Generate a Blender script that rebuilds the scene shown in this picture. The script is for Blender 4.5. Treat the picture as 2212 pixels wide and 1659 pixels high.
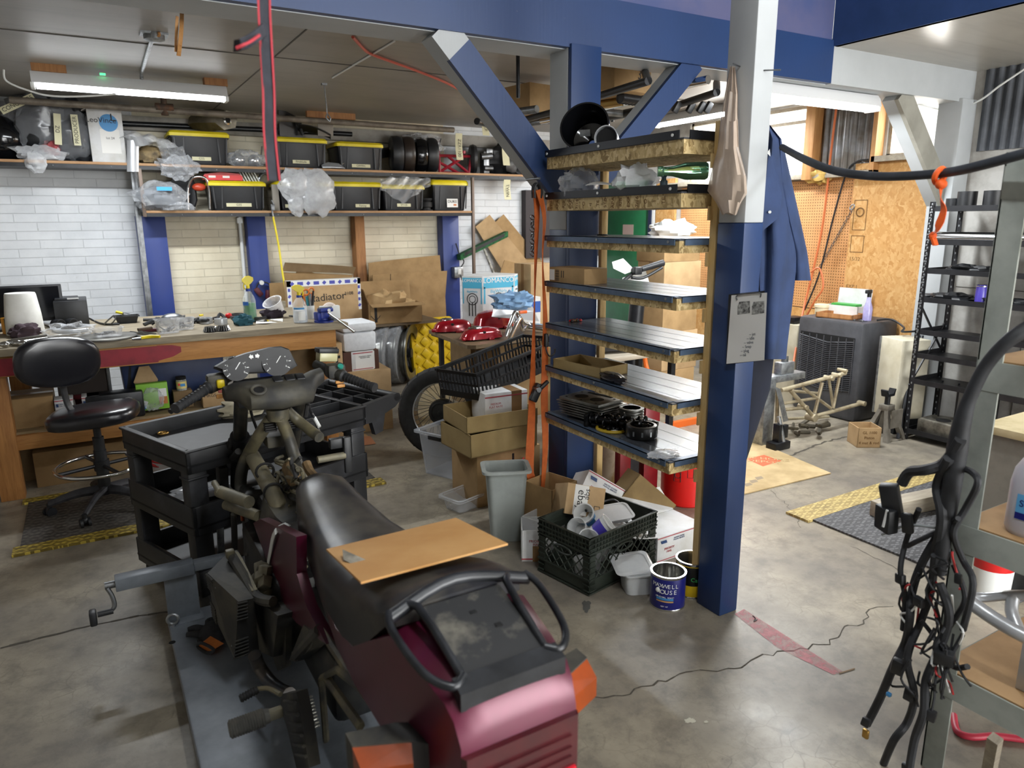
import bpy,bmesh,math,random
import numpy as np
from mathutils import Matrix,Vector,Euler
for o in list(bpy.data.objects):
 bpy.data.objects.remove(o)
SC=bpy.context.scene
COL=SC.collection
PI=math.pi
R=math.radians
# camera (a phone held 1.65 m above the floor)
FPX,CX,CY=1547.5,1106.0,829.5
PITCH,YAW,ROLL,HC=R(12.865),R(30.36),R(0.379),1.65
_f=np.array([math.sin(YAW)*math.cos(PITCH),math.cos(YAW)*math.cos(PITCH),-math.sin(PITCH)])
_r=np.array([math.cos(YAW),-math.sin(YAW),0.0])
_d=np.cross(_f,_r)
CAMR=np.array([math.cos(ROLL)*_r+math.sin(ROLL)*_d,-math.sin(ROLL)*_r+math.cos(ROLL)*_d,_f])
cam=bpy.data.objects.new('camera',bpy.data.cameras.new('camera'))
COL.objects.link(cam)
_m=Matrix.Identity(4)
for i in range(3):
 _m[i][0],_m[i][1],_m[i][2]=CAMR[0][i],-CAMR[1][i],-CAMR[2][i]
_m[2][3]=HC
cam.matrix_world=_m
cam.data.sensor_width=36.0
cam.data.lens=FPX/2212*36.0
cam.data.clip_start=0.02
cam.data.dof.use_dof=True
cam.data.dof.focus_distance=3.6
cam.data.dof.aperture_fstop=3.6
SC.camera=cam
# daylight, exposure
SC.view_settings.view_transform='Standard'
SC.view_settings.look='None'
SC.view_settings.gamma=1.0
SC.view_settings.exposure=0.32
SC.view_settings.use_curve_mapping=False
W=bpy.data.worlds.new('daylight')
SC.world=W
W.use_nodes=True
W.node_tree.nodes['Background'].inputs[0].default_value=(0.92,0.96,1.0,1)
W.node_tree.nodes['Background'].inputs[1].default_value=7.0
def area(name,loc,rot,sx,sy,power,col=(1,1,1)):
 l=bpy.data.lights.new(name,'AREA')
 l.shape='RECTANGLE'
 l.size,l.size_y,l.energy,l.color=sx,sy,power,col
 o=bpy.data.objects.new(name,l)
 COL.objects.link(o)
 o.location,o.rotation_euler=loc,rot
 return o
 # daylight through the roll-up door behind the photographer, and through the two windows of the right wall
area('door_daylight',(3.4,-3.3,1.7),(R(90),0,R(0)),4.0,3.0,170,(1.0,0.95,0.87))
area('window_daylight',(6.15,5.2,2.5),(R(90),0,R(90)),1.7,0.8,60,(1.0,0.96,0.9))
area('window_daylight',(6.15,3.75,2.5),(R(90),0,R(90)),0.8,0.7,30,(1.0,0.96,0.9))
# where a ray through a point of the picture meets a plane
def _ray(x,y):
 return CAMR.T@np.array([(x-CX)/FPX,(y-CY)/FPX,1.0])
def pz(x,y,z=0.0):
 d=_ray(x,y);t=(z-HC)/d[2]
 return Vector((d[0]*t,d[1]*t,z))
def px(x,y,X):
 d=_ray(x,y);t=X/d[0]
 return Vector((X,d[1]*t,HC+d[2]*t))
def py(x,y,Y):
 d=_ray(x,y);t=Y/d[1]
 return Vector((d[0]*t,Y,HC+d[2]*t))
def spanY(x0,x1,yt,yb,Y):
 xm,ym=(x0+x1)/2,(yt+yb)/2
 return py(x0,ym,Y).x,py(x1,ym,Y).x,py(xm,yb,Y).z,py(xm,yt,Y).z
 # materials
def lin(c):
 if isinstance(c,str):
  c=c.lstrip('#');c=[int(c[i:i+2],16)/255 for i in(0,2,4)]
  c=[v/12.92 if v<=0.04045 else((v+0.055)/1.055)**2.4 for v in c]
 return(c[0],c[1],c[2],1.0)
MATS={}
class NT:
 def __init__(s,name):
  s.m=bpy.data.materials.new(name);s.m.use_nodes=True
  s.t=s.m.node_tree;s.b=s.t.nodes['Principled BSDF'];s.out=s.t.nodes['Material Output']
 def n(s,typ,**k):
  nd=s.t.nodes.new(typ)
  for a,v in k.items():setattr(nd,a,v)
  return nd
 def l(s,a,b):s.t.links.new(a,b)
 def v(s,nd,**k):
  for a,x in k.items():nd.inputs[a.replace('_',' ')].default_value=x
  return nd
 def coord(s,scale=(1,1,1),rot=(0,0,0),world=False):
  tc=s.n('ShaderNodeTexCoord');mp=s.n('ShaderNodeMapping')
  mp.inputs['Scale'].default_value=scale;mp.inputs['Rotation'].default_value=rot
  if world:
   g=s.n('ShaderNodeNewGeometry');s.l(g.outputs['Position'],mp.inputs['Vector'])
  else:
   s.l(tc.outputs['Object'],mp.inputs['Vector'])
  return mp.outputs['Vector']
 def noise(s,vec,scale,detail=4,rough=.55):
  nd=s.v(s.n('ShaderNodeTexNoise'),Scale=scale,Detail=detail,Roughness=rough)
  s.l(vec,nd.inputs['Vector']);return nd.outputs['Fac']
 def ramp(s,fac,stops):
  nd=s.n('ShaderNodeValToRGB');e=nd.color_ramp.elements
  while len(e)<len(stops):e.new(0.5)
  for i,(p,c)in enumerate(stops):
   e[i].position=p;e[i].color=lin(c)if not isinstance(c,(int,float))else(c,c,c,1)
  s.l(fac,nd.inputs['Fac']);return nd.outputs['Color']
 def mix(s,fac,a,b,mode='MIX'):
  nd=s.n('ShaderNodeMix',data_type='RGBA',blend_type=mode)
  for sock,val in((nd.inputs[0],fac),(nd.inputs[6],a),(nd.inputs[7],b)):
   if hasattr(val,'is_linked'):s.l(val,sock)
   elif isinstance(val,(int,float)):sock.default_value=val
   else:sock.default_value=lin(val)
  return nd.outputs[2]
 def math(s,op,a,b=0.0,c=None):
  nd=s.n('ShaderNodeMath',operation=op)
  for i,val in enumerate((a,b,c)):
   if val is None:continue
   if hasattr(val,'is_linked'):s.l(val,nd.inputs[i])
   else:nd.inputs[i].default_value=val
  return nd.outputs[0]
 def bump(s,h,dist=0.002,strength=.6):
  nd=s.v(s.n('ShaderNodeBump'),Distance=dist,Strength=strength)
  s.l(h,nd.inputs['Height']);s.l(nd.outputs['Normal'],s.b.inputs['Normal'])
 def base(s,c):
  if hasattr(c,'is_linked'):s.l(c,s.b.inputs['Base Color'])
  else:s.b.inputs['Base Color'].default_value=lin(c)
 def fin(s,rough=.6,metal=0.0,**k):
  if hasattr(rough,'is_linked'):s.l(rough,s.b.inputs['Roughness'])
  else:s.b.inputs['Roughness'].default_value=rough
  s.b.inputs['Metallic'].default_value=metal
  for a,v in k.items():s.b.inputs[a.replace('_',' ')].default_value=v
  return s.m
def mat(name,col,rough=.6,metal=0.0,col2=None,scale=6.0,lo=.4,hi=.65,bump=0.0,bscale=60,**k):
 """a plain painted / plastic / metal surface with a little wear in a second colour"""
 if name in MATS:return MATS[name]
 t=NT(name)
 if col2:
  v=t.coord()
  f=t.noise(v,scale,5,.6)
  t.base(t.ramp(f,[(lo,col),(hi,col2)]))
 else:
  t.base(col)
 if bump:
  t.bump(t.noise(t.coord(),bscale,3),bump)
 MATS[name]=t.fin(rough,metal,**k)
 return MATS[name]
def wood(name,c1,c2,axis=0,scale=1.0,rough=.65):
 if name in MATS:return MATS[name]
 t=NT(name)
 sc=[14*scale]*3;sc[axis]=1.1*scale
 f=t.noise(t.coord(tuple(sc)),2.2,6,.65)
 g=t.noise(t.coord(tuple(v*4 for v in sc)),3,3)
 c=t.ramp(f,[(.3,c1),(.7,c2)])
 t.base(t.mix(t.ramp(g,[(.5,0.0),(.75,.35)]),c,c1,'MULTIPLY'))
 t.bump(f,.001,.4)
 MATS[name]=t.fin(rough)
 return MATS[name]
def osb(name,scale=1.0,c=('#a9763f','#c9965a','#e0b87c')):
 if name in MATS:return MATS[name]
 t=NT(name)
 v=t.coord((scale,scale,scale))
 nz=t.v(t.n('ShaderNodeTexNoise'),Scale=9.0,Detail=2.0);t.l(v,nz.inputs['Vector'])
 add=t.n('ShaderNodeVectorMath',operation='MULTIPLY_ADD')
 t.l(nz.outputs['Color'],add.inputs[0]);add.inputs[1].default_value=(.16,.16,.16);t.l(v,add.inputs[2])
 cols=[]
 for k,(sx,rot)in enumerate((((34,34,11),.5),((30,30,13),-.6))):
  mp=t.n('ShaderNodeMapping');mp.inputs['Scale'].default_value=sx;mp.inputs['Rotation'].default_value=(rot,rot*.7,rot)
  t.l(add.outputs[0],mp.inputs['Vector'])
  vo=t.v(t.n('ShaderNodeTexVoronoi'),Scale=1.0);t.l(mp.outputs['Vector'],vo.inputs['Vector'])
  cols.append(t.ramp(vo.outputs['Color'],[(.15,c[0]),(.5,c[1]),(.85,c[2])]))
 sel=t.ramp(t.noise(v,22,2),[(.45,0.0),(.52,1.0)])
 t.base(t.mix(sel,cols[0],cols[1]))
 t.bump(cols[0],.0015,.5)
 MATS[name]=t.fin(.7)
 return MATS[name]
def film(name,col=(.9,.92,.95),alpha=.3,rough=.15,edge=.35,nz_=.35):
 """thin clear plastic: mostly see-through, glossier and whiter where it turns away"""
 if name in MATS:return MATS[name]
 t=NT(name)
 tr=t.n('ShaderNodeBsdfTransparent')
 t.base(col);t.fin(rough)
 t.b.inputs['Specular IOR Level'].default_value=.8
 lw=t.v(t.n('ShaderNodeLayerWeight'),Blend=.35)
 f=t.math('MULTIPLY_ADD',lw.outputs['Facing'],edge,alpha)
 nz=t.noise(t.coord(),30,3)
 f=t.math('MULTIPLY_ADD',t.math('SUBTRACT',nz,.5),nz_,f)
 cl=t.n('ShaderNodeClamp');t.l(f,cl.inputs['Value'])
 mx=t.n('ShaderNodeMixShader')
 t.l(cl.outputs[0],mx.inputs[0]);t.l(tr.outputs[0],mx.inputs[1]);t.l(t.b.outputs[0],mx.inputs[2])
 t.l(mx.outputs[0],t.out.inputs['Surface'])
 MATS[name]=t.m
 return t.m
def glow(name,col,strength):
 if name in MATS:return MATS[name]
 t=NT(name)
 t.base((.9,.9,.9));t.b.inputs['Emission Color'].default_value=lin(col);t.b.inputs['Emission Strength'].default_value=strength
 MATS[name]=t.m
 return t.m
 # mesh builder: collects shapes, links them as ONE mesh object
def catmull(pts,sub,closed=False):
 P=[Vector(p)for p in pts]
 if sub<=1 or len(P)<3:return P
 out=[];n=len(P)
 for i in range(n if closed else n-1):
  if closed:a,b,c,d=P[i-1],P[i],P[(i+1)%n],P[(i+2)%n]
  else:a,b,c,d=P[max(i-1,0)],P[i],P[i+1],P[min(i+2,n-1)]
  for k in range(sub):
   t=k/sub
   out.append(.5*((2*b)+(c-a)*t+(2*a-5*b+4*c-d)*t*t+(3*b-a-3*c+d)*t**3))
 if not closed:out.append(P[-1])
 return out
class MB:
 U=1.0
 def __init__(s,*mats):
  s.bm=bmesh.new();s.mats=[];s.mi=0;s.T=Matrix.Identity(4)
  for m in mats:s.use(m)
  s.mi=0
 def use(s,m):
  if m not in s.mats:s.mats.append(m)
  s.mi=s.mats.index(m);return s
 def at(s,loc=(0,0,0),rot=(0,0,0),sc=(1,1,1)):
  s.T=Matrix.LocRotScale(Vector(loc),Euler(rot),Vector(sc));return s
 def frame(s,o,xd,yd):
  x=Vector(xd).normalized();y=Vector(yd);y=(y-x*y.dot(x)).normalized();z=x.cross(y)
  m=Matrix.Identity(4)
  for i in range(3):m[i][0],m[i][1],m[i][2],m[i][3]=x[i],y[i],z[i],Vector(o)[i]
  s.T=m;return s
 def add(s,vs,fs):
  V=[s.bm.verts.new((s.T@Vector(v))*MB.U)for v in vs];out=[]
  for f in fs:
   try:
    fc=s.bm.faces.new([V[i]for i in f]);fc.material_index=s.mi;fc.smooth=True;out.append(fc)
   except ValueError:pass
  return V,out
 def box(s,c,size,bev=0.0,rot=None,top=1.0,seg=2):
  hx,hy,hz=size[0]/2,size[1]/2,size[2]/2
  tx,ty=top if isinstance(top,tuple)else(top,top)
  vs=[Vector((x*(tx if z>0 else 1),y*(ty if z>0 else 1),z))for x in(-hx,hx)for y in(-hy,hy)for z in(-hz,hz)]
  if rot is not None:
   E=Euler(rot).to_matrix();vs=[E@v for v in vs]
  vs=[v+Vector(c)for v in vs]
  V,F=s.add(vs,[(0,1,3,2),(4,6,7,5),(0,4,5,1),(2,3,7,6),(0,2,6,4),(1,5,7,3)])
  if bev:
   E=list({e for f in F for e in f.edges})
   r=bmesh.ops.bevel(s.bm,geom=E,offset=bev,segments=seg,affect='EDGES',profile=.5,clamp_overlap=True)
   for f in r['faces']:f.material_index=s.mi;f.smooth=True
  return s
 def bb(s,x0,y0,z0,x1,y1,z1,bev=0.0):
  return s.box(((x0+x1)/2,(y0+y1)/2,(z0+z1)/2),(abs(x1-x0),abs(y1-y0),abs(z1-z0)),bev)
 def loft(s,rings,cap0=True,cap1=True,closed=False):
  n=len(rings[0]);vs=[p for r in rings for p in r];fs=[]
  m=len(rings)
  for i in range(m if closed else m-1):
   for j in range(n):
    a,b=i*n+j,i*n+(j+1)%n
    c,d=((i+1)%m)*n+(j+1)%n,((i+1)%m)*n+j
    fs.append((a,b,c,d))
  if not closed:
   if cap0:fs.append(tuple(range(n))[::-1])
   if cap1:fs.append(tuple((m-1)*n+j for j in range(n)))
  s.add(vs,fs);return s
 def cyl(s,p0,p1,r0,r1=None,n=16,cap=True):
  p0,p1=Vector(p0),Vector(p1);r1=r0 if r1 is None else r1
  d=(p1-p0).normalized();u=d.orthogonal().normalized();w=d.cross(u)
  rg=[[p+(u*math.cos(2*PI*j/n)+w*math.sin(2*PI*j/n))*r for j in range(n)]for p,r in((p0,r0),(p1,r1))]
  return s.loft(rg,cap,cap)
 def lathe(s,prof,o=(0,0,0),ax=(0,0,1),n=24,cap0=True,cap1=True,sq=None):
  d=Vector(ax).normalized();u=Vector((1,0,0))if abs(d.z)>.95 else d.orthogonal().normalized();w=d.cross(u);o=Vector(o)
  rg=[]
  for r,h in prof:
   r=max(r,1e-5)
   rg.append([o+d*h+(u*math.cos(2*PI*j/n)*(sq or 1)+w*math.sin(2*PI*j/n))*r for j in range(n)])
  return s.loft(rg,cap0,cap1)
 def tube(s,pts,r,n=8,sub=4,closed=False,flat=1.0):
  P=catmull(pts,sub,closed);m=len(P)
  rad=r if isinstance(r,(list,tuple))else None
  rg=[];prev=None
  for i,p in enumerate(P):
   a=P[i-1]if(closed or i)else p;b=P[(i+1)%m]if(closed or i<m-1)else p
   d=(b-a)
   d=d.normalized()if d.length>1e-9 else Vector((0,0,1))
   u=d.orthogonal().normalized()if prev is None else(prev-d*prev.dot(d)).normalized()
   prev=u;w=d.cross(u)
   if rad:k=i/max(1,m-1)*(len(rad)-1);j=min(int(k),len(rad)-2);rr=rad[j]+(rad[j+1]-rad[j])*(k-j)
   else:rr=r
   rg.append([p+(u*math.cos(2*PI*q/n)+w*math.sin(2*PI*q/n)*flat)*rr for q in range(n)])
  return s.loft(rg,True,True,closed)
 def prism(s,poly,z0,z1,bev=0.0,inset=0.0):
  n=len(poly)
  rg=[[(x,y,z0)for x,y in poly],[(x,y,z1)for x,y in poly]]
  if bev:
   cx=sum(p[0]for p in poly)/n;cy=sum(p[1]for p in poly)/n
   k=lambda f:[(cx+(x-cx)*f,cy+(y-cy)*f)for x,y in poly]
   sz=max(max(abs(x-cx),abs(y-cy))for x,y in poly);f=1-bev/sz
   sg=1 if z1>z0 else-1
   rg=[[(x,y,z0)for x,y in k(f)],[(x,y,z0+bev*sg)for x,y in poly],[(x,y,z1-bev*sg)for x,y in poly],[(x,y,z1)for x,y in k(f)]]
  return s.loft(rg)
 def strap(s,pts,wdir,w,th=.003,sub=4):
  """flat webbing along a path; wdir = direction(s) of its width"""
  P=catmull(pts,sub);m=len(P);rg=[]
  multi=not isinstance(wdir[0],(int,float))
  for i,p in enumerate(P):
   d=(P[min(i+1,m-1)]-P[max(i-1,0)]).normalized()
   if multi:
    k=i/max(1,m-1)*(len(wdir)-1);j=min(int(k),len(wdir)-2)
    wd=Vector(wdir[j]).lerp(Vector(wdir[j+1]),k-j)
   else:wd=Vector(wdir)
   wd=(wd-d*wd.dot(d)).normalized();nn=d.cross(wd)
   ww=w if isinstance(w,(int,float))else w[0]+(w[-1]-w[0])*i/max(1,m-1)
   rg.append([p+wd*ww/2+nn*th/2,p-wd*ww/2+nn*th/2,p-wd*ww/2-nn*th/2,p+wd*ww/2-nn*th/2])
  return s.loft(rg)
 def ring(s,c,ax,R0,r,n=32,m=8,sx=1.0):
  d=Vector(ax).normalized();u=d.orthogonal().normalized();w=d.cross(u);c=Vector(c)
  return s.tube([c+(u*math.cos(2*PI*i/n)*sx+w*math.sin(2*PI*i/n))*R0 for i in range(n)],r,m,1,True)
 def ball(s,c,r,n=16,m=10):
  rx,ry,rz=r if isinstance(r,tuple)else(r,r,r)
  rg=[]
  for i in range(m+1):
   th=PI*i/m;q=max(math.sin(th),1e-3)
   rg.append([(c[0]+rx*q*math.cos(2*PI*j/n),c[1]+ry*q*math.sin(2*PI*j/n),c[2]-rz*math.cos(th))for j in range(n)])
  return s.loft(rg)
 def blob(s,c,r,seed=0,amp=.25,freq=2.2,n=20,m=14,flatz=None):
  """crumpled soft mass (a bag, a rag): a ball pushed in and out by smooth noise"""
  from mathutils import noise as N
  rx,ry,rz=r if isinstance(r,tuple)else(r,r,r);off=Vector((seed*7.3,seed*3.1,seed*1.7));rg=[]
  for i in range(m+1):
   th=PI*i/m;q=max(math.sin(th),1e-3);row=[]
   for j in range(n):
    d=Vector((q*math.cos(2*PI*j/n),q*math.sin(2*PI*j/n),-math.cos(th)))
    k=1+amp*(N.noise(d*freq+off)*1.3+.6*abs(N.noise(d*freq*2.3+off)))
    z=c[2]+rz*d.z*k
    if flatz is not None:z=max(z,flatz)
    row.append((c[0]+rx*d.x*k,c[1]+ry*d.y*k,z))
   rg.append(row)
  return s.loft(rg)
 def grid(s,fn,nu,nv,th=0.0):
  """surface fn(u, v) -> point, u and v in 0..1; th gives it thickness"""
  P=[[Vector(fn(i/nu,j/nv))for j in range(nv+1)]for i in range(nu+1)]
  vs=[p for r in P for p in r];W_=nv+1
  fs=[(i*W_+j,(i+1)*W_+j,(i+1)*W_+j+1,i*W_+j+1)for i in range(nu)for j in range(nv)]
  if th:
   N_=[]
   for i in range(nu+1):
    for j in range(nv+1):
     a=P[min(i+1,nu)][j]-P[max(i-1,0)][j];b=P[i][min(j+1,nv)]-P[i][max(j-1,0)]
     c=a.cross(b);N_.append(c.normalized()if c.length>1e-12 else Vector((0,0,1)))
   k=len(vs);vs=vs+[v-n_*th for v,n_ in zip(vs,N_)]
   fs+=[tuple(k+q for q in f[::-1])for f in fs[:]]
   bd=[(i,0)for i in range(nu+1)]+[(nu,j)for j in range(1,nv+1)]+[(i,nv)for i in range(nu-1,-1,-1)]+[(0,j)for j in range(nv-1,0,-1)]
   ix=[i*W_+j for i,j in bd]
   fs+=[(ix[q],ix[q-1],ix[q-1]+k,ix[q]+k)for q in range(len(ix))]
  s.add(vs,fs);return s
 def text(s,body,o,xd,yd,size,m,ext=.0004,align='CENTER',sx=1.0):
  cu=bpy.data.curves.new('t','FONT');cu.body=body;cu.size=size;cu.align_x=align;cu.align_y='CENTER';cu.extrude=ext;cu.resolution_u=3
  ob=bpy.data.objects.new('t',cu);me=bpy.data.meshes.new_from_object(ob)
  keep=s.T;s.T=keep@MB.fmat(o,xd,yd);mi=s.mi;s.use(m)
  s.add([(v.co.x*sx,v.co.y,v.co.z)for v in me.vertices],[tuple(p.vertices)for p in me.polygons])
  s.T=keep;s.mi=mi
  bpy.data.objects.remove(ob);bpy.data.curves.remove(cu);bpy.data.meshes.remove(me);return s
 @staticmethod
 def fmat(o,xd,yd):
  x=Vector(xd).normalized();y=Vector(yd);y=(y-x*y.dot(x)).normalized();z=x.cross(y);m=Matrix.Identity(4)
  for i in range(3):m[i][0],m[i][1],m[i][2],m[i][3]=x[i],y[i],z[i],Vector(o)[i]
  return m
 def decal(s,o,xd,yd,w,h,m,th=.0006):
  """thin sheet (label, tape) centred on o"""
  keep=s.T;s.T=keep@MB.fmat(o,xd,yd);mi=s.mi;s.use(m)
  s.box((0,0,th/2),(w,h,th));s.T=keep;s.mi=mi;return s
 def build(s,name,parent=None,loc=None,rz=0.0,rot=None,ang=38,normals=True):
  me=bpy.data.meshes.new(name)
  if normals:bmesh.ops.recalc_face_normals(s.bm,faces=s.bm.faces)
  s.bm.to_mesh(me);s.bm.free()
  for m in s.mats:me.materials.append(m)
  me.set_sharp_from_angle(angle=R(ang))
  o=bpy.data.objects.new(name,me);COL.objects.link(o)
  if parent is not None:o.parent=parent
  if loc is not None:o.location=loc
  if rot is not None:o.rotation_euler=rot
  elif rz:o.rotation_euler=(0,0,rz)
  return o
def tag(o,label,cat,group=None,kind=None):
 if label:o['label']=label
 if cat:o['category']=cat
 if group:o['group']=group
 if kind:o['kind']=kind
 return o
def thing(name,label,cat,loc=(0,0,0),rz=0.0,group=None,rot=None):
 o=bpy.data.objects.new(name,None);COL.objects.link(o);o.empty_display_size=.1
 o.location=loc;o.rotation_euler=rot if rot is not None else(0,0,rz)
 return tag(o,label,cat,group)
def struct(name,b,parent=None,**k):
 o=b.build(name,parent,**k)
 if parent is None:o['kind']='structure'
 return o
def dup(root,loc=None,rz=None,label=None,group=None,rot=None):
 c=root.copy();COL.objects.link(c)
 if loc is not None:c.location=loc
 if rz is not None:c.rotation_euler=(0,0,rz)
 if rot is not None:c.rotation_euler=rot
 if label:c['label']=label
 if group:c['group']=group
 for ch in list(root.children):
  d=ch.copy();COL.objects.link(d);d.parent=c
  for g in list(ch.children):
   e=g.copy();COL.objects.link(e);e.parent=d
 return c
rnd=random.Random(7)
X_,Y_,Z_=(1,0,0),(0,1,0),(0,0,1)
# surfaces of the place
def m_floor():
 t=NT('concrete_floor');v=t.coord(world=True)
 a=t.noise(v,1.3,6,.62);b=t.noise(v,9,6,.7);c=t.noise(v,70,3,.6)
 col=t.ramp(a,[(.3,'#67615a'),(.5,'#8a8273'),(.68,'#a89f8c')])
 col=t.mix(t.ramp(b,[(.36,.55),(.55,0.0)]),col,'#5c574f')
 col=t.mix(t.ramp(c,[(.62,0.0),(.75,.35)]),col,'#4c4842')
 vo=t.v(t.n('ShaderNodeTexVoronoi',feature='DISTANCE_TO_EDGE'),Scale=13.0)
 dn=t.v(t.n('ShaderNodeTexNoise'),Scale=6.0,Detail=3.0);t.l(v,dn.inputs['Vector'])
 ad=t.n('ShaderNodeVectorMath',operation='MULTIPLY_ADD');t.l(dn.outputs['Color'],ad.inputs[0]);ad.inputs[1].default_value=(.12,.12,0);t.l(v,ad.inputs[2])
 t.l(ad.outputs[0],vo.inputs['Vector'])
 cr=t.math('MULTIPLY',t.ramp(vo.outputs['Distance'],[(.0,1.0),(.035,0.0)]),t.ramp(a,[(.5,0.0),(.6,.55)]))
 t.base(t.mix(cr,col,'#575148'))
 t.bump(t.mix(.5,b,c),.002,.35)
 return t.fin(t.ramp(a,[(.35,.5),(.65,.3)]),0.0,Specular_IOR_Level=.45)
def m_brick():
 t=NT('painted_brick');g=t.n('ShaderNodeNewGeometry');sp=t.n('ShaderNodeSeparateXYZ');t.l(g.outputs['Position'],sp.inputs[0])
 cb=t.n('ShaderNodeCombineXYZ');t.l(sp.outputs[0],cb.inputs[0]);t.l(sp.outputs[2],cb.inputs[1])
 br=t.n('ShaderNodeTexBrick',offset=.5);t.l(cb.outputs[0],br.inputs['Vector'])
 t.v(br,Scale=1.0,Mortar_Size=.004,Mortar_Smooth=.4,Bias=0.0,Brick_Width=.328,Row_Height=.0754)
 br.inputs['Color1'].default_value=(1,1,1,1);br.inputs['Color2'].default_value=(.93,.93,.93,1);br.inputs['Mortar'].default_value=(.84,.84,.84,1)
 n1=t.noise(cb.outputs[0],3,5);n2=t.noise(cb.outputs[0],26,4)
 cream=t.ramp(n1,[(.35,'#e6dec6'),(.65,'#d6ccb2')]);white=t.ramp(n1,[(.35,'#e2e5e8'),(.65,'#d2d6da')])
 side=t.ramp(sp.outputs[0],[(.0,0.0),(1.0,1.0)])
 lt=t.math('LESS_THAN',sp.outputs[0],.51)
 rt=t.math('GREATER_THAN',sp.outputs[0],3.59)
 col=t.mix(t.math('MAXIMUM',lt,rt),cream,white)
 col=t.mix(1.0,col,br.outputs['Color'],'MULTIPLY')
 col=t.mix(t.ramp(n2,[(.66,0.0),(.8,.35)]),col,'#8d8672')
 t.base(col)
 h=t.mix(.25,br.outputs['Fac'],n2)
 bp=t.v(t.n('ShaderNodeBump',invert=True),Distance=.006,Strength=.8);t.l(h,bp.inputs['Height']);t.l(bp.outputs['Normal'],t.b.inputs['Normal'])
 return t.fin(.55)
def m_ceil(name,a,b,sheen=.35):
 t=NT(name);v=t.coord(world=True)
 n1=t.noise(v,1.1,5,.6);n2=t.noise(t.coord((.6,7,1),world=True),2,4)
 c=t.ramp(n1,[(.3,a),(.7,b)])
 t.base(t.mix(t.ramp(n2,[(.5,0.0),(.8,.3)]),c,'#6b6862'))
 return t.fin(sheen)
def m_paint(name,a,chips='#9a9c9e',amt=.72,rough=.45):
 if name in MATS:return MATS[name]
 t=NT(name);v=t.coord(world=True)
 n1=t.noise(v,2.5,4);n2=t.noise(v,45,5,.7);n3=t.noise(t.coord((60,60,3),world=True),1,3)
 c=t.mix(t.ramp(n1,[(.3,0.0),(.7,.35)]),a,tuple(x*.55 for x in lin(a)[:3]))
 c=t.mix(t.ramp(n2,[(amt,0.0),(amt+.06,.8)]),c,chips)
 t.base(c);t.bump(n3,.001,.5)
 MATS[name]=t.fin(rough);return MATS[name]
BLUE=m_paint('blue_paint','#1f3a68',amt=.70)
GREYP=m_paint('grey_white_paint','#b5b9bb','#85817a',.70,.6)
PINE=wood('pine','#b07a45','#c99a63',2,1.0)
OLDWOOD=wood('old_timber','#8b5c34','#b27f4d',2,.8)
PLYW=wood('weathered_wood','#8f8678','#b0a693',0,.8)
LUMBER=wood('new_lumber','#c9a86c','#dcc08a',2,1.3)
OSBM=osb('osb_board',1.2,('#b38247','#bf9055','#caa068'))
STEEL=mat('grey_steel','#8c8f92',.38,.9,'#6a6c6e',12)
GALV=mat('galvanised_steel','#a6aaad',.42,.8,'#7f8386',25)
CHROME=mat('chrome','#d8dadc',.12,1.0)
BLACK=mat('black_plastic','#17181a',.45,0,'#24262a',10)
BLACKM=mat('black_painted_metal','#141518',.38,.2,'#202226',20)
RUBBER=mat('black_rubber','#1b1b1c',.75,0,'#2b2a29',14,bump=.001)
WHITEP=mat('white_plastic','#dfe1df',.4)
RED=mat('red_plastic','#c81f1f',.35)
DARK=mat('dark_void','#0c0c0d',.9)
def cutwall(x,ys,zs,holes,m,name,th=.12):
 """wall in a plane x, built as rectangles round its openings"""
 b=MB(m)
 for i in range(len(ys)-1):
  for j in range(len(zs)-1):
   yc,zc=(ys[i]+ys[i+1])/2,(zs[j]+zs[j+1])/2
   if any(h[0]<yc<h[1]and h[2]<zc<h[3]for h in holes):continue
   b.bb(x,ys[i],zs[j],x+th,ys[i+1],zs[j+1])
 return struct(name,b)
XR,YB,YF,XL=5.85,7.6,-3.4,-3.2
FLOORM=m_floor()
struct('floor',MB(FLOORM).bb(XL-.2,YF-.2,-.1,XR+.3,YB+.2,0))
struct('wall_back',MB(m_brick()).bb(XL-.2,YB,0,XR+.3,YB+.15,3.7))
WHITEW=mat('white_block_paint','#b9b7b2',.7,0,'#8f8b84',3,bump=.002,bscale=30)
cutwall(XR,[YF,3.30,3.81,4.53,6.1,YB],[0,2.0,2.14,2.57,2.66,3.7],[(3.30,3.81,2.14,2.57),(4.53,6.1,2.0,2.66)],WHITEW,'wall_right')
struct('wall_left',MB(WHITEW).bb(XL-.15,YF,0,XL,YB,3.7))
b=MB(WHITEW);b.bb(XL,YF-.15,0,1.4,YF,3.7).bb(5.4,YF-.15,0,XR,YF,3.7).bb(1.4,YF-.15,3.25,5.4,YF,3.7);struct('wall_front',b)
CEILM=m_ceil('ceiling_paint','#8d8983','#a5a19a',.42)
struct('ceiling_loft',MB(CEILM).bb(XL,3.2,2.68,XR,YB,2.76))
struct('ceiling_soffit',MB(m_ceil('soffit_paint','#aba79f','#c0bcb2',.28)).bb(4.2,YF,2.70,XR,3.16,2.78))
struct('ceiling',MB(m_ceil('roof_paint','#9a9690','#b5b1aa')).bb(XL,YF,3.62,4.2,3.2,3.7))
# seams and battens of the loft ceiling
b=MB(mat('ceiling_seam','#5f5c57',.8));b.bb(-2.6,5.02,2.676,5.6,5.03,2.681).bb(1.19,3.4,2.676,1.198,7.5,2.681).bb(-.9,3.9,2.676,4.4,3.906,2.681)
struct('trim_1',b)
# steel ledger along the top of the back wall
struct('trim_3',MB(mat('steel_ledger','#9a968e',.6,0,'#7f7a72',7)).bb(XL,7.52,2.46,5.0,YB,2.58))
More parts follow.
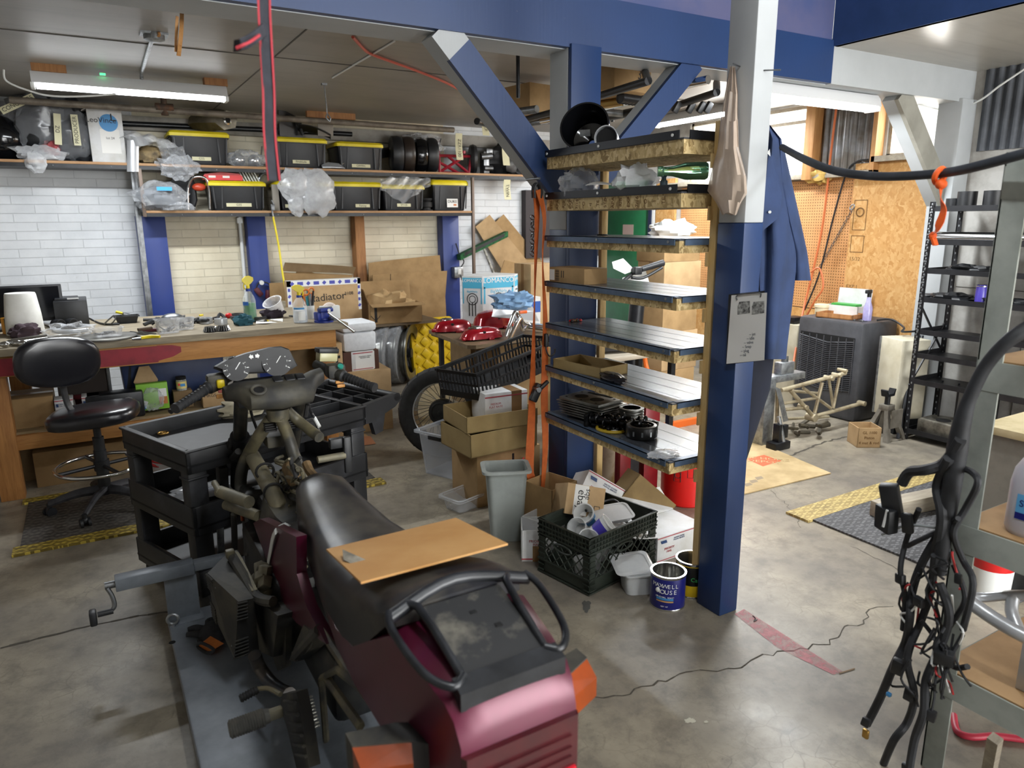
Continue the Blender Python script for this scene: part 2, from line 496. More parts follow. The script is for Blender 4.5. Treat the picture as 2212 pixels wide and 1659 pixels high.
# beam on the posts: blue at the front up to the soffit, grey beyond; loft front and fascia above
b=MB(BLUE,GREYP);b.use(BLUE).bb(XL,3.15,2.484,4.2,3.19,2.735);b.use(GREYP).bb(XL,3.19,2.48,4.2,3.42,2.735).bb(4.2,3.15,2.48,5.93,3.42,2.70)
struct('beam',b)
struct('wall_loft',MB(mat('loft_front_paint','#56587c',.6,0,'#45507c',3)).bb(XL,3.17,2.735,4.2,3.23,3.62))
struct('trim_4',MB(mat('fascia_blue','#24406f',.5,0,'#2f4b80',3)).bb(4.195,YF,2.70,4.235,3.165,3.62))
def pillar(x0,y0,x1,y1,z1,zp,name):
 b=MB(BLUE,GREYP);b.use(BLUE).bb(x0,y0,0,x1,y1,zp,.006);b.use(GREYP).bb(x0+.001,y0+.001,zp,x1-.001,y1-.001,z1,.006)
 return struct(name,b)
pillar(2.145,1.93,2.25,2.065,3.6,1.635,'column')
b=MB(BLUE,GREYP);b.use(BLUE).bb(2.19,3.135,0,2.375,3.165,2.5,.003);b.use(BLUE).bb(2.19,3.165,0,2.375,3.325,1.60,.003);b.use(GREYP).bb(2.187,3.166,1.60,2.37,3.325,2.5,.003)
struct('column',b)
def bar(b,p0,p1,w,d,up=(0,1,0)):
 p0,p1=Vector(p0),Vector(p1);a=(p1-p0).normalized();u=Vector(up);u=(u-a*u.dot(a)).normalized();s=a.cross(u)
 b.loft([[p+s*w/2*i+u*d/2*j for i,j in((1,1),(-1,1),(-1,-1),(1,-1))]for p in(p0,p1)])
 # knee braces under the beam
def brace(p0,p1,w,y0,y1,front,patch=None):
 b=MB(front,GREYP);p0,p1=Vector(p0),Vector(p1)
 a=(p1-p0).normalized();s=a.cross(Vector((0,1,0))).normalized()
 b.use(GREYP);bar(b,p0+Vector((0,(y0+y1)/2,0)),p1+Vector((0,(y0+y1)/2,0)),w,y1-y0)
 b.use(front);f=.02
 q0,q1=(p0,p1)if not patch else(p0.lerp(p1,patch[0]),p0.lerp(p1,patch[1]))
 off=Vector((0,y0-.002,0));b.loft([[q+off+s*(w/2+.001)*i+Vector((0,j,0))for i,j in((1,0),(-1,0),(-1,.03),(1,.03))]for q in(q0,q1)])
 return struct('beam_brace',b)
brace((1.50,0,2.50),(2.20,0,1.76),.14,3.16,3.28,BLUE,(.12,1))
brace((3.06,0,2.51),(2.34,0,1.79),.12,3.17,3.29,BLUE)
GREENG=mat('grey_green_paint','#9c9a90',.6,0,'#8a887e',4)
brace((5.02,0,2.50),(5.75,0,1.75),.15,3.18,3.30,GREENG)
b=MB(GREYP);b.bb(5.66,3.12,0,XR,3.30,2.5,.006);struct('column',b)
# blue posts, bare stud and conduit on the back wall
PURPLEB=m_paint('wall_post_blue','#223b86','#b9b9b4',.76)
def post(n,m,x0,x1,z0,z1,y0=7.45,bev=.004):struct('trim_%d'%n,MB(m).bb(x0,y0,z0,x1,YB,z1,bev))
post(5,PURPLEB,.435,.676,0,1.71);post(7,PURPLEB,1.393,1.568,0,1.71);post(8,PURPLEB,3.48,3.68,0,1.71);post(9,OLDWOOD,2.473,2.576,0,1.735)
post(10,OLDWOOD,1.393,1.568,1.712,1.76);post(20,OLDWOOD,3.48,3.68,1.712,1.76)
struct('trim_6',MB(STEEL).bb(.434,7.36,.6,.452,7.448,2.13).bb(.434,7.44,.6,.483,7.449,2.13))
b=MB(WHITEP);b.cyl((1.345,7.55,.7),(1.345,7.55,1.7),.017);b.bb(1.32,7.53,1.64,1.37,YB,1.69);struct('trim_11',b)
# right wall: board panels, corrugated iron, windows
PEGB=None
def m_peg():
 t=NT('pegboard');g=t.n('ShaderNodeNewGeometry');sp=t.n('ShaderNodeSeparateXYZ');t.l(g.outputs['Position'],sp.inputs[0])
 k=[]
 for i in(1,2):
  f=t.math('FRACT',t.math('MULTIPLY',sp.outputs[i],1/.0254));k.append(t.math('SUBTRACT',f,.5))
 d=t.math('SQRT',t.math('ADD',t.math('MULTIPLY',k[0],k[0]),t.math('MULTIPLY',k[1],k[1])))
 hole=t.math('LESS_THAN',d,.19)
 n=t.noise(t.coord(world=True),4,4)
 t.base(t.mix(hole,t.ramp(n,[(.3,'#bb8452'),(.7,'#cd9a66')]),'#4d3016'))
 return t.fin(.5)
struct('trim_12',MB(m_peg()).bb(5.835,4.04,.83,XR,6.18,1.99))
b=MB(OSBM);b.bb(5.815,3.385,.05,5.838,4.045,2.105);b.bb(5.83,4.05,.35,XR,6.4,.82).bb(5.825,4.05,1.985,XR,4.5,2.03)
struct('trim_13',b)
def lettering(b,lines,o,xd,yd,size,m,gap=1.35,align='CENTER',sx=1.0):
 o=Vector(o);yv=Vector(yd).normalized()
 for i,t_ in enumerate(lines):
  if t_:b.text(t_,o-yv*size*gap*i,xd,yd,size,m,align=align,sx=sx)
STAMP=mat('stamp_ink','#6d4c26',.8)
INK=mat('black_ink','#1c1a19',.6)
b=MB(STAMP);xd=(0,-1,0)
for z,s_ in((2.04,'RIB'),(1.30,'15/32'),(1.06,'EXP 1'),(.98,'STB')):b.text(s_,(5.8145,3.97,z),xd,Z_,.045,STAMP)
for z0,z1 in((1.55,1.80),(1.36,1.5)):
 for y in(3.90,4.02):b.bb(5.8135,y-.003,z0,5.815,y+.003,z1)
 for z in(z0,z1):b.bb(5.8135,3.90,z-.003,5.815,4.02,z+.003)
b.at((5.814,3.96,1.70),(0,R(90),0));b.ring((0,0,0),Z_,.035,.006,20,4);b.at()
struct('trim_14',b)
def corrug(name,y0,y1,z0,z1,m,pitch=.068,amp=.012,x=5.83,curved='y'):
 n=int((y1-y0)/pitch*8);f=lambda u,v:(x+amp*math.sin(2*PI*(u*(y1-y0))/pitch),y0+u*(y1-y0),z0+v*(z1-z0))
 return struct(name,MB(m).grid(f,n,1,.002))
CORR=mat('corrugated_iron','#8b8d90',.5,.7,'#6c665f',5,lo=.35,hi=.6)
corrug('trim_15',3.86,4.42,2.05,2.66,CORR)
corrug('trim_16',YF,3.08,2.13,2.72,mat('dark_corrugated','#4c4f55',.6,.3,'#5d6167',6),x=5.835)
b=MB(PINE);b.bb(5.72,4.42,1.99,XR,4.52,2.66,.003);b.bb(5.74,3.83,2.0,XR,3.87,2.66);struct('trim_17',b)
b=MB(PLYW);b.bb(5.74,3.83,2.0,XR,6.4,2.045,.003);b.bb(5.74,3.32,2.105,XR,3.86,2.15);struct('trim_18',b)
PANE=film('window_pane',(.95,.97,1),.06,.05,.15)
for i,(y0,y1,z0,z1)in enumerate(((3.30,3.81,2.14,2.57),(4.53,6.1,2.0,2.66))):
 b=MB(PLYW)
 for a in((y0,y0+.03,z0,z1),(y1-.03,y1,z0,z1),(y0,y1,z0,z0+.03),(y0,y1,z1-.03,z1)):b.bb(5.87,a[0],a[2],5.91,a[1],a[3])
 if i:b.bb(5.86,4.53,2.505,5.90,6.1,2.535)
 w=struct('window_%d'%(i+1),b)
 MB(PANE).bb(5.888,y0+.02,z0+.02,5.892,y1-.02,z1-.02).build('pane',w)
 # the yard outside: a pale wall in the sun that fills the windows
struct('wall_outside',MB(mat('pale_render','#e9e4d8',.8)).bb(9.5,-2,-.1,9.7,10,6))
struct('ground_outside',MB(mat('gravel_yard','#b7ac98',.9,0,'#9c9280',6)).bb(6.2,-3,-.15,9.5,10,-.02))
b=MB(mat('dark_joint','#4a4742',.8))
for y in(1.3,2.58):b.bb(5.846,y,0,5.852,y+.006,2.13)
b.bb(5.846,YF,1.12,5.852,3.1,1.125)
struct('trim_19',b)
# marks on the floor
rc=random.Random(3)
CRK=mat('floor_crack_dark','#4b463d',.9)
def crack(pts,w,name='floor_crack',jit=.012):
 P=[pz(x,y)for x,y in pts];Q=[]
 for a,c in zip(P,P[1:]):
  n=max(2,int((c-a).length/.03))
  for k in range(n):
   q=a.lerp(c,k/n);Q.append(Vector((q.x+rc.uniform(-jit,jit),q.y+rc.uniform(-jit,jit),.0012)))
 Q.append(P[-1]);b=MB(CRK)
 for a,c in zip(Q,Q[1:]):
  d=Vector((c.x-a.x,c.y-a.y,0)).normalized();s=Vector((-d.y,d.x,0));ww=w*rc.uniform(.5,1.3)
  b.add([a-s*ww+Z_V,a+s*ww+Z_V,c+s*ww+Z_V,c-s*ww+Z_V],[(0,1,2,3)])
 return struct(name,b,normals=False)
Z_V=Vector((0,0,0))
crack([(1230,1505),(1340,1505),(1420,1472),(1500,1452),(1600,1442),(1650,1418),(1710,1405),(1790,1390),(1815,1362),(1860,1345),(1890,1312),(1930,1310)],.0026)
crack([(0,1400),(180,1355),(300,1330),(370,1322)],.006,jit=.004)
crack([(1705,985),(1780,955),(1850,938)],.009,jit=.01)
crack([(1665,1060),(1710,1100),(1730,1140)],.0012)
crack([(1840,1180),(1900,1210),(1960,1240)],.0012)
def patch(poly,m,name,z=.0015):
 P=[pz(x,y)for x,y in poly];b=MB(m);b.add([(p.x,p.y,z)for p in P],[tuple(range(len(P)))]);return struct(name,b)
t=NT('worn_red_paint');n_=t.noise(t.coord(world=True),14,6,.7);tr=t.n('ShaderNodeBsdfTransparent');t.base('#b0525a');t.fin(.5)
mx=t.n('ShaderNodeMixShader');t.l(t.ramp(n_,[(.35,.15),(.62,.85)]),mx.inputs[0]);t.l(tr.outputs[0],mx.inputs[1]);t.l(t.b.outputs[0],mx.inputs[2]);t.l(mx.outputs[0],t.out.inputs['Surface'])
patch([(1587,1327),(1607,1316),(1720,1388),(1822,1452),(1800,1458),(1680,1400)],t.m,'floor_stripe')
def splat(pts_px,m,name,seed,n=26):
 x,y,rx,ry=pts_px;rr=random.Random(seed);c=pz(x,y);b=MB(m);k=pz(x+rx,y)-c;l=pz(x,y+ry)-c
 P=[]
 for i in range(n):
  q=rr.uniform(.65,1.1);a=2*PI*i/n;p=c+k*math.cos(a)*q+l*math.sin(a)*q;P.append((p.x,p.y,.0014))
 b.add(P,[tuple(range(n))]);return struct(name,b)
splat((1267,1310,11,14),mat('oil_stain','#4a4945',.6),'floor_stain',4)
splat((1490,1557,14,6),mat('white_spill','#b9b5a4',.7),'floor_stain',5)
splat((1525,1560,5,3),mat('white_spill','#b9b5a4',.7),'floor_stain',6)
# lamps under the ceilings
TUBE=glow('lit_tube',(0.95,.98,1.0),14)
FIXW=mat('white_enamel','#d9dadb',.4)
def fixture(label,p,length,along,z,power,wood_blocks=False,name='tube_light',col=(.93,.97,1.0)):
 t=thing(name,label,'lamp',(p[0],p[1],z),0 if along=='x' else R(90))
 h=length/2
 b=MB(FIXW);b.loft([[(x,-.065,0),(x,.065,0),(x,.05,.05),(x,.03,.075),(x,-.03,.075),(x,-.05,.05)]for x in(-h,h)]);b.build('housing',t)
 for y in(-.035,.035):
  MB(TUBE).cyl((-h+.025,y,-.014),(h-.025,y,-.014),.013,n=12).build('tube',t)
 b=MB(WHITEP)
 for s in(-1,1):b.bb(s*(h-.005)-.012,-.055,-.032,s*(h-.005)+.012,.055,.004,.003)
 b.build('socket',t)
 l=bpy.data.lights.new('tube_glow','AREA');l.shape='RECTANGLE';l.size,l.size_y,l.energy,l.color=length-.06,.09,power,col
 o=bpy.data.objects.new('tube_glow',l);COL.objects.link(o);o.parent=t;o.location=(0,0,-.034)
 return t
fx=fixture('lit fluorescent tube lamp below the loft ceiling, over the shelves at the far left',(.44,5.98,0),1.22,'x',2.555,42)
b=MB(OLDWOOD);b.bb(-.60,-.04,.076,-.40,.04,.132).bb(.46,-.04,.076,.62,.04,.132);b.build('mounting_block',fx)
MB(mat('indicator_green','#19c25a',.3,Emission_Color=(.1,1,.3,1),Emission_Strength=1.5)).box((-.19,-.055,.085),(.035,.02,.012)).build('indicator',fx)
fixture('lit fluorescent tube lamp under the blue beam, right of the near column',(4.18,3.29,0),1.36,'x',2.40,60)
fixture('lit fluorescent tube lamp on the loft ceiling behind the pale plastic bag',(5.22,5.35,0),1.22,'y',2.60,55)
# two more of the same lamps hang over the place where the photographer stands
fixture('fluorescent tube lamp hanging above the motorcycle lift',(.9,.3,0),1.22,'y',3.35,26)
fixture('fluorescent tube lamp hanging in front of the grey rack',(2.9,-.6,0),1.22,'y',3.35,50)
WIRE=mat('beige_cable','#b5ab95',.5)
REDC=mat('red_cable','#c9604f',.45)
def cable(label,pts,r,m,name='cable',cat='cable',sub=6,n=6,group=None,parts=None):
 o=MB(m).tube(pts,r,n,sub).build(name);return tag(o,label,cat,group)
t=thing('junction_box','round metal junction box and conduit running to the far left tube lamp','junction box',pz(332,72,2.68))
b=MB(GALV);b.lathe([(.052,0),(.055,-.012),(.055,-.035),(.03,-.045)],n=20);b.bb(-.07,-.05,-.012,.07,.05,0);b.build('box',t)
o_=Vector(t.location);e_=Vector((.49,5.95,2.665))-o_
MB(GALV).tube([(0,.03,-.012),(0.0,.25,-.012),e_*.9,e_+Vector((0,0,-.03))],.012,10,5).build('conduit',t)
MB(PINE).bb(-.02,-.012,0,.02,-.008,-.005).tube([(-.01,-.04,-.03),(.02,-.05,-.02),(.02,-.06,-.004)],.008,6,4).build('cable_tail',t)
P=lambda x,y,z=2.668:pz(x,y,z)
cable('red cable stapled in a slack line across the loft ceiling',[P(762,80),P(785,105),P(802,117),P(850,135),P(900,153),P(955,175),P(985,190),P(1015,208)],.009,REDC)
o=MB(WHITEP).cyl(P(718,168,2.674),P(852,89,2.674),.006,n=8).build('ceiling_rod');tag(o,'thin white rod lying diagonally across the loft ceiling','rod')
cable('beige cable clipped along the top of the brick wall',[py(0,198,7.58),py(300,205,7.54),py(540,214,7.54),py(700,226,7.54),py(810,235,7.54),py(900,250,7.48),py(960,252,7.48)],.008,WIRE)
cable('white lamp lead looping from the far left tube lamp to the left',[py(8,150,5.7),py(14,175,5.72),py(60,195,5.72),py(110,207,5.72),py(180,208,5.72),py(250,203,5.75)],.006,WHITEP)
PIPE=mat('black_pipe','#15171b',.3,.1)
o=MB(PIPE).tube([py(60,262,7.49),py(265,267,7.49),py(560,280,7.49),py(760,290,7.49)],.024,12,1).build('pipe');tag(o,'black pipe running along the brick wall behind the upper shelf','pipe')
GP=mat('grey_pipe','#7d7468',.55,.2,'#5e564c',9)
t=thing('water_pipe','grey steel pipe hung below the loft ceiling in front of the wall','pipe')
b=MB(GP);b.cyl(py(20,216,7.05),py(980,281,7.05),.027,n=12);b.build('pipe_run',t)
b=MB(mat('rusty_iron','#4a4038',.7,.4,'#6b4a35',20));c=py(355,233,7.05);b.cyl(c+Vector((-.07,0,0)),c+Vector((.07,0,0)),.036,n=14).cyl(c,c+Vector((0,0,.11)),.024,n=12).cyl(c,c+Vector((0,0,-.06)),.03,n=12).ball(c+Vector((0,0,.1)),.034,12,8);b.build('valve',t)
t=thing('hanging_rod','short steel rod with a clip hanging from the loft ceiling','hanger',P(700,180,2.68))
b=MB(GALV);z1=py(709,262,t.location.y).z-2.68;x1=py(709,262,t.location.y).x-t.location.x
b.bb(-.02,-.015,-.014,.02,.015,0).cyl((0,0,0),(x1*.8,0,z1*.82),.0045,n=8);b.build('rod',t)
b=MB(STEEL);b.tube([(x1*.8,0,z1*.8),(x1-.015,0,z1*.9),(x1+.012,0,z1)],.005,6,3).tube([(x1*.8,0,z1*.8),(x1+.018,0,z1*.9),(x1+.012,0,z1)],.005,6,3).build('clip',t)
def plank(label,x0,x1,yt,yb,Y,m,d=.05,name='wood_block'):
 a,c,z0,z1=spanY(x0,x1,yt,yb,Y);return tag(MB(m).bb(a,Y,z0,c,Y+d,z1,.004).build(name),label,'wood block')
plank('bare wooden board fixed to the ceiling above the tote bins',663,768,240,256,7.2,OLDWOOD)
plank('small wooden block on the loft ceiling above the red parts frame',930,985,226,240,6.75,OLDWOOD,.1)
t=thing('ceiling_strip','pale torn wooden strip hanging from the ceiling near the beam','strip',pz(390,0,2.66))
d0=Vector(t.location);b=MB(PINE);b.strap([pz(393,-6,2.66)-d0,py(392,60,3.55)-d0,py(386,120,3.6)-d0],X_,.016,.006,4);b.strap([py(383,35,3.57)-d0,py(381,70,3.58)-d0,py(380,112,3.6)-d0],X_,.012,.004,4);b.build('split_strip',t)
# shelves on the back wall
YS=7.18
SHW=wood('shelf_edge_wood','#9b7650','#b9926a',0,1.2)
t=thing('wall_shelf','long two tier shelf on the brick wall carrying black and yellow tote bins','shelf',(0,YS,0))
xe=py(1175,383,YS).x
zu,zl=py(560,361,YS).z,py(700,456,YS).z
for z,x0,x1,nm in((zu,-3.8,xe,'upper_shelf'),(zl,py(312,455,YS).x,py(1022,455,YS).x,'lower_shelf')):
 b=MB(BLACKM,SHW);b.bb(x0,.012,z-.045,x1,.41,z-.002);b.use(SHW).bb(x0,-.006,z-.018,x1,.012,z+.004,.002);b.use(BLACKM).bb(x0,0,z-.05,x1,.012,z-.018)
 for i in range(int((x1-x0)/.42)):b.use(GALV).ball((x0+.3+i*.42,-.001,z-.034),.006,8,6)
 b.build(nm,t)
xu=py(1022,455,YS).x
for x in(xu,py(312,455,YS).x):MB(mat('brown_steel','#6d5f55',.5,.4)).bb(x-.016,-.012,.55 if x>1 else 1.7,x+.014,.02,zu-.04,.003).build('upright',t)
YEL=mat('yellow_lid','#e3cf1e',.42,0,'#d2bb10',5)
TOTE=mat('tote_black','#17181b',.42,0,'#202226',6)
TAPE=mat('cream_tape','#cfcba8',.6)
def tote(label,xa,xb,yt,yb,tape=None,taped=(.5,.12),tapew=.16,Y=7.21,dep=.36,tilt=0):
 x0,x1,z0,z1=spanY(xa,xb,yt,yb,Y);w=x1-x0;h=z1-z0
 t=thing('tote_bin',label,'storage bin',((x0+x1)/2,Y+dep/2,z0),tilt,'black tote bins with yellow lids')
 hw,hd=w/2,dep/2;ins=.90
 b=MB(TOTE);rg=[]
 def rr(hx,hy,z,r=.03):return[(sx*(hx-r)+r*math.cos(a),sy*(hy-r)+r*math.sin(a),z)for sx,sy,a0 in((1,1,0),(-1,1,90),(-1,-1,180),(1,-1,270))for a in(R(a0),R(a0+45),R(a0+90))]
 hb=h*.86
 b.loft([rr(hw*ins*.93,hd*ins*.93,.0),rr(hw*ins*.95,hd*ins*.95,.012),rr(hw*.96,hd*.95,hb*.93),rr(hw*1.0,hd*1.0,hb*.93),rr(hw*1.0,hd*1.0,hb)],True,True)
 for f in(-.45,.45):
  for q in(-.07,.07):b.loft([[(f*w*.8+q*w*(.8 if z==.02 else 1.1),-hd*(.9 if z==.02 else .965)-e,z)for e in(0,.006)]+[(f*w*.8+q*w*(.8 if z==.02 else 1.1)+.012,-hd*(.9 if z==.02 else .965)-e,z)for e in(.006,0)]for z in(.02,hb*.92)])
 b.build('tub',t)
 b=MB(YEL);b.loft([rr(hw*1.03,hd*1.04,hb*.97),rr(hw*1.03,hd*1.04,hb+.018),rr(hw*.98,hd*.97,h-.006),rr(hw*.95,hd*.93,h)])
 for k in range(-2,3):b.box((k*w*.19,0,h),(w*.1,dep*.6,.012),.004)
 b.build('lid',t)
 if tape:
  b=MB(TAPE);fx_,fz=taped;xx=(fx_-.5)*w;zz=hb*fz+.02
  b.decal((xx,-hd*(.90+.055*fz)-.008,zz),X_,(0,.06,1),tapew*w/.5,.032,TAPE);b.text(tape,(xx,-hd*(.90+.055*fz)-.0092,zz),X_,(0,.06,1),.028,INK)
  b.build('tape_label',t)
 return t
tote('black tote bin with yellow lid under the silver muffler on the upper shelf',368,497,283,355,'G55',(.5,.12))
tote('black tote bin with yellow lid under loose black bike panels',594,708,297,362,'Fireblade',(.48,.14))
tote('black tote bin with yellow lid labelled GB900C on the upper shelf',729,829,307,369,'GB900C',(.5,.12),.2)
tote('black tote bin with yellow lid labelled G55 under the red light bar',452,576,391,455,'G55',(.5,.14),.22)
tote('black tote bin with yellow lid half hidden behind the frosted white bag',600,712,392,455,'R80',(.25,.1),.12)
tote('black tote bin with yellow lid in the middle of the lower shelf, nothing on it',715,827,393,455,'Fairing',(.6,.12),.14)
tote('black tote bin with yellow lid under the clear draped plastic',826,918,399,455,'VT125',(.5,.16),.16)
tote('black tote bin with yellow lid labelled DUKE at the right end of the lower shelf',934,1012,389,455,None)
PAPER=mat('white_paper','#e4e3df',.7)
o=[c for c in bpy.data.objects if c.name.startswith('tote_bin')][-1]
b=MB(PAPER);b.decal((.02,-.176,.08),X_,(0,.06,1),.13,.09,PAPER).text('DUKE',(.02,-.1776,.095),X_,(0,.06,1),.043,INK);b.use(mat('orange_print','#c77a4a')).box((.05,-.178,.06),(.035,.001,.02));b.build('paper_label',o)
# things on the upper shelf, from the left
MB.U=1.206
FILM=film('clear_film',alpha=.16,edge=.45)
FROST=film('frosted_film',(.72,.74,.77),.40,.3,.35)
SMOKE=film('smoky_film',(.35,.37,.4),.32,.12,.45)
BAGGY=film('crumpled_bag',(.7,.73,.77),.20,.12,.45)
BLKG=mat('gloss_black','#0d0e11',.12)
o=MB(BLKG).ball((0,0,.115),(.155,.15,.155),28,16).build('helmet',loc=(py(8,342,7.383).x,7.383,zu+.035));tag(o,'glossy black dome like a helmet at the left end of the upper shelf','helmet')
def tape_strip(b,pts,w,text=None,size=.03,wd=X_,m=None):
 b.use(m or TAPE).strap(pts,wd,w,.0015,4)
t=thing('bagged_part','dark fender wrapped in smoky plastic and taped CONCOURS','bagged part',(py(95,340,7.383).x,7.383,zu+.006))
b=MB(BLACK);b.blob((0,0,.19),(.17,.12,.19),4,.22,flatz=.004).tube([(-.16,0,.1),(-.1,0,.33),(.08,0,.40),(.2,0,.3)],.05,10,4);b.build('fender',t)
b=MB(SMOKE);b.blob((.02,0,.22),(.22,.14,.235),9,.3,3,flatz=0.0);b.build('wrap',t)
b=MB(TAPE);b.decal((-.1,-.165,.35),(1,0,.55),(-.55,0,1),.22,.045,TAPE);b.text('CONCOURS',(-.1,-.168,.35),(1,0,.55),(-.55,0,1),.036,INK);b.build('tape_label',t)
t=thing('bagged_part','dark parts in a knotted clear bag with two tape strips beside the white box','bagged part',(py(152,342,7.359).x,7.359,zu+.006))
b=MB(BLACK);b.blob((0,0,.15),(.14,.1,.15),2,.3,flatz=.004).blob((.03,0,.33),(.1,.08,.1),5,.25);b.build('parts',t)
b=MB(SMOKE);b.blob((0,0,.19),(.18,.13,.2),6,.2,3,flatz=0.0).lathe([(.1,.34),(.035,.41),(.09,.5),(.05,.52)],n=14);b.build('bag',t)
b=MB(TAPE)
for x,tx,a in((-.05,'DZ',.08),(.055,'PRODUCER',0)):b.decal((x,-.172,.2),(a,0,1),(-1,0,a),.2,.042,TAPE).text(tx,(x,-.175,.2),(a,0,1),(-1,0,a),.034,INK)
b.build('tape_label',t)
t=thing('bagged_rag','small white plastic bag with a red rag drooping over the shelf edge','bag',(py(92,345,7.226).x,7.220,zu+.005))
b=MB(FROST);b.blob((0,0,.04),(.13,.05,.055),3,.4,2.6,flatz=0.001).blob((-.04,-.05,-.015),(.06,.025,.06),8,.3);b.build('bag',t)
MB(mat('dull_red_cloth','#9c4a4d',.9)).blob((.06,.03,.085),(.055,.05,.045),5,.3).build('rag',t)
x0,x1,z0,z1=spanY(198,264,250,345,7.214)
t=thing('carton','tall white exhaust carton with a round blue logo on the upper shelf','box',((x0+x1)/2,7.335,zu+.004))
w=x1-x0;h=z1-z0;WCARD=mat('white_card','#d4d5d6',.6,0,'#c3c2bd',6);BLUEP=mat('blue_print','#3c86bf',.5)
b=MB(WCARD);b.box((0,0,h/2),(w*.94,.2,h),.004);b.at((-w*.46,0,h),(0,R(-25),0)).box((-.01,0,.0),(.05,.19,.003)).at((0,.05,h),(0,0,0)).box((.0,.08,.02),(w*.9,.004,.05)).at()
b.use(BLUEP).cyl((.02,-.101,h-.09),(.02,-.1025,h-.09),.058,n=28);b.text('LeoVince',(-.025,-.1035,h-.075),X_,Z_,.05,INK);b.text('L',(.05,-.104,h-.055),X_,Z_,.07,INK,sx=1.2)
b.decal((.02,-.1005,h*.4),X_,Z_,.12,.16,PAPER);b.text('lot 24',(.02,-.102,h*.46),X_,Z_,.022,INK);b.build('carton_body',t)
# silver fairing wrapped in film, hanging over the edge
t=thing('wrapped_fairing','silver fairing in loose plastic hanging over the upper shelf edge','fairing',(py(330,345,7.298).x,7.298,zu+.005))
o0=Vector(t.location);SILV=mat('silver_paint','#b9bcc0',.3,.4)
q=lambda x,y,Y=7.154:(py(x,y,Y)-o0)/MB.U
b=MB(SILV);b.grid(lambda u,v:q(268+50*u+10*v,290+20*v+6*math.sin(PI*u),7.238-.1*math.sin(PI*u)),8,3,.004).grid(lambda u,v:q(275+24*u,303+68*v,7.172-.02*math.sin(PI*u)),5,8,.004);b.build('fairing_panel',t)
b=MB(FROST);b.grid(lambda u,v:q(265+110*u+8*math.sin(6*v),284+18*v+26*u*u+3*math.sin(20*u+4*v),7.262-.1*math.sin(PI*v)),26,10)
b.use(BAGGY).grid(lambda u,v:q(335+60*u+18*v,296+55*v+22*u+3*math.sin(17*u),7.154-.04*math.sin(PI*u)+.012*math.sin(25*v+9*u)),22,22).blob(q(385,362,7.154),(.13,.05,.075),4,.4,3);b.build('film',t)
o=MB(mat('burnt_tan','#a08a63',.7,0,'#2b2622',9)).blob((0,0,.06),(.12,.08,.07),7,.2,flatz=0).build('air_filter',loc=(py(328,340,7.359).x,7.359,zu+.005));tag(o,'scorched tan filter element under the wrapped silver fairing','filter')
z_t1=spanY(368,497,283,355,7.21)[3]
t=thing('muffler','silver angular muffler resting on the tote bin below the tube lamp','muffler',(py(458,288,7.359).x,7.359,z_t1+.008))
b=MB(mat('warm_steel','#8f8878',.32,.85,'#6f675a',10));ring=lambda x,y,z,rx,rz:[(x+rx*math.cos(a+.3),y,z+rz*math.sin(a+.3))for a in[2*PI*i/6 for i in range(6)]]
b.loft([ring(-.11,.05,.07,.05,.05),ring(-.05,.0,.085,.085,.08),ring(.02,-.06,.085,.1,.085),ring(.09,-.12,.08,.085,.072)]);b.build('canister',t)
b=MB(CHROME);b.lathe([(.03,0),(.034,.012),(.022,.016),(.02,-.0)],(.092,-.122,.08),(.45,-.9,0),16).use(DARK).cyl((.096,-.13,.08),(.098,-.135,.08),.021,n=16);b.build('outlet',t)
t=thing('bagged_lamps','small clear bagged lamp parts between two upper tote bins','bag',(py(533,355,7.298).x,7.298,zu+.005))
b=MB(CHROME);b.ball((-.06,0,.05),.05,14,10).ball((.06,.02,.05),.048,14,10).cyl((.1,0,.02),(.13,.02,.16),.006);b.build('lamps',t)
MB(BAGGY).blob((0,0,.055),(.15,.09,.065),2,.3,3,flatz=0.0).build('bag',t)
z_t2=spanY(594,708,297,362,7.21)[3]
t=thing('loose_fairings','loose black motorcycle panels piled on the second upper tote bin','panels',(py(650,296,7.359).x,7.359,z_t2+.008))
o0=Vector(t.location);q=lambda x,y,Y=7.335:(py(x,y,Y)-o0)/MB.U
b=MB(BLACK);b.grid(lambda u,v:q(600+50*u+4*v,232+62*v*(1-.3*u)+25*u,7.298+.1*u),8,8,.005).grid(lambda u,v:q(645+70*u,268+22*u*u+(16-6*u)*v,7.238+.16*v),10,5,.005).tube([q(600,290),q(612,250),q(640,262),q(655,292)],.012,8,4);b.build('panel',t)
b=MB(mat('grey_card','#8f8a82',.7));b.box(q(703,278,7.286),(.13,.008,.115),.002,(0.1,0,.1));b.build('flap',t)
t=thing('mirror','silver bike mirror lying at the shelf edge left of the GB900C bin','mirror',(py(722,366,7.202).x,7.196,zu+.006))
b=MB(SILV);b.loft([[(x,y+dy,z)for y,z in((-.03*k,.005),(.04*k,.012),(.04*k,.02+.03*k),(-.03*k,.012))]for x,dy,k in((-.1,0,.3),(-.04,-.01,1.1),(.05,0,.9),(.1,.04,.25))]);b.build('shell',t)
MB(CHROME).cyl((.02,.02,.02),(.12,.04,.06),.006,n=8).build('stem',t)
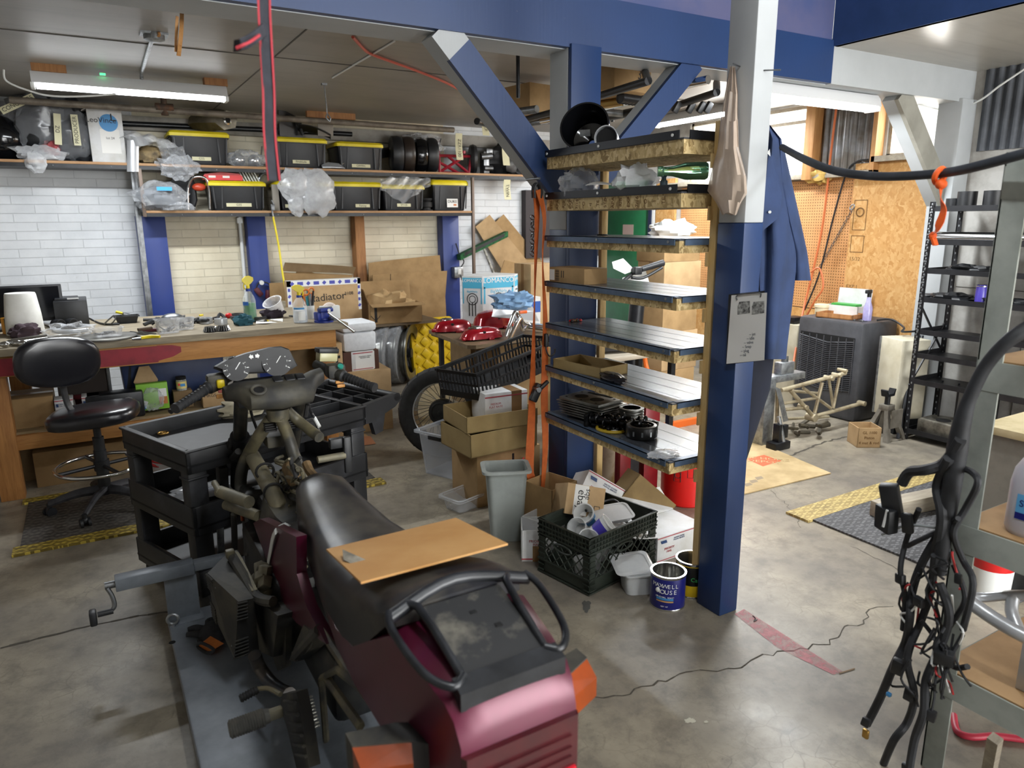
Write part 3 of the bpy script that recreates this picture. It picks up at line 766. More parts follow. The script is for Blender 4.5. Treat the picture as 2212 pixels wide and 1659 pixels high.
# black panniers, bag over them
def roundbox(b,c,w,d,h,r=.04):
 b.box(c,(w,d,h),r,seg=4)
for i,(xa,lab,mm)in enumerate(((858,'first dark pannier right of the GB900C bin, with a small white word',BLACK),(882,'brown edged dark pannier shell, second from the GB900C bin',mat('brown_black','#2c241f',.35)),(908,'dark pannier shell, third from the GB900C bin',BLKG),(932,'dark pannier shell nearest the red parts frame',BLACK))):
 t=thing('pannier',lab,'pannier',(py(xa,370,7.359).x,7.359,zu+.004),R(-14),'dark panniers on the upper shelf')
 b=MB(mm);b.loft([[(x,-.02+.15*math.cos(a)*s,.15+.15*math.sin(a)*s)for a in[2*PI*j/20 for j in range(20)]]for x,s in((-.06,.8),(-.045,.97),(.0,1.0),(.03,.96),(.045,.9))]);b.build('shell',t)
 if i==0:
  b=MB(WHITEP);b.text('csion',(-.064,-.06,.19),(0,-1,0),Z_,.03,WHITEP);b.build('emblem',t)
t=thing('plastic_bag','clear crumpled bag over a black seat cover behind the panniers','bag',(py(890,330,7.431).x,7.431,zu+.2))
b=MB(BLACK);b.grid(lambda u,v:Vector((-.35+.62*u,.05*v-.02,.02+.13*u-.07*v)),8,3,.02);b.build('cover',t)
MB(BAGGY).blob((.06,-.05,.06),(.2,.08,.1),12,.35,3).build('film',t)
REDF=mat('crimson_paint','#8d1528',.3,.1)
t=thing('red_bracket','crimson tubular parts frame standing on the upper shelf','bracket',(py(983,374,7.262).x,7.262,zu+.006))
o0=Vector(t.location);q=lambda x,y,Y=7.262:(py(x,y,Y)-o0)/MB.U
b=MB(REDF)
for a,c in(((948,336),(1018,338)),((948,336),(950,373)),((950,373),(1012,375)),((1018,338),(1012,375)),((952,370),(1000,340)),((968,338),(1010,372)),((948,350),(990,374))):b.cyl(q(*a),q(*c),.013,n=8)
for a in((945,332),(1001,332),(1020,336)):b.cyl(q(*a),q(a[0],a[1]-6),.02,n=10)
b.build('tube_frame',t)
def disc(b,c,r,th=.06,ax=(1,-.35,0)):
 a=Vector(ax).normalized();c=Vector(c);b.lathe([(r*.5,-th*.6),(r*.92,-th*.4),(r,0),(r*.92,th*.4),(r*.5,th*.5)],c,a,24)
o=MB(BLACK);disc(o,(0,0,.13),.13,.07);o=o.build('drum_cover',loc=(py(1022,378,7.335).x,7.335,zu+.006));tag(o,'round black cover standing right of the crimson frame','cover')
t=thing('carburettor','grey metal carburettor body on the upper shelf','engine part',(py(1047,378,7.310).x,7.310,zu+.005))
b=MB(STEEL);b.box((0,0,.1),(.06,.09,.2),.012).cyl((-.05,-.03,.15),(.05,-.05,.16),.03).cyl((-.03,-.05,.05),(.05,-.06,.05),.024).box((.03,-.03,.2),(.07,.05,.05),.01);b.build('body',t)
o=MB(BLACK).blob((0,0,.13),(.2,.1,.15),15,.35,flatz=0).build('seat_pan',loc=(py(1095,380,7.335).x,7.335,zu+.005));tag(o,'lumpy black seat pan at the right end of the upper shelf','seat pan')
WOODBOX=mat('tan_board','#a5713f',.7)
o=MB(WOODBOX).box((0,0,.12),(.14,.2,.24),.003).build('wooden_box',loc=(py(1140,380,7.383).x,7.383,zu+.004));tag(o,'small tan wooden box at the end of the upper shelf by the blue brace','box')
# strips of marked tape hanging from the shelf and ceiling parts
for lab,x,yt,yb,Y,tx in(('ZZR labelled tape strip hanging beside the panniers',992,288,336,7.154,'ZZR1100'),('tape strip hanging in front of the black seat pan',1093,302,348,7.154,None),('tape strip marked TWINSPAR hanging below the upper shelf edge',1096,388,424,7.166,'TWIN'),('tape strip high up by the ceiling parts',1049,252,286,6.756,'YZF')):
 x0,x1,z0,z1=spanY(x-6,x+6,yt,yb,Y);t=MB(TAPE);hh=z1-z0
 t.grid(lambda u,v:((u-.5)*(x1-x0),.012*math.sin(v*4),-hh*v),2,8,.0012)
 if tx:t.text(tx,(0,-.006,-hh*.55),(0,0,-1),X_,(x1-x0)*.6,INK)
 tag(t.build('tape_strip',loc=((x0+x1)/2,Y,z1)),lab,'tape')
 # lower shelf
t=thing('bagged_part','bagged grey parts with a bright blue tape at the left of the lower shelf','bagged part',(py(350,458,7.238).x,7.226,zl+.005))
b=MB(mat('grey_parts','#4b5058',.5,.3));b.blob((0,0,.08),(.14,.08,.09),3,.25,flatz=.003);b.build('parts',t)
b=MB(BAGGY);b.blob((0,-.01,.09),(.17,.1,.11),7,.3,3,flatz=0.0).blob((.12,-.06,.02),(.09,.05,.04),4,.4,flatz=0.0);b.build('bag',t)
b=MB(mat('blue_tape','#3aa0e0',.5));b.decal((.02,-.128,.15),X_,Z_,.1,.026,b.mats[0]);b.build('tape_label',t)
t=thing('skid_plate','black plate with bolt holes leaning on the lower shelf','plate',(py(402,455,7.335).x,7.335,zl+.004))
b=MB(BLACK);b.at((0,0,0),(R(90),0,R(-25))).prism([(-.06,0),(.06,.0),(.09,.08),(.085,.2),(.05,.3),(-.03,.31),(-.085,.22),(-.09,.1)],-.015,.015,.008).at()
b.use(WHITEP)
for x,z in((-.04,.1),(.02,.09),(-.06,.18),(.03,.17),(-.01,.25)):b.cyl((x,-.025-x*.45,z),(x,-.03-x*.45,z),.008,n=10)
b.build('plate',t)
t=thing('grab_rail','chrome looped grab rail left of the lower G55 bin','rail',(py(430,455,7.238).x,7.238,zl+.008))
b=MB(CHROME);b.tube([(-.075,0,0),(-.06,0,.16),(-.02,-.02,.235),(.06,-.02,.235),(.085,0,.15),(.08,.02,0)],.01,10,5);b.build('rail',t)
MB(mat('red_orange_lens','#b8442c',.3)).ball((.02,.03,.17),(.05,.03,.03),12,8).build('reflector',t)
zb=spanY(452,576,391,455,7.21)[3]
t=thing('light_bar','red tail light bar lying on the lower G55 bin','light',(py(478,388,7.298).x,7.298,zb+.006))
b=MB(RED);b.loft([[(x,y-.02,z)for y,z in((-.02,0),(.02,0),(.02,h_),(-.02,h_))]for x,h_ in((-.14,.02),(-.12,.045),(.0,.06),(.13,.05),(.15,.03))]);b.use(WHITEP)
for x in(-.07,.03):b.box((x,-.042,.025),(.05,.004,.015))
b.build('lens',t)
t=thing('finned_rack','white finned rack and grey clamp on the right half of the lower G55 bin','rack',(py(548,388,7.298).x,7.298,zb+.006))
b=MB(WHITEP)
for i in range(6):b.box((-.09+i*.022,0,.03),(.007,.05,.075),.002,(0,-.45,0))
b.build('fins',t)
b=MB(STEEL);b.tube([(.04,0,.01),(.06,0,.05),(.1,0,.06),(.13,0,.02)],.012,8,4);b.build('clamp',t)
t=thing('plastic_bag','frosted white knotted bag hanging on the lower shelf','bag',(py(655,455,7.117).x,7.142,zl+.02))
o0=Vector(t.location);q=lambda x,y,Y=7.117:(py(x,y,Y)-o0)/MB.U
FR2=film('milky_film',(.75,.77,.8),.48,.25,.3)
b=MB(FR2);b.blob(q(637,400),(.12,.06,.12),4,.3,2.4).blob(q(682,415),(.15,.07,.17),9,.25,2.2).blob(q(640,440),(.06,.04,.09),5,.3).tube([q(640,400),q(655,392),q(668,400),q(660,430)],.05,10,5);b.build('bag',t)
t=thing('plastic_bag','clear bag draped over the lower tote bin beside the DUKE bin','bag',(py(870,400,7.178).x,7.178,zl+.2))
o0=Vector(t.location);q=lambda x,y,Y=7.117:(py(x,y,Y)-o0)/MB.U
b=MB(BAGGY);b.grid(lambda u,v:q(822+108*u,380+12*abs(u-.5)+v*(52*(1-abs(u-.45)*1.6)+8)+2*math.sin(25*u+8*v),7.190-.06*math.sin(PI*v*.6)+.015*math.sin(22*u+10*v)),30,16);b.build('film',t)
t=thing('wire_spool','dark spool of wire standing left of the DUKE bin','spool',(py(921,456,7.298).x,7.298,zl+.003))
b=MB(RUBBER);b.lathe([(.058,0),(.058,.012),(.04,.014),(.04,.03),(.055,.036),(.055,.075),(.04,.08),(.058,.1),(.058,.108)],n=20);b.build('spool',t)
t=thing('parts_clip','steel spring clamp with a yellow cord hanging from the lower shelf down to the bench','clamp',py(589,440,7.142))
o0=Vector(t.location);q=lambda x,y,Y=7.142:(py(x,y,Y)-o0)/MB.U
MB(STEEL).tube([q(586,432),q(592,445),q(588,456),q(590,470)],.007,8,4).box(q(589,448),(.03,.02,.05),.004).build('jaw',t)
MB(YEL).tube([q(590,468),q(602,530,7.117),q(612,600,7.057),q(627,668,6.997)],.008,8,4).build('cord',t)
b=MB(mat('grey_board','#8f8a80',.6));
o=MB(mat('grey_board','#8f8a80',.6)).box((0,0,.1),(.05,.03,.2),.003).build('wood_block',loc=(py(597,455,7.226).x,7.220,zl+.004));tag(o,'narrow grey board standing left of the frosted bag','wood block')
MB.U=1.0
# workbench
TOPW=wood('worn_bench_top','#6f6656','#a3967d',0,.9,.7)
BW=wood('bench_wood','#97652f','#b98548',0,.9)
BWV=wood('bench_leg_wood','#8d5c2c','#b47f45',2,.9)
REDW=mat('red_stain','#8f2330',.6,0,'#6f1c28',6)
ZB=.937
t=thing('workbench','long timber workbench with red stained apron along the brick wall','workbench',(0,0,0))
b=MB(TOPW,BW);b.use(TOPW).bb(-3.1,5.045,ZB-.045,1.585,6.26,ZB,.004);b.build('bench_top',t)
b=MB(BW,REDW);b.use(BW).bb(-3.1,5.08,.765,1.50,5.12,ZB-.045,.003)
b.use(REDW);b.bb(-3.1,5.0795,.772,.33,5.0805,ZB-.06)
t_=[(.33,.78,.88),(.42,.80,.875),(.47,.825,.86)]
for(xa,za,zb_),(xb,zc,zd)in zip(t_,t_[1:]):b.add([(xa,5.0795,za),(xb,5.0795,zc),(xb,5.0795,zd),(xa,5.0795,zb_)],[(0,1,2,3)])
b.use(BW).bb(1.46,5.12,.80,1.50,6.2,ZB-.045);b.build('apron',t)
for x0,x1,y0,y1 in((-.615,-.49,5.09,5.20),(1.40,1.49,5.13,5.22),(-.56,-.44,6.0,6.1),(1.40,1.49,6.05,6.14),(-2.6,-2.48,5.09,5.2)):
 MB(BWV).bb(x0,y0,0,x1,y1,ZB-.045,.004).build('leg',t)
b=MB(BW);b.bb(-3.0,5.12,.30,1.40,5.16,.39,.003);b.bb(-3.0,6.0,.30,1.4,6.04,.39);b.build('stretcher',t)
b=MB(wood('shelf_ply','#7d6a4d','#9d8a66',0,.8));b.bb(-3.0,5.16,.39,1.40,6.0,.405);b.build('lower_shelf',t)
def ctr(x,yb,z,w):
 p=pz(x,yb,z);d=Vector((p.x,p.y,0)).normalized();return p+d*(w/2)
def wid(p,n):return n*(CAMR[2]@np.array([p[0],p[1],p[2]-HC]))/FPX
def hgt(p,x,yt):return py(x,yt,p.y).z-p.z
def stand(x,yb,yt,npx,z=ZB):
 p=pz(x,yb,z);w=wid(p,npx);c=ctr(x,yb,z,w);return c,w,max(.01,hgt(c,x,yt))
 # monitor, computer, paper roll
x1=pz(143,688,ZB).x
t=thing('monitor','black flat monitor with blank screen at the left end of the workbench','monitor',(x1-.3,5.98,ZB))
h=hgt(Vector((x1,5.98,ZB)),135,613)
b=MB(BLACK);b.box((0,0,h*.58),(.62,.04,h*.84),.006);b.build('housing',t)
MB(mat('dark_screen','#080b14',.15)).box((0,-.022,h*.60),(.585,.004,h*.72)).build('screen',t)
b=MB(BLACK);b.box((0,.02,h*.1),(.08,.04,h*.3),.005).box((0,0,.008),(.3,.2,.016),.005);b.build('stand',t)
t=thing('computer','small black desktop computer standing beside the monitor','computer',(pz(160,690,ZB).x,6.02,ZB))
h=hgt(Vector(t.location),165,645);b=MB(BLACK);b.box((0,0,h/2),(.2,.35,h),.005);b.build('case',t)
b=MB(BLACK);b.box((-.02,-.02,h+.008),(.14,.2,.016),.003).use(WHITEP).box((.02,-.12,h+.012),(.07,.01,.01));b.build('drive',t)
c,w,h=stand(57,725,632,68)
t=thing('paper_roll','big white roll of shop paper standing on the workbench','paper roll',(c.x,c.y,ZB))
b=MB(mat('shop_paper','#dcdcd8',.85,0,'#cfcfc9',9));b.lathe([(w*.52,0),(w*.53,.01),(w*.50,h*.5),(w*.43,h*.96),(w*.41,h),(w*.12,h),(.02,h*.97)],n=36);b.build('roll',t)
c,w,h=stand(30,722,685,40)
t=thing('soda_box','orange soda powder box with torn open top beside the paper roll','box',c,R(25))
OR=mat('orange_card','#e09a1c',.55);b=MB(OR);b.box((0,0,h*.5),(w*.9,w*.45,h),.003);b.use(RED).box((w*.28,-w*.23,h*.82),(w*.3,.002,h*.22));b.use(BLUEP).cyl((w*.2,-w*.226,h*.5),(w*.2,-w*.23,h*.5),h*.1,n=16);b.use(mat('brown_card_dark','#6b6048',.7)).box((-w*.2,-w*.235,h*.55),(w*.5,.006,h*.9));b.build('carton',t)
t=thing('rag','dark purple rag crumpled in front of the paper roll','rag',ctr(55,730,ZB,.12))
MB(mat('plum_cloth','#3f3138',.95)).blob((0,0,.025),(.085,.06,.055),4,.4,2.6,flatz=0).build('cloth',t)
def blobthing(name,label,cat,x,yb,r,m,seed=1,amp=.3,z=ZB,group=None,freq=2.4):
 p=ctr(x,yb,z,r[1]*2);o=MB(m).blob((0,0,r[2]*.6),r,seed,amp,freq,flatz=0).build(name,loc=p);return tag(o,label,cat,group)
blobthing('wrench_bag','crumpled clear bag left of the clear tray on the bench','bag',150,728,(.14,.07,.05),BAGGY,5,.4)
t=thing('chrome_parts','cluster of shiny chrome fittings at the front left of the bench','fittings',ctr(35,750,ZB,.1))
b=MB(CHROME)
for i in range(9):b.ball((rnd.uniform(-.14,.14),rnd.uniform(-.05,.05),.02),(.03,.022,.018),10,6)
b.cyl((-.02,.02,.02),(.16,.05,.03),.022);b.build('fitting',t)
t=thing('handlebar','bent silver handlebar lying behind the chair back on the bench','handlebar',pz(100,712,ZB)+Vector((0,0,.014)))
o0=Vector(t.location);q=lambda x,y,z=ZB+.014:pz(x,y,z)-o0
MB(SILV).tube([q(97,698),q(113,704),q(122,714),q(150,716),q(190,712)],.013,10,4).build('bar',t)
o=MB(SILV).cyl(pz(112,704,ZB+.016),pz(128,696,ZB+.016),.014).build('pipe');tag(o,'short silver tube end beside the bent handlebar','pipe')
t=thing('gauge_pair','pair of black gauge pods lying on the bench below the computer','gauge',ctr(140,712,ZB,.1))
for dx in(-.035,.04):
 b=MB(BLACK);b.lathe([(.03,.05),(.034,.03),(.034,-.04),(.028,-.05)],(dx,0,.036),(.5,-1,.1),18).use(DARK).cyl((dx+.02,-.045,.04),(dx+.0205,-.046,.04),.026,n=18);b.build('pod',t)
o=MB(BLACK).tube([pz(160,694,ZB+.03),pz(185,686,ZB+.05),pz(205,694,ZB+.01),pz(225,700,ZB+.008),pz(258,700,ZB+.008)],.007,6,5).build('cable');tag(o,'black cable looping over the bench near the computer','cable')
t=thing('wire_bracket','thin bent wire bracket beside the black tray','bracket',pz(235,697,ZB));o0=Vector(t.location)
b=MB(STEEL);b.tube([pz(225,700,ZB+.01)-o0,py(245,682,5.8)-o0,py(249,690,5.78)-o0,pz(240,700,ZB+.01)-o0],.005,6,2).build('wire',t)
c,w,h=stand(275,700,681,48)
t=thing('oil_pan','black plastic tray holding metal bits at the wall side of the bench','tray',c)
b=MB(BLACK);a=w/2
b.loft([[(sx*a*k,sy*a*.7*k,z)for sx,sy in((1,1),(-1,1),(-1,-1),(1,-1))]for k,z in((.75,0),(.95,h),(1.05,h),(1.05,h-.006),(.92,h-.006),(.7,.006))]);b.build('tray',t)
b=MB(STEEL);b.box((.0,0,h),(.05,.04,.03),.004,(.2,.3,.2)).use(YEL).box((-.04,.02,h+.02),(.05,.02,.015),.003,(.2,.3,-.3));b.build('metal_bits',t)
TUB=film('clear_tub',(.72,.73,.74),.12,.2,.45)
def tub(label,x,yb,yt,npx,fill=None,m=TUB,kz=1.15,name='plastic_tub',rz=.2,ratio=.75,z=ZB,group=None):
 c,w,h=stand(x,yb,yt,npx,z)
 t=thing(name,label,'tub',c,rz,group);a=w/2/kz
 def rr(k,z):
  r=.2*a;out=[]
  for sx,sy,a0 in((1,1,0),(-1,1,90),(-1,-1,180),(1,-1,270)):
   for d in(0,45,90):out.append((sx*(a-r)*k+r*k*math.cos(R(a0+d)),sy*(a*ratio-r)*k+r*k*math.sin(R(a0+d)),z))
  return out
 b=MB(m);b.loft([rr(.86,.002),rr(1.0,h),rr(1.1,h),rr(1.1,h-.006),rr(.97,h-.008),rr(.83,.005)]);b.build('tub',t)
 if fill:
  b=MB(fill)
  for i in range(16):
   x0,y0=rnd.uniform(-.55,.55)*a,rnd.uniform(-.5,.5)*a*ratio
   b.cyl((x0,y0,.012+rnd.uniform(0,.02)),(x0+rnd.uniform(-.04,.04),y0+rnd.uniform(-.02,.02),.014+rnd.uniform(0,.35)*h),.005,n=6)
  b.build('hardware',t)
 return t
DISC=mat('grey_steel_plate','#75746f',.5,.6,'#55534f',8)
c=pz(232,735,ZB);o=MB(DISC).lathe([(.17,0),(.175,.004),(.175,.012),(.168,.016),(.05,.014)],n=40).build('turntable',loc=(c.x,c.y+.1,ZB));tag(o,'round grey steel plate under the clear tray on the bench','plate')
tub('shallow clear tray of small parts on the round steel plate',234,731,707,66,STEEL,ratio=.6,z=ZB+.016)
tub('cloudy tub of bolts near the front edge of the bench',364,723,688,52,STEEL)
tub('clear tub of metal parts behind the cloudy tub of bolts',398,715,686,46,STEEL)
t=thing('pliers','pliers with yellow grips lying at the bench front edge','pliers',pz(315,730,ZB));o0=Vector(t.location);q=lambda x,y,z=ZB+.012:pz(x,y,z)-o0
MB(YEL).tube([q(304,730),q(325,727),q(345,727)],[.009,.012,.009],8,4).build('grip',t);MB(STEEL).tube([q(285,733),q(304,731)],[.006,.01],8,1).build('jaw',t)
t=thing('files','three grey files lying side by side on the bench','files',pz(300,722,ZB));o0=Vector(t.location)
for a_,b_ in(((282,717),(330,724)),((285,722),(310,729)),((300,716),(336,721))):MB(STEEL).cyl(pz(*a_,ZB+.008)-o0,pz(*b_,ZB+.008)-o0,.007,n=6).build('file',t)
MAR=mat('maroon_plastic','#5b2631',.5)
t=thing('scraper','maroon handled scraper lying behind the files','scraper',pz(325,711,ZB));o0=Vector(t.location)
MB(MAR).tube([pz(306,714,ZB+.012)-o0,pz(342,712,ZB+.012)-o0],.012,8,1).build('handle',t);MB(mat('brown_grip','#4c3a2a',.6)).tube([pz(298,712,ZB+.03)-o0,pz(328,708,ZB+.03)-o0],.01,8,1).build('blade',t)
for i,x in enumerate((446,478)):
 c,w,h=stand(x,700+2*i,686+2*i,27);b=MB(SILV);b.lathe([(w/2,0),(w/2,h*.3),(w*.47,h*.32),(w/2,h*.36),(w/2,h),(w*.42,h),(w*.4,h*.3)],n=28)
 tag(b.build('piston',loc=c),('left' if not i else 'right')+' one of two short silver piston rings on the bench','piston','pistons on the bench')
for i,x in enumerate((455,482)):
 c,w,h=stand(x,719-2*i,705-2*i,29);b=MB(mat('dark_steel','#2a2b2d',.35,.8))
 b.lathe([(w*.3,h),(w*.32,h),(w*.48,.002),(w*.4,.002)],n=24);b.use(CHROME)
 for k in range(16):
  a=2*PI*k/16;b.cyl((math.cos(a)*w*.5,math.sin(a)*w*.5,.006),(math.cos(a)*w*.36,math.sin(a)*w*.36,h*.95),.0035,n=6)
 tag(b.build('bearing',loc=c),('left' if not i else 'right')+' one of two tapered roller bearings at the bench front','bearing','bearings on the bench')
t=thing('brake_parts','heap of dark grey levers and brackets against the wall on the bench','parts',pz(370,690,ZB));o0=Vector(t.location)
b=MB(STEEL);b.ball(pz(372,690,ZB+.04)-o0,(.08,.06,.045),16,10);b.build('dome',t)
b=MB(BLACK)
for i in range(14):
 a_=pz(rnd.uniform(320,410),rnd.uniform(686,700),ZB+rnd.uniform(.012,.05))-o0;b.tube([a_,a_+Vector((rnd.uniform(-.08,.08),rnd.uniform(-.03,.03),rnd.uniform(-.01,.03))),a_+Vector((rnd.uniform(-.12,.12),rnd.uniform(-.04,.04),0))],rnd.uniform(.008,.018),7,3)
b.build('levers',t)
t=thing('throttle_parts','black and green control levers lying by the wall behind the silver rings','parts',pz(455,688,ZB));o0=Vector(t.location)
b=MB(BLACK)
for pts in(((418,692),(428,680),(440,690)),((425,690),(445,684),(470,682)),((470,686),(475,670),(487,684)),((500,682),(515,678),(540,680)),((545,684),(560,680),(575,682))):
 b.tube([pz(pts[0][0],pts[0][1]+4,ZB+.012)-o0,pz(pts[1][0],pts[1][1]+8,ZB+.03)-o0,pz(pts[2][0],pts[2][1]+4,ZB+.012)-o0],.012,8,3)
b.build('levers',t)
MB(RED).ball(pz(494,682,ZB+.02)-o0,(.025,.02,.022),10,8).build('knob',t)
blobthing('rag','teal rag bunched at the front of the bench','rag',527,704,(.06,.05,.045),mat('teal_cloth','#1f4a56',.95),7,.4)
o=MB(PAPER).grid(lambda u,v:pz(553+58*u,699-8*v-3*u,ZB+.004+.006*math.sin(5*u+3*v)),8,4,.002).build('paper_sheet');tag(o,'white sheet of paper on the bench between the spray bottles','paper')
t=thing('keys_dial','black ring cable coil on the bench beside the green spray bottle','cable',pz(512,685,ZB));MB(BLACK).ring((0,0,.012),Z_,.06,.007).ring((.01,.01,.02),Z_,.05,.006).build('coil',t)
# spray bottles
def spray(label,x,yb,yt,npx,liquid,lq,head,side=1,bottlem=None,labelm=None):
 c,w,h=stand(x,yb,yt,npx);t=thing('spray_bottle',label,'spray bottle',c)
 bm_=bottlem or film('bottle_plastic',(.85,.88,.9),.12,.12,.35);r=w/2
 hb=h*.67
 b=MB(bm_);b.lathe([(r*.9,0),(r,.012),(r*.96,hb*.55),(r*.98,hb*.68),(r*.8,hb*.82),(r*.32,hb),(r*.28,hb*1.03)],n=22,sq=1.0);b.build('bottle',t)
 b=MB(liquid);b.lathe([(r*.85,.004),(r*.94,.014),(r*.91,hb*lq)],n=22);b.build('liquid',t)
 b=MB(mat('blue_cap','#1f3a8c',.4));b.cyl((0,0,hb),(0,0,hb+h*.06),r*.36,n=16);b.build('collar',t)
 b=MB(head);z0=hb+h*.06;b.cyl((0,0,z0),(0,0,z0+h*.1),r*.26,n=12);b.loft([[(side*xx*r,y*r*.28,z0+h*z)for y,z in((-1,za),(1,za),(.8,zb_),(-.8,zb_))]for xx,za,zb_ in((-.75,.15,.2),(-.2,.06,.27),(.4,.1,.27),(.85,.17,.24))])
 b.tube([(-side*r*.4,0,z0+h*.14),(-side*r*.6,0,z0+h*.05),(-side*r*.45,0,z0-h*.02)],r*.1,6,3);b.build('trigger_head',t)
 return t,r,hb
LIQG=mat('green_liquid','#2f7d45',.15);LIQC=film('pale_liquid',(.7,.78,.86),.4,.1,.2)
t,r,hb=spray('spray bottle of green liquid with yellow trigger on the bench',542,696,596,28,LIQG,.62,YEL)
b=MB(mat('blue_label','#2a5fa8',.5));b.grid(lambda u,v:(r*1.01*math.sin(-1.3+1.0*u),-r*1.01*math.cos(-1.3+1.0*u),hb*(.55+.12*v)),6,2);b.build('label',t)
t,r,hb=spray('clear spray bottle with yellow trigger and blue label on the bench',650,699,615,31,LIQC,.5,YEL,-1)
b=MB(BLUEP,WHITEP);b.use(BLUEP).grid(lambda u,v:(r*1.01*math.sin(-1.2+1.6*u),-r*1.01*math.cos(-1.2+1.6*u),hb*(.55+.07*v)),6,2);b.use(WHITEP).grid(lambda u,v:(r*1.01*math.sin(-.5+1.0*u),-r*1.01*math.cos(-.5+1.0*u),hb*(.12+.36*v)),6,2);b.build('label',t)
# cap with a clear dome, tool cup, tape roll, vise
c,w,h=stand(590,690,645,48);t=thing('face_shield','dark cloth cap with a tilted clear plastic tub on it','cap',c)
b=MB(mat('dark_plum_cloth','#2f2630',.95));b.blob((0,0,.035),(w*.5,w*.35,.045),3,.3,flatz=0);b.build('cap',t)
b=MB(film('clear_tub2',(.92,.92,.93),.3,.15,.5));b.lathe([(w*.28,0),(w*.3,.01),(w*.42,h*.75),(w*.46,h*.75),(w*.4,h*.72),(w*.27,.012)],(.05,.02,.035),(-.55,-.35,1),18);b.build('plastic_tub',t)
c,w,h=stand(669,690,628,26);t=thing('tool_cup','cup crowded with orange scissors and coloured tools behind the clear spray bottle','tool cup',c)
b=MB(WHITEP);b.lathe([(.035,0),(.042,.1),(.038,.1),(.032,.005)],n=18);b.build('cup',t)
for i in range(9):
 b=MB([BLACK,mat('orange_grip','#d8762a',.45),mat('teal_grip','#2b7d88',.45),GALV][i%4]);a=i*.7;b.tube([(0.01*math.cos(a),.01*math.sin(a),.01),(.045*math.cos(a),.04*math.sin(a),.17+.02*(i%3))],.007,7,1);b.build('tool',t)
b=MB(mat('orange_grip','#d8762a',.45));b.ring((-.02,-.02,.2),(.2,1,.3),.022,.007,16).ring((.02,-.02,.21),(-.3,1,.2),.022,.007,16);b.build('scissors',t)
c,w,h=stand(700,698,664,40);VB=mat('vise_blue','#20348a',.4,.1,'#182a70',14)
t=thing('bench_vise','blue bench vise clamped at the right front corner of the bench','vise',c,R(8))
b=MB(VB);b.lathe([(w*.52,0),(w*.52,.012),(w*.4,.02),(w*.38,.03)],n=24);b.box((-.0,0,h*.45),(w*.5,w*.5,h*.6),.008).box((-w*.36,.0,h*.42),(w*.2,w*.55,h*.55),.006).box((w*.05,-.02,h*.85),(w*.75,w*.5,h*.26),.008);b.build('vise_body',t)
b=MB(STEEL);b.box((w*.05,-.02,h*1.0),(w*.76,.015,.01)).cyl((w*.2,-.05,h*.3),(w*.2,-.14,h*.3),.014);b.build('jaw_screw',t)
MB(CHROME).cyl((w*.2-.05,-.13,h*.3+.05),(w*.2+.13,-.15,h*.3-.1),.008,n=10).ball((w*.2+.13,-.15,h*.3-.1),.011,10,6).build('handle_bar',t)
MB(WHITEP).cyl((w*.1,-.07,h*.86),(w*.1,-.073,h*.86),.012,n=16).build('badge',t)
c,w,h=stand(716,692,655,30);t=thing('tape_roll','white tape dispenser with an upright tape roll behind the vise','tape',c)
b=MB(WHITEP);b.box((0,.03,.05),(w*1.4,.05,.1),.004);b.build('dispenser',t);b=MB(mat('tape_edge','#e7d9cf',.5));b.ring((0,.03,h*.55),(0.1,1,0),w*.4,.018,30).use(mat('pink_core','#c98a76',.6)).ring((0,.03,h*.55),(.1,1,0),w*.27,.012,26);b.build('roll',t)
for i in range(22):
 p=pz(rnd.uniform(430,640),rnd.uniform(684,700),ZB+.004)
 if i<10:tag(MB([YEL,WHITEP,BLACK,STEEL,RED][i%5]).box((0,0,.006),(rnd.uniform(.02,.07),.015,.012),.003,(0,0,rnd.uniform(0,3))).build('small_part',loc=(p.x,p.y+.1,ZB)),'small loose part scattered on the workbench between the spray bottles','part','loose bits on the workbench')
 # hung on the second blue wall post
t=thing('ear_muffs','dark red ear muffs hanging on the blue wall post','ear muffs',(py(567,630,7.42).x,7.41,py(567,630,7.42).z),0,None,(0,0,0))
b=MB(MAR);b.box((-.04,0,.0),(.05,.06,.09),.012,(0,R(-35),0)).box((.05,0,-.03),(.05,.06,.09),.012,(0,R(8),0));b.build('cup',t)
b=MB(BLACK);b.tube([(-.06,0,.03),(-.03,-.005,.09),(.05,-.005,.085),(.09,0,.03),(.07,0,-.03)],.007,6,5);b.build('headband',t);b=MB(WHITEP);b.cyl((-.005,.02,.09),(-.005,-.02,.09),.022,n=16);b.build('hook',t)
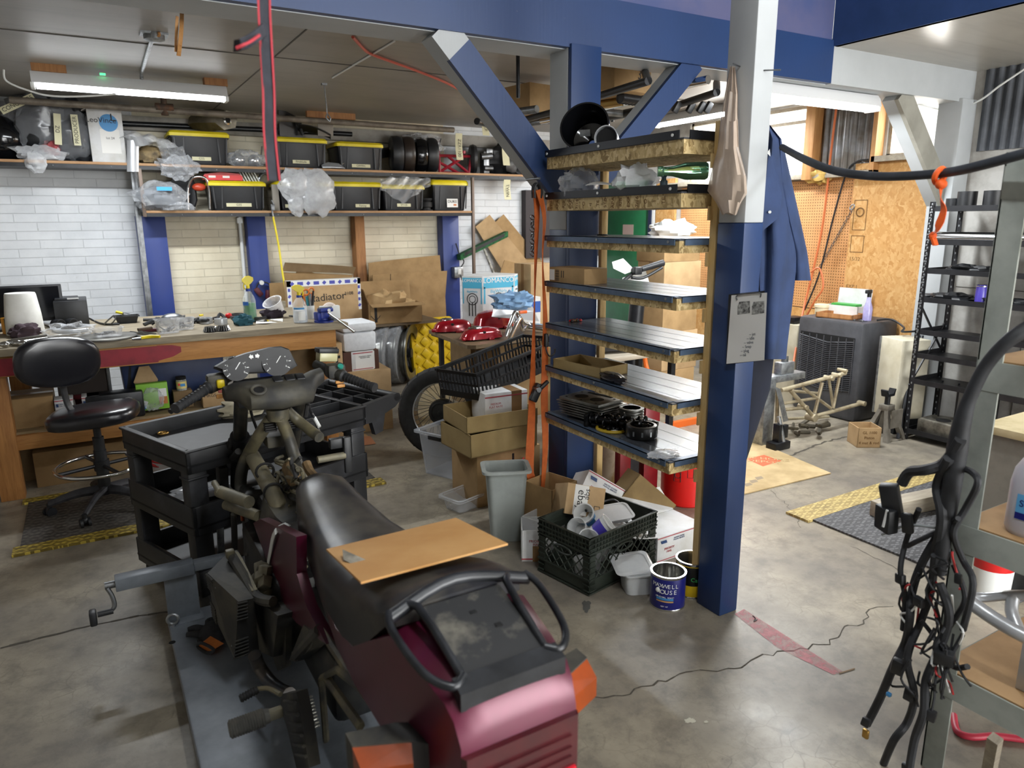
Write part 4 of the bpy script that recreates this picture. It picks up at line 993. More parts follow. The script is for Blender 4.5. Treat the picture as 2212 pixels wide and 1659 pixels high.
# under the bench
CARD=mat('cardboard','#a98a5f',.8,0,'#93764e',5);CARDD=mat('cardboard_dark','#6f5a3d',.85,0,'#80694a',5);CARDL=mat('cardboard_light','#b99b72',.8,0,'#a58861',5)
TAPEB=mat('brown_tape','#8a6a45',.35)
def carton(label,x0,y0,z0,w,d,h,m=None,rz=0.0,tape=True,name='cardboard_box',open_=False,cat='box',group=None,rot=None,printfn=None,flaps=None):
 """box with its own origin at the middle of its foot; w along x, d along y"""
 t=thing(name,label,cat,(x0,y0,z0),rz,group,rot);m=m or CARD;b=MB(m)
 if open_:
  th=.005;b.bb(-w/2,-d/2,0,w/2,d/2,th)
  for a in((-w/2,-d/2,w/2,-d/2+th),(-w/2,d/2-th,w/2,d/2),(-w/2,-d/2,-w/2+th,d/2),(w/2-th,-d/2,w/2,d/2)):b.bb(a[0],a[1],0,a[2],a[3],h)
 else:
  b.box((0,0,h/2),(w,d,h),.002)
  if tape:b.use(TAPEB).bb(-w/2-.0006,-.025,h*.75,w/2+.0006,.025,h+.0006)
 if printfn:printfn(b,w,d,h)
 b.build('carton',t)
 if flaps:
  for(side,ang,ln)in flaps:
   f=MB(m);a=R(ang);dy,dz=math.cos(a)*ln,math.sin(a)*ln
   if side in 'FB':
    s=-1 if side=='F' else 1;f.loft([[(x,s*(d/2+k*dy),h+k*dz),(x,s*(d/2+k*dy),h+k*dz+.004)]for x,k in((-w/2,0),(w/2,0))]if 0 else[[(-w/2,s*d/2,h),(w/2,s*d/2,h),(w/2,s*d/2,h+.004),(-w/2,s*d/2,h+.004)],[(-w/2,s*(d/2+dy),h+dz),(w/2,s*(d/2+dy),h+dz),(w/2,s*(d/2+dy),h+dz+.004),(-w/2,s*(d/2+dy),h+dz+.004)]])
   else:
    s=-1 if side=='L' else 1;f.loft([[(s*w/2,-d/2,h),(s*w/2,d/2,h),(s*w/2,d/2,h+.004),(s*w/2,-d/2,h+.004)],[(s*(w/2+dy),-d/2,h+dz),(s*(w/2+dy),d/2,h+dz),(s*(w/2+dy),d/2,h+dz+.004),(s*(w/2+dy),-d/2,h+dz+.004)]])
   f.build('flap',t)
 return t
ZS=.406
x0,x1,z0,z1=spanY(22,95,930,985,5.25);carton('plain carton on the bench shelf behind the near bench leg',(x0+x1)/2,5.38,ZS,.34,.3,.19,CARD)
BBX=mat('deep_blue_plastic','#1b2b52',.5,0,'#22365f',6)
t=thing('storage_bin','big dark blue lidded bin on the shelf under the bench','storage bin',(py(375,830,5.6).x,5.62,ZS))
b=MB(BBX);b.box((0,0,.17),(.62,.42,.34),.02,top=1.06);b.build('tub',t);MB(BBX).box((0,0,.335),(.70,.48,.05),.012).build('lid',t)
t=thing('chair_arm','dark folding chair frame stored under the bench','chair',(py(283,850,5.45).x,5.42,ZS))
b=MB(BLACK);b.tube([(-.02,0,.02),(0,0,.2),(.02,0,.32),(.06,.02,.34)],.022,8,4);b.build('arm',t);MB(STEEL).tube([(-.12,.05,0),(-.12,.05,.35)],.011,8,1).build('leg',t);MB(mat('dark_brown_board','#2c231d',.7)).bb(-.42,.06,.12,-.13,.1,.36).build('seat_board',t)
JAR=film('jar_glass',(.85,.88,.85),.25,.05,.5)
c=ctr(397,855,ZS+.10,.06);t=thing('jar','jar with a yellow label and dark lid under the bench','jar',(c.x,5.3,ZS+.12))
b=MB(mat('jar_label','#d8c67c',.6));b.cyl((0,0,.015),(0,0,.062),.034,n=20);b.use(BLUEP).box((.005,-.0345,.04),(.03,.003,.018)).use(RED).box((-.018,-.033,.045),(.012,.003,.014));b.build('label',t);b=MB(JAR);b.lathe([(.032,0),(.033,.07),(.028,.078)],n=20);b.build('glass',t);MB(DARK).cyl((0,0,.076),(0,0,.094),.033,n=20).build('lid',t)
o=MB(CARDD).box((0,0,.06),(.12,.1,.118),.003).build('small_box',loc=(c.x,5.31,ZS));tag(o,'small brown box under the yellow label jar','box')
GRN=mat('lime_print','#7cb233',.55)
t=thing('food_box','lime green freezer bag carton with a torn window under the bench','box',(py(335,895,5.22).x,5.24,ZS+.02))
b=MB(GRN);b.box((0,.02,.09),(.19,.06,.18),.003);b.use(BAGGY).blob((.0,-.03,.08),(.06,.03,.075),4,.3);b.use(WHITEP).box((-.06,-.012,.04),(.035,.004,.06),.0,(0,.5,0)).box((.06,-.012,.1),(.05,.004,.08));b.use(BLUEP).cyl((-.058,-.0135,.025),(-.058,-.016,.025),.015,n=16);b.use(mat('bread_print','#b5713a',.6)).box((.062,-.015,.06),(.05,.002,.05));b.build('carton',t)
o=MB(CARDL).prism([(-.05,0),(.05,0),(.075,.06),(.03,.16),(-.03,.16),(-.075,.06)],-.003,.003).build('card_flap',loc=(py(322,870,5.3).x,5.34,ZS+.14),rot=(R(85),0,R(4)));tag(o,'pale torn card flap leaning on the dark blue bin','card')
t=thing('gear_case','black case with a silver laurel emblem on the shelf under the bench','case',(py(256,920,5.14).x,5.24,ZS))
b=MB(BLACKM);b.box((0,.0,.085),(.33,.14,.17),.012);b.build('case',t)
b=MB(SILV);
for x,a0,a1 in((-.075,200,340),(.0,190,350),(.075,20,340)):b.at((x,-.0715,.105),(R(90),0,0));b.tube([(.032*math.cos(R(a0+(a1-a0)*k/10)),.032*math.sin(R(a0+(a1-a0)*k/10)),0)for k in range(11)],.006,6,1,flat=.4)
b.at()
for s in(-1,1):
 for k in range(5):b.box((s*(.014+k*.017),-.0715,.052+k*.007),(.016,.003,.007),0,(0,s*-.7,0)).box((s*(.018+k*.017),-.0715,.040+k*.007),(.016,.003,.007),0,(0,s*.3,0))
b.build('emblem',t)
def pm_print(side='F'):
 def f(b,w,d,h):
  rb=mat('postal_red','#a8434a',.6);bl=mat('postal_blue','#25416f',.6)
  yf=-d/2-.0008
  b.use(rb).bb(-w/2,yf-.0004,h*.93,w/2,yf,h*.965).bb(-w/2,yf-.0004,h*.05,w/2,yf,h*.08)
  b.use(bl);b.add([(-w*.42,yf-.001,h*.72),(-w*.30,yf-.001,h*.72),(-w*.32,yf-.001,h*.84),(-w*.44,yf-.001,h*.84)],[(0,1,2,3)])
  b.text('UNITED STATES\nPOSTAL SERVICE',(-w*.05,yf-.001,h*.78),X_,Z_,h*.075,bl);b.text('PRIORITY\nMAIL',(-w*.25,yf-.001,h*.42),X_,Z_,h*.12,rb)
 return f
for i,(xa,lab)in enumerate(((148,'white mailing carton with blue print under the seat of the stool'),(207,'second white mailing carton under the bench beside the black case'))):
 x0=py(xa,940,5.16).x;carton(lab,x0,5.24,ZS,.10,.12,.17,WCARD,0,False,printfn=pm_print(),group='white cartons under the bench')
carton('long brown carton on the floor under the bench behind the stool base',py(200,1020,5.32).x,5.42,0,.62,.3,.23,CARD)
carton('second brown carton on the floor at the left under the bench',py(70,1000,5.5).x,5.6,0,.4,.3,.22,CARDD)
t=thing('jump_cables','red and black cables coiled on the floor under the bench','cables',(py(310,1010,5.4).x,5.4,0))
MB(mat('red_wire','#a82a2a',.5)).tube([(rnd.uniform(-.2,.3),rnd.uniform(-.15,.15),rnd.uniform(.01,.12))for i in range(12)],.006,6,5).build('red_wire',t);MB(BLACK).tube([(rnd.uniform(-.25,.05),rnd.uniform(-.12,.12),rnd.uniform(.01,.14))for i in range(14)],.008,6,5).build('black_wire',t)
t=thing('plastic_bag','grey plastic bags stuffed under the bench right of the dark blue bin','bag',(py(475,800,5.5).x,5.5,ZS));MB(BAGGY).blob((0,0,.17),(.14,.12,.17),8,.35,3,flatz=0).build('bag',t)
t=thing('small_bag_box','tan box hand marked MRGS on the shelf under the bench','box',(py(465,868,5.2).x,5.24,ZS));b=MB(CARDL);b.box((0,0,.07),(.16,.1,.14),.003).text('MRGS',(-.03,-.051,.08),X_,Z_,.03,INK);b.build('carton',t)
MB(mat('red_dark_cap','#6b1f28',.6)).lathe([(.07,0),(.075,.02),(.03,.03),(.035,.1),(.09,.11),(.07,.13)],n=18).build('funnel',loc=(py(172,850,5.5).x,5.5,ZS));tag(bpy.data.objects['funnel'],'dark red funnel under the bench behind the stool back','funnel')
t=thing('oil_bottle','small yellow topped bottle under the bench behind the stool seat','bottle',(py(148,868,5.4).x,5.4,ZS));MB(WHITEP).cyl((0,0,0),(0,0,.1),.03).build('bottle',t);MB(YEL).lathe([(.02,.1),(.024,.13),(.012,.15)],n=14).build('cap',t)
# stool, mats
VINYL=mat('black_vinyl','#15151a',.28,0,'#1b1b20',12,Coat_Weight=.3,Coat_Roughness=.2)
cx_,cy_=-.06,4.66
t=thing('stool','black vinyl work stool with backrest and chrome foot ring at the workbench','stool',(cx_,cy_,0))
def cushion(b,w,d,h,dome=.25,n=28,m=10,ex=3.2):
 rg=[]
 def se(a,k):
  c,s=math.cos(a),math.sin(a);q=(abs(c)**ex+abs(s)**ex)**(-1/ex);return(c*q*w/2*k,s*q*d/2*k)
 for k,z in((.86,0),(.97,h*.12),(1,h*.4),(.985,h*.7),(.93,h*.88),(.8,h*.97),(.5,h*1.03),(.05,h*1.05)):
  rg.append([(*se(2*PI*j/n,k),z)for j in range(n)])
 b.loft(rg)
b=MB(VINYL);b.at((0,-.01,.535),(0,R(-4),R(-12)));cushion(b,.47,.42,.085);b.at();b.build('seat',t)
bc=py(121,782,4.62);d=bc-Vector((cx_,cy_,0))
b=MB(VINYL);b.at((d.x,d.y+.05,d.z),(R(96),R(3),R(16)));cushion(b,.425,.285,.075,ex=2.7);b.at();b.build('backrest',t)
b=MB(BLACK);b.tube([(d.x+.01,d.y+.07,d.z-.05),(d.x+.02,d.y+.07,.66),(d.x+.06,d.y+.06,.585),(-.02,.02,.575)],.022,8,5,flat=.5);b.build('back_support',t)
b=MB(BLACK);b.cyl((0,0,.09),(0,0,.36),.034,n=20).cyl((0,0,.36),(0,0,.44),.03).cyl((0,0,.44),(0,0,.57),.02);b.build('gas_column',t)
b=MB(BLACK);b.tube([(-.02,0,.55),(-.14,-.05,.55),(-.18,-.08,.54)],.008,6,3).box((-.17,-.07,.542),(.06,.02,.012),.003);b.build('lever',t)
b=MB(CHROME);b.ring((0,0,.27),Z_,.235,.0115,44,10);b.build('foot_ring',t)
b=MB(BLACK)
for a in(20,110,200,290):b.cyl((0,0,.27),(.23*math.cos(R(a)),.23*math.sin(R(a)),.27),.011,n=8)
b.cyl((0,0,.24),(0,0,.30),.042);b.build('ring_spokes',t)
GREYD=mat('dusty_black_nylon','#3a3a3e',.6,0,'#222226',14)
for i,a in enumerate((247,319,31,103,175)):
 a=R(a);ex,ey=.29*math.cos(a),.29*math.sin(a)
 b=MB(GREYD);b.tube([(0,0,.12),(ex*.5,ey*.5,.115),(ex,ey,.075)],[.034,.028,.02],8,4,flat=.7);lg=b.build('base_arm',t)
 b=MB(BLACK);s=Vector((-math.sin(a+.6),math.cos(a+.6),0));c=Vector((ex,ey,.03))
 for k in(-1,1):b.cyl(c+s*.012*k,c+s*.026*k,.028,n=18)
 b.cyl(c+Vector((0,0,.0)),c+Vector((0,0,.05)),.012).ball(c+Vector((0,0,.012)),(.02,.02,.022),12,8);b.build('caster',lg)
def m_tread(name,base,hi,rough=.7):
 t_=NT(name);g=t_.n('ShaderNodeNewGeometry');mp=t_.n('ShaderNodeMapping');t_.l(g.outputs['Position'],mp.inputs['Vector'])
 outs=[]
 for rot,off in((R(40),0),(R(-40),.5)):
  m2=t_.n('ShaderNodeMapping');m2.inputs['Rotation'].default_value=(0,0,rot);m2.inputs['Scale'].default_value=(26,60,1);m2.inputs['Location'].default_value=(off,off*.7,0);t_.l(g.outputs['Position'],m2.inputs['Vector'])
  sp=t_.n('ShaderNodeSeparateXYZ');t_.l(m2.outputs[0],sp.inputs[0])
  row=t_.math('FLOOR',sp.outputs[1]);x=t_.math('FRACT',t_.math('MULTIPLY_ADD',row,.5,sp.outputs[0]));y=t_.math('FRACT',sp.outputs[1])
  inx=t_.math('LESS_THAN',t_.math('ABSOLUTE',t_.math('SUBTRACT',x,.5)),.30);iny=t_.math('LESS_THAN',t_.math('ABSOLUTE',t_.math('SUBTRACT',y,.5)),.26)
  par=t_.math('FRACT',t_.math('MULTIPLY',row,.5));outs.append(t_.math('MULTIPLY',t_.math('MULTIPLY',inx,iny),t_.math('LESS_THAN',par,.25)))
 h=t_.math('MAXIMUM',outs[0],outs[1]);n=t_.noise(t_.coord(world=True),7,5)
 t_.base(t_.mix(t_.math('MULTIPLY',h,.75),t_.ramp(n,[(.35,base),(.65,tuple(v*.6 for v in lin(base)[:3]))]),hi));t_.bump(h,.003,1.0)
 return t_.fin(rough)
MATY=m_tread('yellow_tread','#7d6a22','#d2b94a');MATB=m_tread('black_tread','#48443f','#6b665f');MATG=m_tread('grey_tread','#4a4a4c','#6c6c6e');
MATYP=m_tread('pale_yellow_tread','#a8925a','#cdb978')
def floormat(label,x0,y0,x1,y1,ys,base,rz=0,ym=None):
 w,d=x1-x0,y1-y0;t=thing('floor_mat',label,'floor mat',((x0+x1)/2,(y0+y1)/2,0),rz,'diamond tread mats on the floor')
 b=MB(base);b.box((0,0,.006),(w-.06,d-.06,.012),.003);b.build('tread_sheet',t)
 for(a0,b0,a1,b1)in ys:
  b=MB(ym or MATY);b.loft([[(x,y,z)for y,z in(((b0,0),(b1,0),(b1,.013),(b0,.0135))if b0<0 or True else())]for x in(a0,a1)]);b.build('yellow_edge',t)
 return t
floormat('worn black mat with yellow edges under the work stool',-.50,4.17,1.50,5.05,((-1.0,-.44,1.0,-.335),(-1.0,.36,1.0,.44)),MATB)
# lift, motorcycle, cart
LIFTM=mat('lift_grey_paint','#7b828a',.4,.1,'#666c74',7)
ZL=.11
t=thing('motorcycle_lift','low grey steel motorcycle lift platform under the maroon motorcycle','motorcycle lift',(0,0,0))
b=MB(LIFTM);b.bb(.112,.35,ZL-.05,.80,2.95,ZL,.006).bb(.14,.45,.005,.77,2.85,ZL-.05);b.build('platform',t)
b=MB(DARK)
for x,y in((372,1388),(1250,1500)):
 p=pz(x,y,ZL);b.lathe([(.012,.0005),(.012,.001)],p,Z_,16)
b.build('bolt_hole',t)
vz=MB(LIFTM);A,B_=pz(364,1344,ZL),pz(430,1326,ZL);yv=(A.y+B_.y)/2
za=py(250,1250,yv).z;xa=py(247,1248,yv).x;xb=py(418,1222,yv).x
vz.bb(.115,yv-.004,ZL,.232,yv+.008,za-.03,.002).bb(.115,yv-.05,ZL,.24,yv+.01,ZL+.006)
vz.bb(xa,yv-.03,za-.042,xb,yv+.03,za+.006,.003);vz.bb(xb,yv-.024,za-.034,.40,yv+.024,za+.0,.003);vz.build('wheel_vise',t)
b=MB(STEEL);b.cyl((xa-.035,yv,za-.02),(xa,yv,za-.02),.014).tube([(xa-.028,yv-.01,za-.025),(xa-.015,yv-.015,za-.06),(xa-.012,yv-.02,za-.1),(xa-.03,yv-.025,za-.115)],.008,8,4);c=Vector((xa-.03,yv-.025,za-.115));b.build('crank',t)
b=MB(BLACK);b.cyl(c+Vector((.012,0,0)),c+Vector((-.04,0,0)),.011).box(c+Vector((-.055,0,-.008)),(.024,.045,.055),.006);b.build('crank_knob',t)
b=MB(GALV);e_=Vector((.128,yv-.045,ZL+.03));b.ring(e_,(.25,1,0),.02,.006,20).cyl((e_.x,e_.y,ZL),(e_.x,e_.y,ZL+.012),.009);b.build('eye_bolt',t)
# work gloves on the platform
GLV=mat('black_glove','#222326',.9,0,'#2c2d30',20);GLO=mat('orange_knit','#b8642a',.9,0,'#c87536',30)
c=pz(450,1380,ZL);t=thing('work_gloves','black and orange knit work gloves lying on the lift platform','gloves',c);o0=c;q=lambda x,y,z:pz(x,y,ZL+z)-o0
b=MB(GLV);b.blob(q(462,1365,.02),(.05,.065,.03),3,.15,1.5,flatz=.002)
for pts in(((450,1362),(425,1356),(406,1360)),((448,1372),(425,1370),(403,1371)),((455,1378),(440,1380),(428,1385)),((455,1352),(450,1343),(460,1337))):b.tube([q(x,y,.016)for x,y in pts],[.014,.013,.009],10,4)
b.build('palm',t)
b=MB(GLO,GLV);b.use(GLO).loft([[q(x,y,z)for x,y,z in((445,1376,.004),(470,1392,.004),(484,1390,.02),(455,1374,.04))],[q(x,y,z)for x,y,z in((427,1396,.004),(447,1408,.004),(460,1404,.02),(436,1390,.034))]]).use(GLV).tube([q(427,1396,.006),q(447,1410,.006),q(462,1404,.022),q(436,1389,.036)],.006,8,4,True);b.build('cuff',t)
# motorcycle
BX=.58
DUST=mat('dusty_black','#2b2b2a',.62,0,'#5a5648',5,lo=.45,hi=.72)
DUSTM=mat('dusty_metal','#6a6657',.6,.25,'#8a8268',7,lo=.4,hi=.65);ENG=mat('engine_black','#1d1f20',.45,.3,'#3a3a37',9)
DUSTT=mat('dusty_tube','#3b3a36',.5,.2,'#7d7558',6,lo=.42,hi=.66)
SEATM=mat('seat_vinyl','#1c1d22',.36,0,'#4f4b43',5,lo=.45,hi=.72)
MAG=mat('maroon_metallic','#5a1430',.34,.3,'#481224',4,Coat_Weight=.3,Coat_Roughness=.3)
AMB=mat('amber_lens','#8a3a10',.3,0,'#74320f',9);REDL=mat('tail_lens','#43080f',.3,0,'#33060c',9,Coat_Weight=.1)
REDB=mat('tail_lens_bright','#c01226',.2)
bike=thing('motorcycle','stripped maroon motorcycle with black seat standing on the grey lift','motorcycle',(BX,1.9,ZL));o0=Vector(bike.location)
qx=lambda x,y,d:px(x,y,BX+d)-o0
qz=lambda x,y,z:pz(x,y,z)-o0
W_=lambda x,y,z:Vector((x+BX,y,z))-o0
def section(hw,zt,zb,y,crown=.02,n=9,flare=1.0):
 top=[W_(-hw+2*hw*i/(n-1),y,zt+crown*(1-(2*i/(n-1)-1)**2))for i in range(n)]
 return[W_(-hw*flare,y,zb),W_(-hw*(1+flare)/2*1.01,y,zb+(zt-zb)*.55)]+[W_(-hw*.99,y,zt-.012)]+top[1:-1]+[W_(hw*.99,y,zt-.012),W_(hw*(1+flare)/2*1.01,y,zb+(zt-zb)*.55),W_(hw*flare,y,zb)]
b=MB(SEATM);b.loft([section(*a)for a in((.03,.74,.70,2.325),(.07,.80,.69,2.29,.03),(.088,.815,.67,2.22,.03),(.098,.80,.65,2.10,.025),(.118,.785,.63,1.92,.02),(.143,.79,.63,1.72,.02),(.157,.825,.65,1.53,.02,9,1.0),(.16,.86,.70,1.42,.02),(.158,.895,.79,1.32,.02),(.152,.91,.86,1.24,.015),(.14,.90,.875,1.205,.012))]);b.build('seat',bike,ang=60)
b=MB(MAG);b.loft([section(*a)for a in((.135,.68,.635,1.78,.005),(.155,.68,.62,1.60,.005),(.163,.72,.615,1.44,.005),(.162,.80,.615,1.32,.006),(.156,.868,.60,1.21,.008),(.140,.85,.625,1.08,.008),(.131,.835,.635,1.01,.008),(.126,.815,.64,.985,.006),(.122,.77,.65,.965,.004))]);b.build('tail_cowl',bike,ang=50)
b=MB(REDL,REDB);b.use(REDL).loft([[W_(-.122*k,y,.745),W_(.122*k,y,.745),W_(.118*k,y-.004,.60),W_(-.118*k,y-.004,.60)]for y,k in((1.03,1),(.962,1),(.952,.96))])
for z in(.705,.68,.66):b.bb(*(W_(-.10,.945,z)),*(W_(.10,.955,z+.006)))
b.use(REDB).bb(*W_(-.045,.943,.618),*W_(.108,.95,.642));b.build('tail_light',bike)
b=MB(BLACK);b.loft([[W_(-.10,y,z),W_(.10,y,z),W_(.10,y,z-.04),W_(-.10,y,z-.04)]for y,z in((1.5,.58),(1.2,.60),(1.0,.605))]);b.loft([[W_(s*.06,1.02,.58)+Vector((0,0,dz))for s,dz in((-1,0),(1,0),(1,-.012),(-1,-.012))],[W_(s*.05,.92,.35)+Vector((0,0,dz))for s,dz in((-1,0),(1,0),(1,-.012),(-1,-.012))]]);b.build('rear_fender',bike)
# luggage rack
zf,zr=.915,.855
RK=mat('rack_black','#15171a',.32,.1,'#2a2c30',10);b=MB(RK)
for pts in(((-.155,1.205),(-.165,1.16),(-.15,1.05),(-.115,1.005),(-.085,1.02)),((.155,1.205),(.165,1.16),(.15,1.05),(.115,1.005),(.085,1.02))):
 b.tube([W_(x,y,zr+(zf-zr)*(y-1.0)/.22)for x,y in pts],.008,10,5)
for s in(-1,1):b.tube([W_(s*.14,1.215,.90),W_(s*.10,1.19,zf),W_(s*.088,1.02,zr)],.0085,10,3)
b.tube([W_(-.16,1.2,.9),W_(0,1.235,.925),W_(.16,1.2,.9)],.014,10,5)
b.loft([[W_(s*.11,y,z+dz)for s,dz in((-1,0),(1,0),(1,-.035),(-1,-.035))]for y,z in((.985,.85),(1.02,.862))]);b.build('luggage_rack',bike)
b=MB(mat('dusty_rack_plate','#1e1f20',.6,0,'#6b675c',12,lo=.5,hi=.75));b.loft([[W_(-.088,y,z),W_(.088,y,z),W_(.088,y,z-.006),W_(-.088,y,z-.006)]for y,z in((1.20,.905),(1.10,.882),(1.02,.858))]);b.use(DARK)
for x,y,z in((.0,1.15,.8935),(.03,1.10,.8825)):b.box(W_(x,y,z),(.014,.012,.002))
b.build('rack_plate',bike)
# turn signals on their stalks
for s,nm in((-1,'left'),(1,'right')):
 b=MB(DUST);c=Vector((s*.25,1.10,.665));w=lambda x,y,z:W_(s*x,y,z)
 b.loft([[w(.11,1.13,.70),w(.11,1.05,.70),w(.11,1.05,.63),w(.11,1.13,.63)],[w(.17,1.15,.71),w(.17,1.085,.715),w(.17,1.085,.63),w(.17,1.15,.63)],[w(.265,1.165,.715),w(.265,1.125,.715),w(.265,1.125,.635),w(.265,1.165,.635)]]);o=b.build('turn_signal',bike)
 b=MB(AMB);b.loft([[w(.165,1.086,.712),w(.265,1.126,.712),w(.265,1.126,.64),w(.165,1.086,.635)],[w(.175,1.055,.69),w(.262,1.085,.69),w(.262,1.085,.645),w(.175,1.055,.64)]]);b.build('amber_lens',o)
 # side cover, strap, air box
def pxprism(b,pts,d,th):b.loft([[qx(x,y,d)for x,y in pts],[qx(x,y,d)+Vector((th,0,0))for x,y in pts]])
b=MB(MAG);pxprism(b,[(547,1130),(562,1121),(600,1140),(640,1160),(641,1240),(662,1310),(705,1392),(640,1345),(596,1292),(583,1230)],-.155,.03);b.build('side_cover',bike)
b=MB(WHITEP);b.strap([qx(622,1132,-.11),qx(594,1150,-.162),qx(583,1195,-.162),qx(575,1238,-.162),qx(566,1242,-.17)],(0,1,.1),.022,.002,4);b.build('strap',bike)
b=MB(DUST);b.loft([[W_(x*k,y,z)for x,z in((-.13,.45),(-.14,.55),(-.11,.64),(.0,.655),(.11,.64),(.14,.55),(.13,.45))]for y,k in((2.36,.9),(2.45,1),(2.62,1),(2.72,.85))]);b.build('air_box',bike)
b=MB(ENG);b.box(W_(0,2.55,.36),(.34,.62,.26),.03);b.box(W_(.0,2.05,.34),(.24,.5,.22),.03).box(W_(0,2.9,.42),(.30,.14,.36),.02).box(W_(0,2.62,.53),(.22,.4,.16),.03);b.cyl(W_(.16,2.6,.36),W_(.24,2.6,.36),.15,.13,24);b.build('engine',bike)
# cylinder head cover on the left with its fins
b=MB(DUST);T1,T2,T3,T4=qz(448,1238,.49),qz(490,1196,.49),qz(548,1292,.46),qz(515,1300,.47);B1,B2,B3,B4=qz(462,1330,.25),qz(505,1300,.25),qz(560,1405,.21),qz(507,1425,.23)
b.loft([[B1,B2,B3,B4],[T1,T2,T3,T4]]);o=b.build('head_cover',bike)
b=MB(DUST)
for k in range(6):
 for a0,a1 in((.02,.30),(.66,.97)):
  f=a0+(a1-a0)*k/5;p,r_=T4.lerp(B4,f),T3.lerp(B3,f);l_=T1.lerp(B1,f);
  b.cyl(p+Vector((-.004,-.004,0)),p.lerp(r_,.55)+Vector((0,-.004,0)),.0035,n=6);b.cyl(l_+Vector((-.004,0,0)),l_.lerp(p,.22)+Vector((-.004,0,0)),.0035,n=6)
b.build('fins',o)
b=MB(GALV)
for k in range(6):b.ball(T1.lerp(T4,.3+.12*k).lerp(B1.lerp(B4,.3+.12*k),.12+.14*k),.006,8,6)
b.build('cover_bolts',o)
b=MB(DUST);pxprism(b,[(540,1300),(575,1310),(600,1330),(590,1420),(545,1400)],-.20,.12);b.tube([qz(500,1200,.50),qz(530,1250,.47),qz(555,1290,.45),qz(590,1300,.46)],.018,8,4);b.build('intake_rail',bike)
b=MB(DUSTT);b.tube([qz(506,1195,.50),qz(518,1212,.49),qz(550,1280,.46)],.013,4,2).box(qz(497,1196,.51),(.03,.03,.03),.006);b.build('coolant_rail',bike)
# exhaust, side stand gear, pegs
EXH=mat('burnt_exhaust','#3d4046',.35,.7,'#5b544b',8)
b=MB(EXH);b.tube([qz(550,1415,.26),qz(562,1445,.20),qz(590,1480,.19),qz(625,1500,.22)],.022,12,5).tube([qx(598,1300,-.12),qx(600,1370,-.13),qx(603,1460,-.13)],.024,10,3);b.build('exhaust_pipe',bike)
b=MB(DUST);pxprism(b,[(575,1340),(600,1300),(618,1330),(616,1440),(600,1450),(573,1375)],-.17,.02);b.build('frame_plate',bike)
b=MB(DUSTM);b.tube([qz(557,1488,.27),qz(580,1487,.29),qz(606,1500,.31)],.007,8,4);o=b.build('shift_lever',bike);b=MB(RUBBER);b.tube([qz(518,1510,.26),qz(557,1489,.27)],.011,10,1)
for k in range(6):b.ring(qz(518,1510,.26).lerp(qz(557,1489,.27),.1+.15*k),qz(557,1489,.27)-qz(518,1510,.26),.011,.003,12,4)
b.build('rubber',o)
pa,pb=qz(494,1577,.35),qz(582,1545,.355);b=MB(mat('dusty_rubber','#3a3a37',.7,0,'#55524a',15));b.tube([pa,pa.lerp(pb,.06),pb],[.019,.023,.019],14,1)
for k in range(13):b.ring(pa.lerp(pb,.06+.065*k),pb-pa,.0215,.004,16,5)
o=b.build('foot_peg',bike);MB(DUSTM).box(pb+Vector((.015,0,0)),(.04,.02,.03),.005).build('peg_hinge',o)
b=MB(DUST);pxprism(b,[(608,1500),(640,1495),(650,1540),(658,1590),(668,1659),(640,1659),(622,1580),(606,1530)],-.23,.03)
for y in(1515,1540,1562,1585,1608,1630):b.cyl(qx(614+(y-1515)*.22,y,-.245),qx(638+(y-1515)*.2,y+4,-.245),.005,n=6)
b.build('foot_plate',bike)
SPR=mat('spring_steel','#8d8c84',.4,.6);b=MB(SPR);s0,s1=qx(664,1505,-.14),qx(682,1575,-.14);n_=84
d_=(s1-s0).normalized();u_=d_.orthogonal().normalized();v_=d_.cross(u_)
b.tube([s0.lerp(s1,i/n_)+(u_*math.cos(i*.75)+v_*math.sin(i*.75))*.013 for i in range(n_+1)],.0032,6,1);b.build('spring',bike)
b=MB(DUSTT);S=lambda x,y,d=-.15:qx(x,y,d)
for pts in(((694,1465),(705,1600)),((694,1465),(730,1445)),((705,1465),(780,1570)),((730,1445),(800,1500))):b.tube([S(*pts[0]),S(*pts[1])],.012,6,1,flat=.7)
for s in(-.14,.14):b.tube([W_(s,2.3,.60),W_(s,1.7,.56),W_(s*.9,1.15,.60)],.013,8,4)
b.build('subframe',bike)
b=MB(DUST);pxprism(b,[(655,1350),(680,1370),(672,1400),(640,1430),(625,1425)],-.16,.04);b.tube([qx(690,1360,-.15),qx(640,1415,-.17)],.016,8,1);b.build('side_stand',bike)
b=MB(RUBBER);b.ring(W_(0,1.25,.44),X_,.24,.075,40,14);b.use(ENG).cyl(W_(-.04,1.25,.44),W_(.04,1.25,.44),.17,n=24);b.build('rear_wheel',bike)
b=MB(ENG);b.tube([W_(.13,1.9,.38),W_(.14,1.5,.40),W_(.12,1.25,.44)],.05,10,4);b.build('swing_arm',bike)
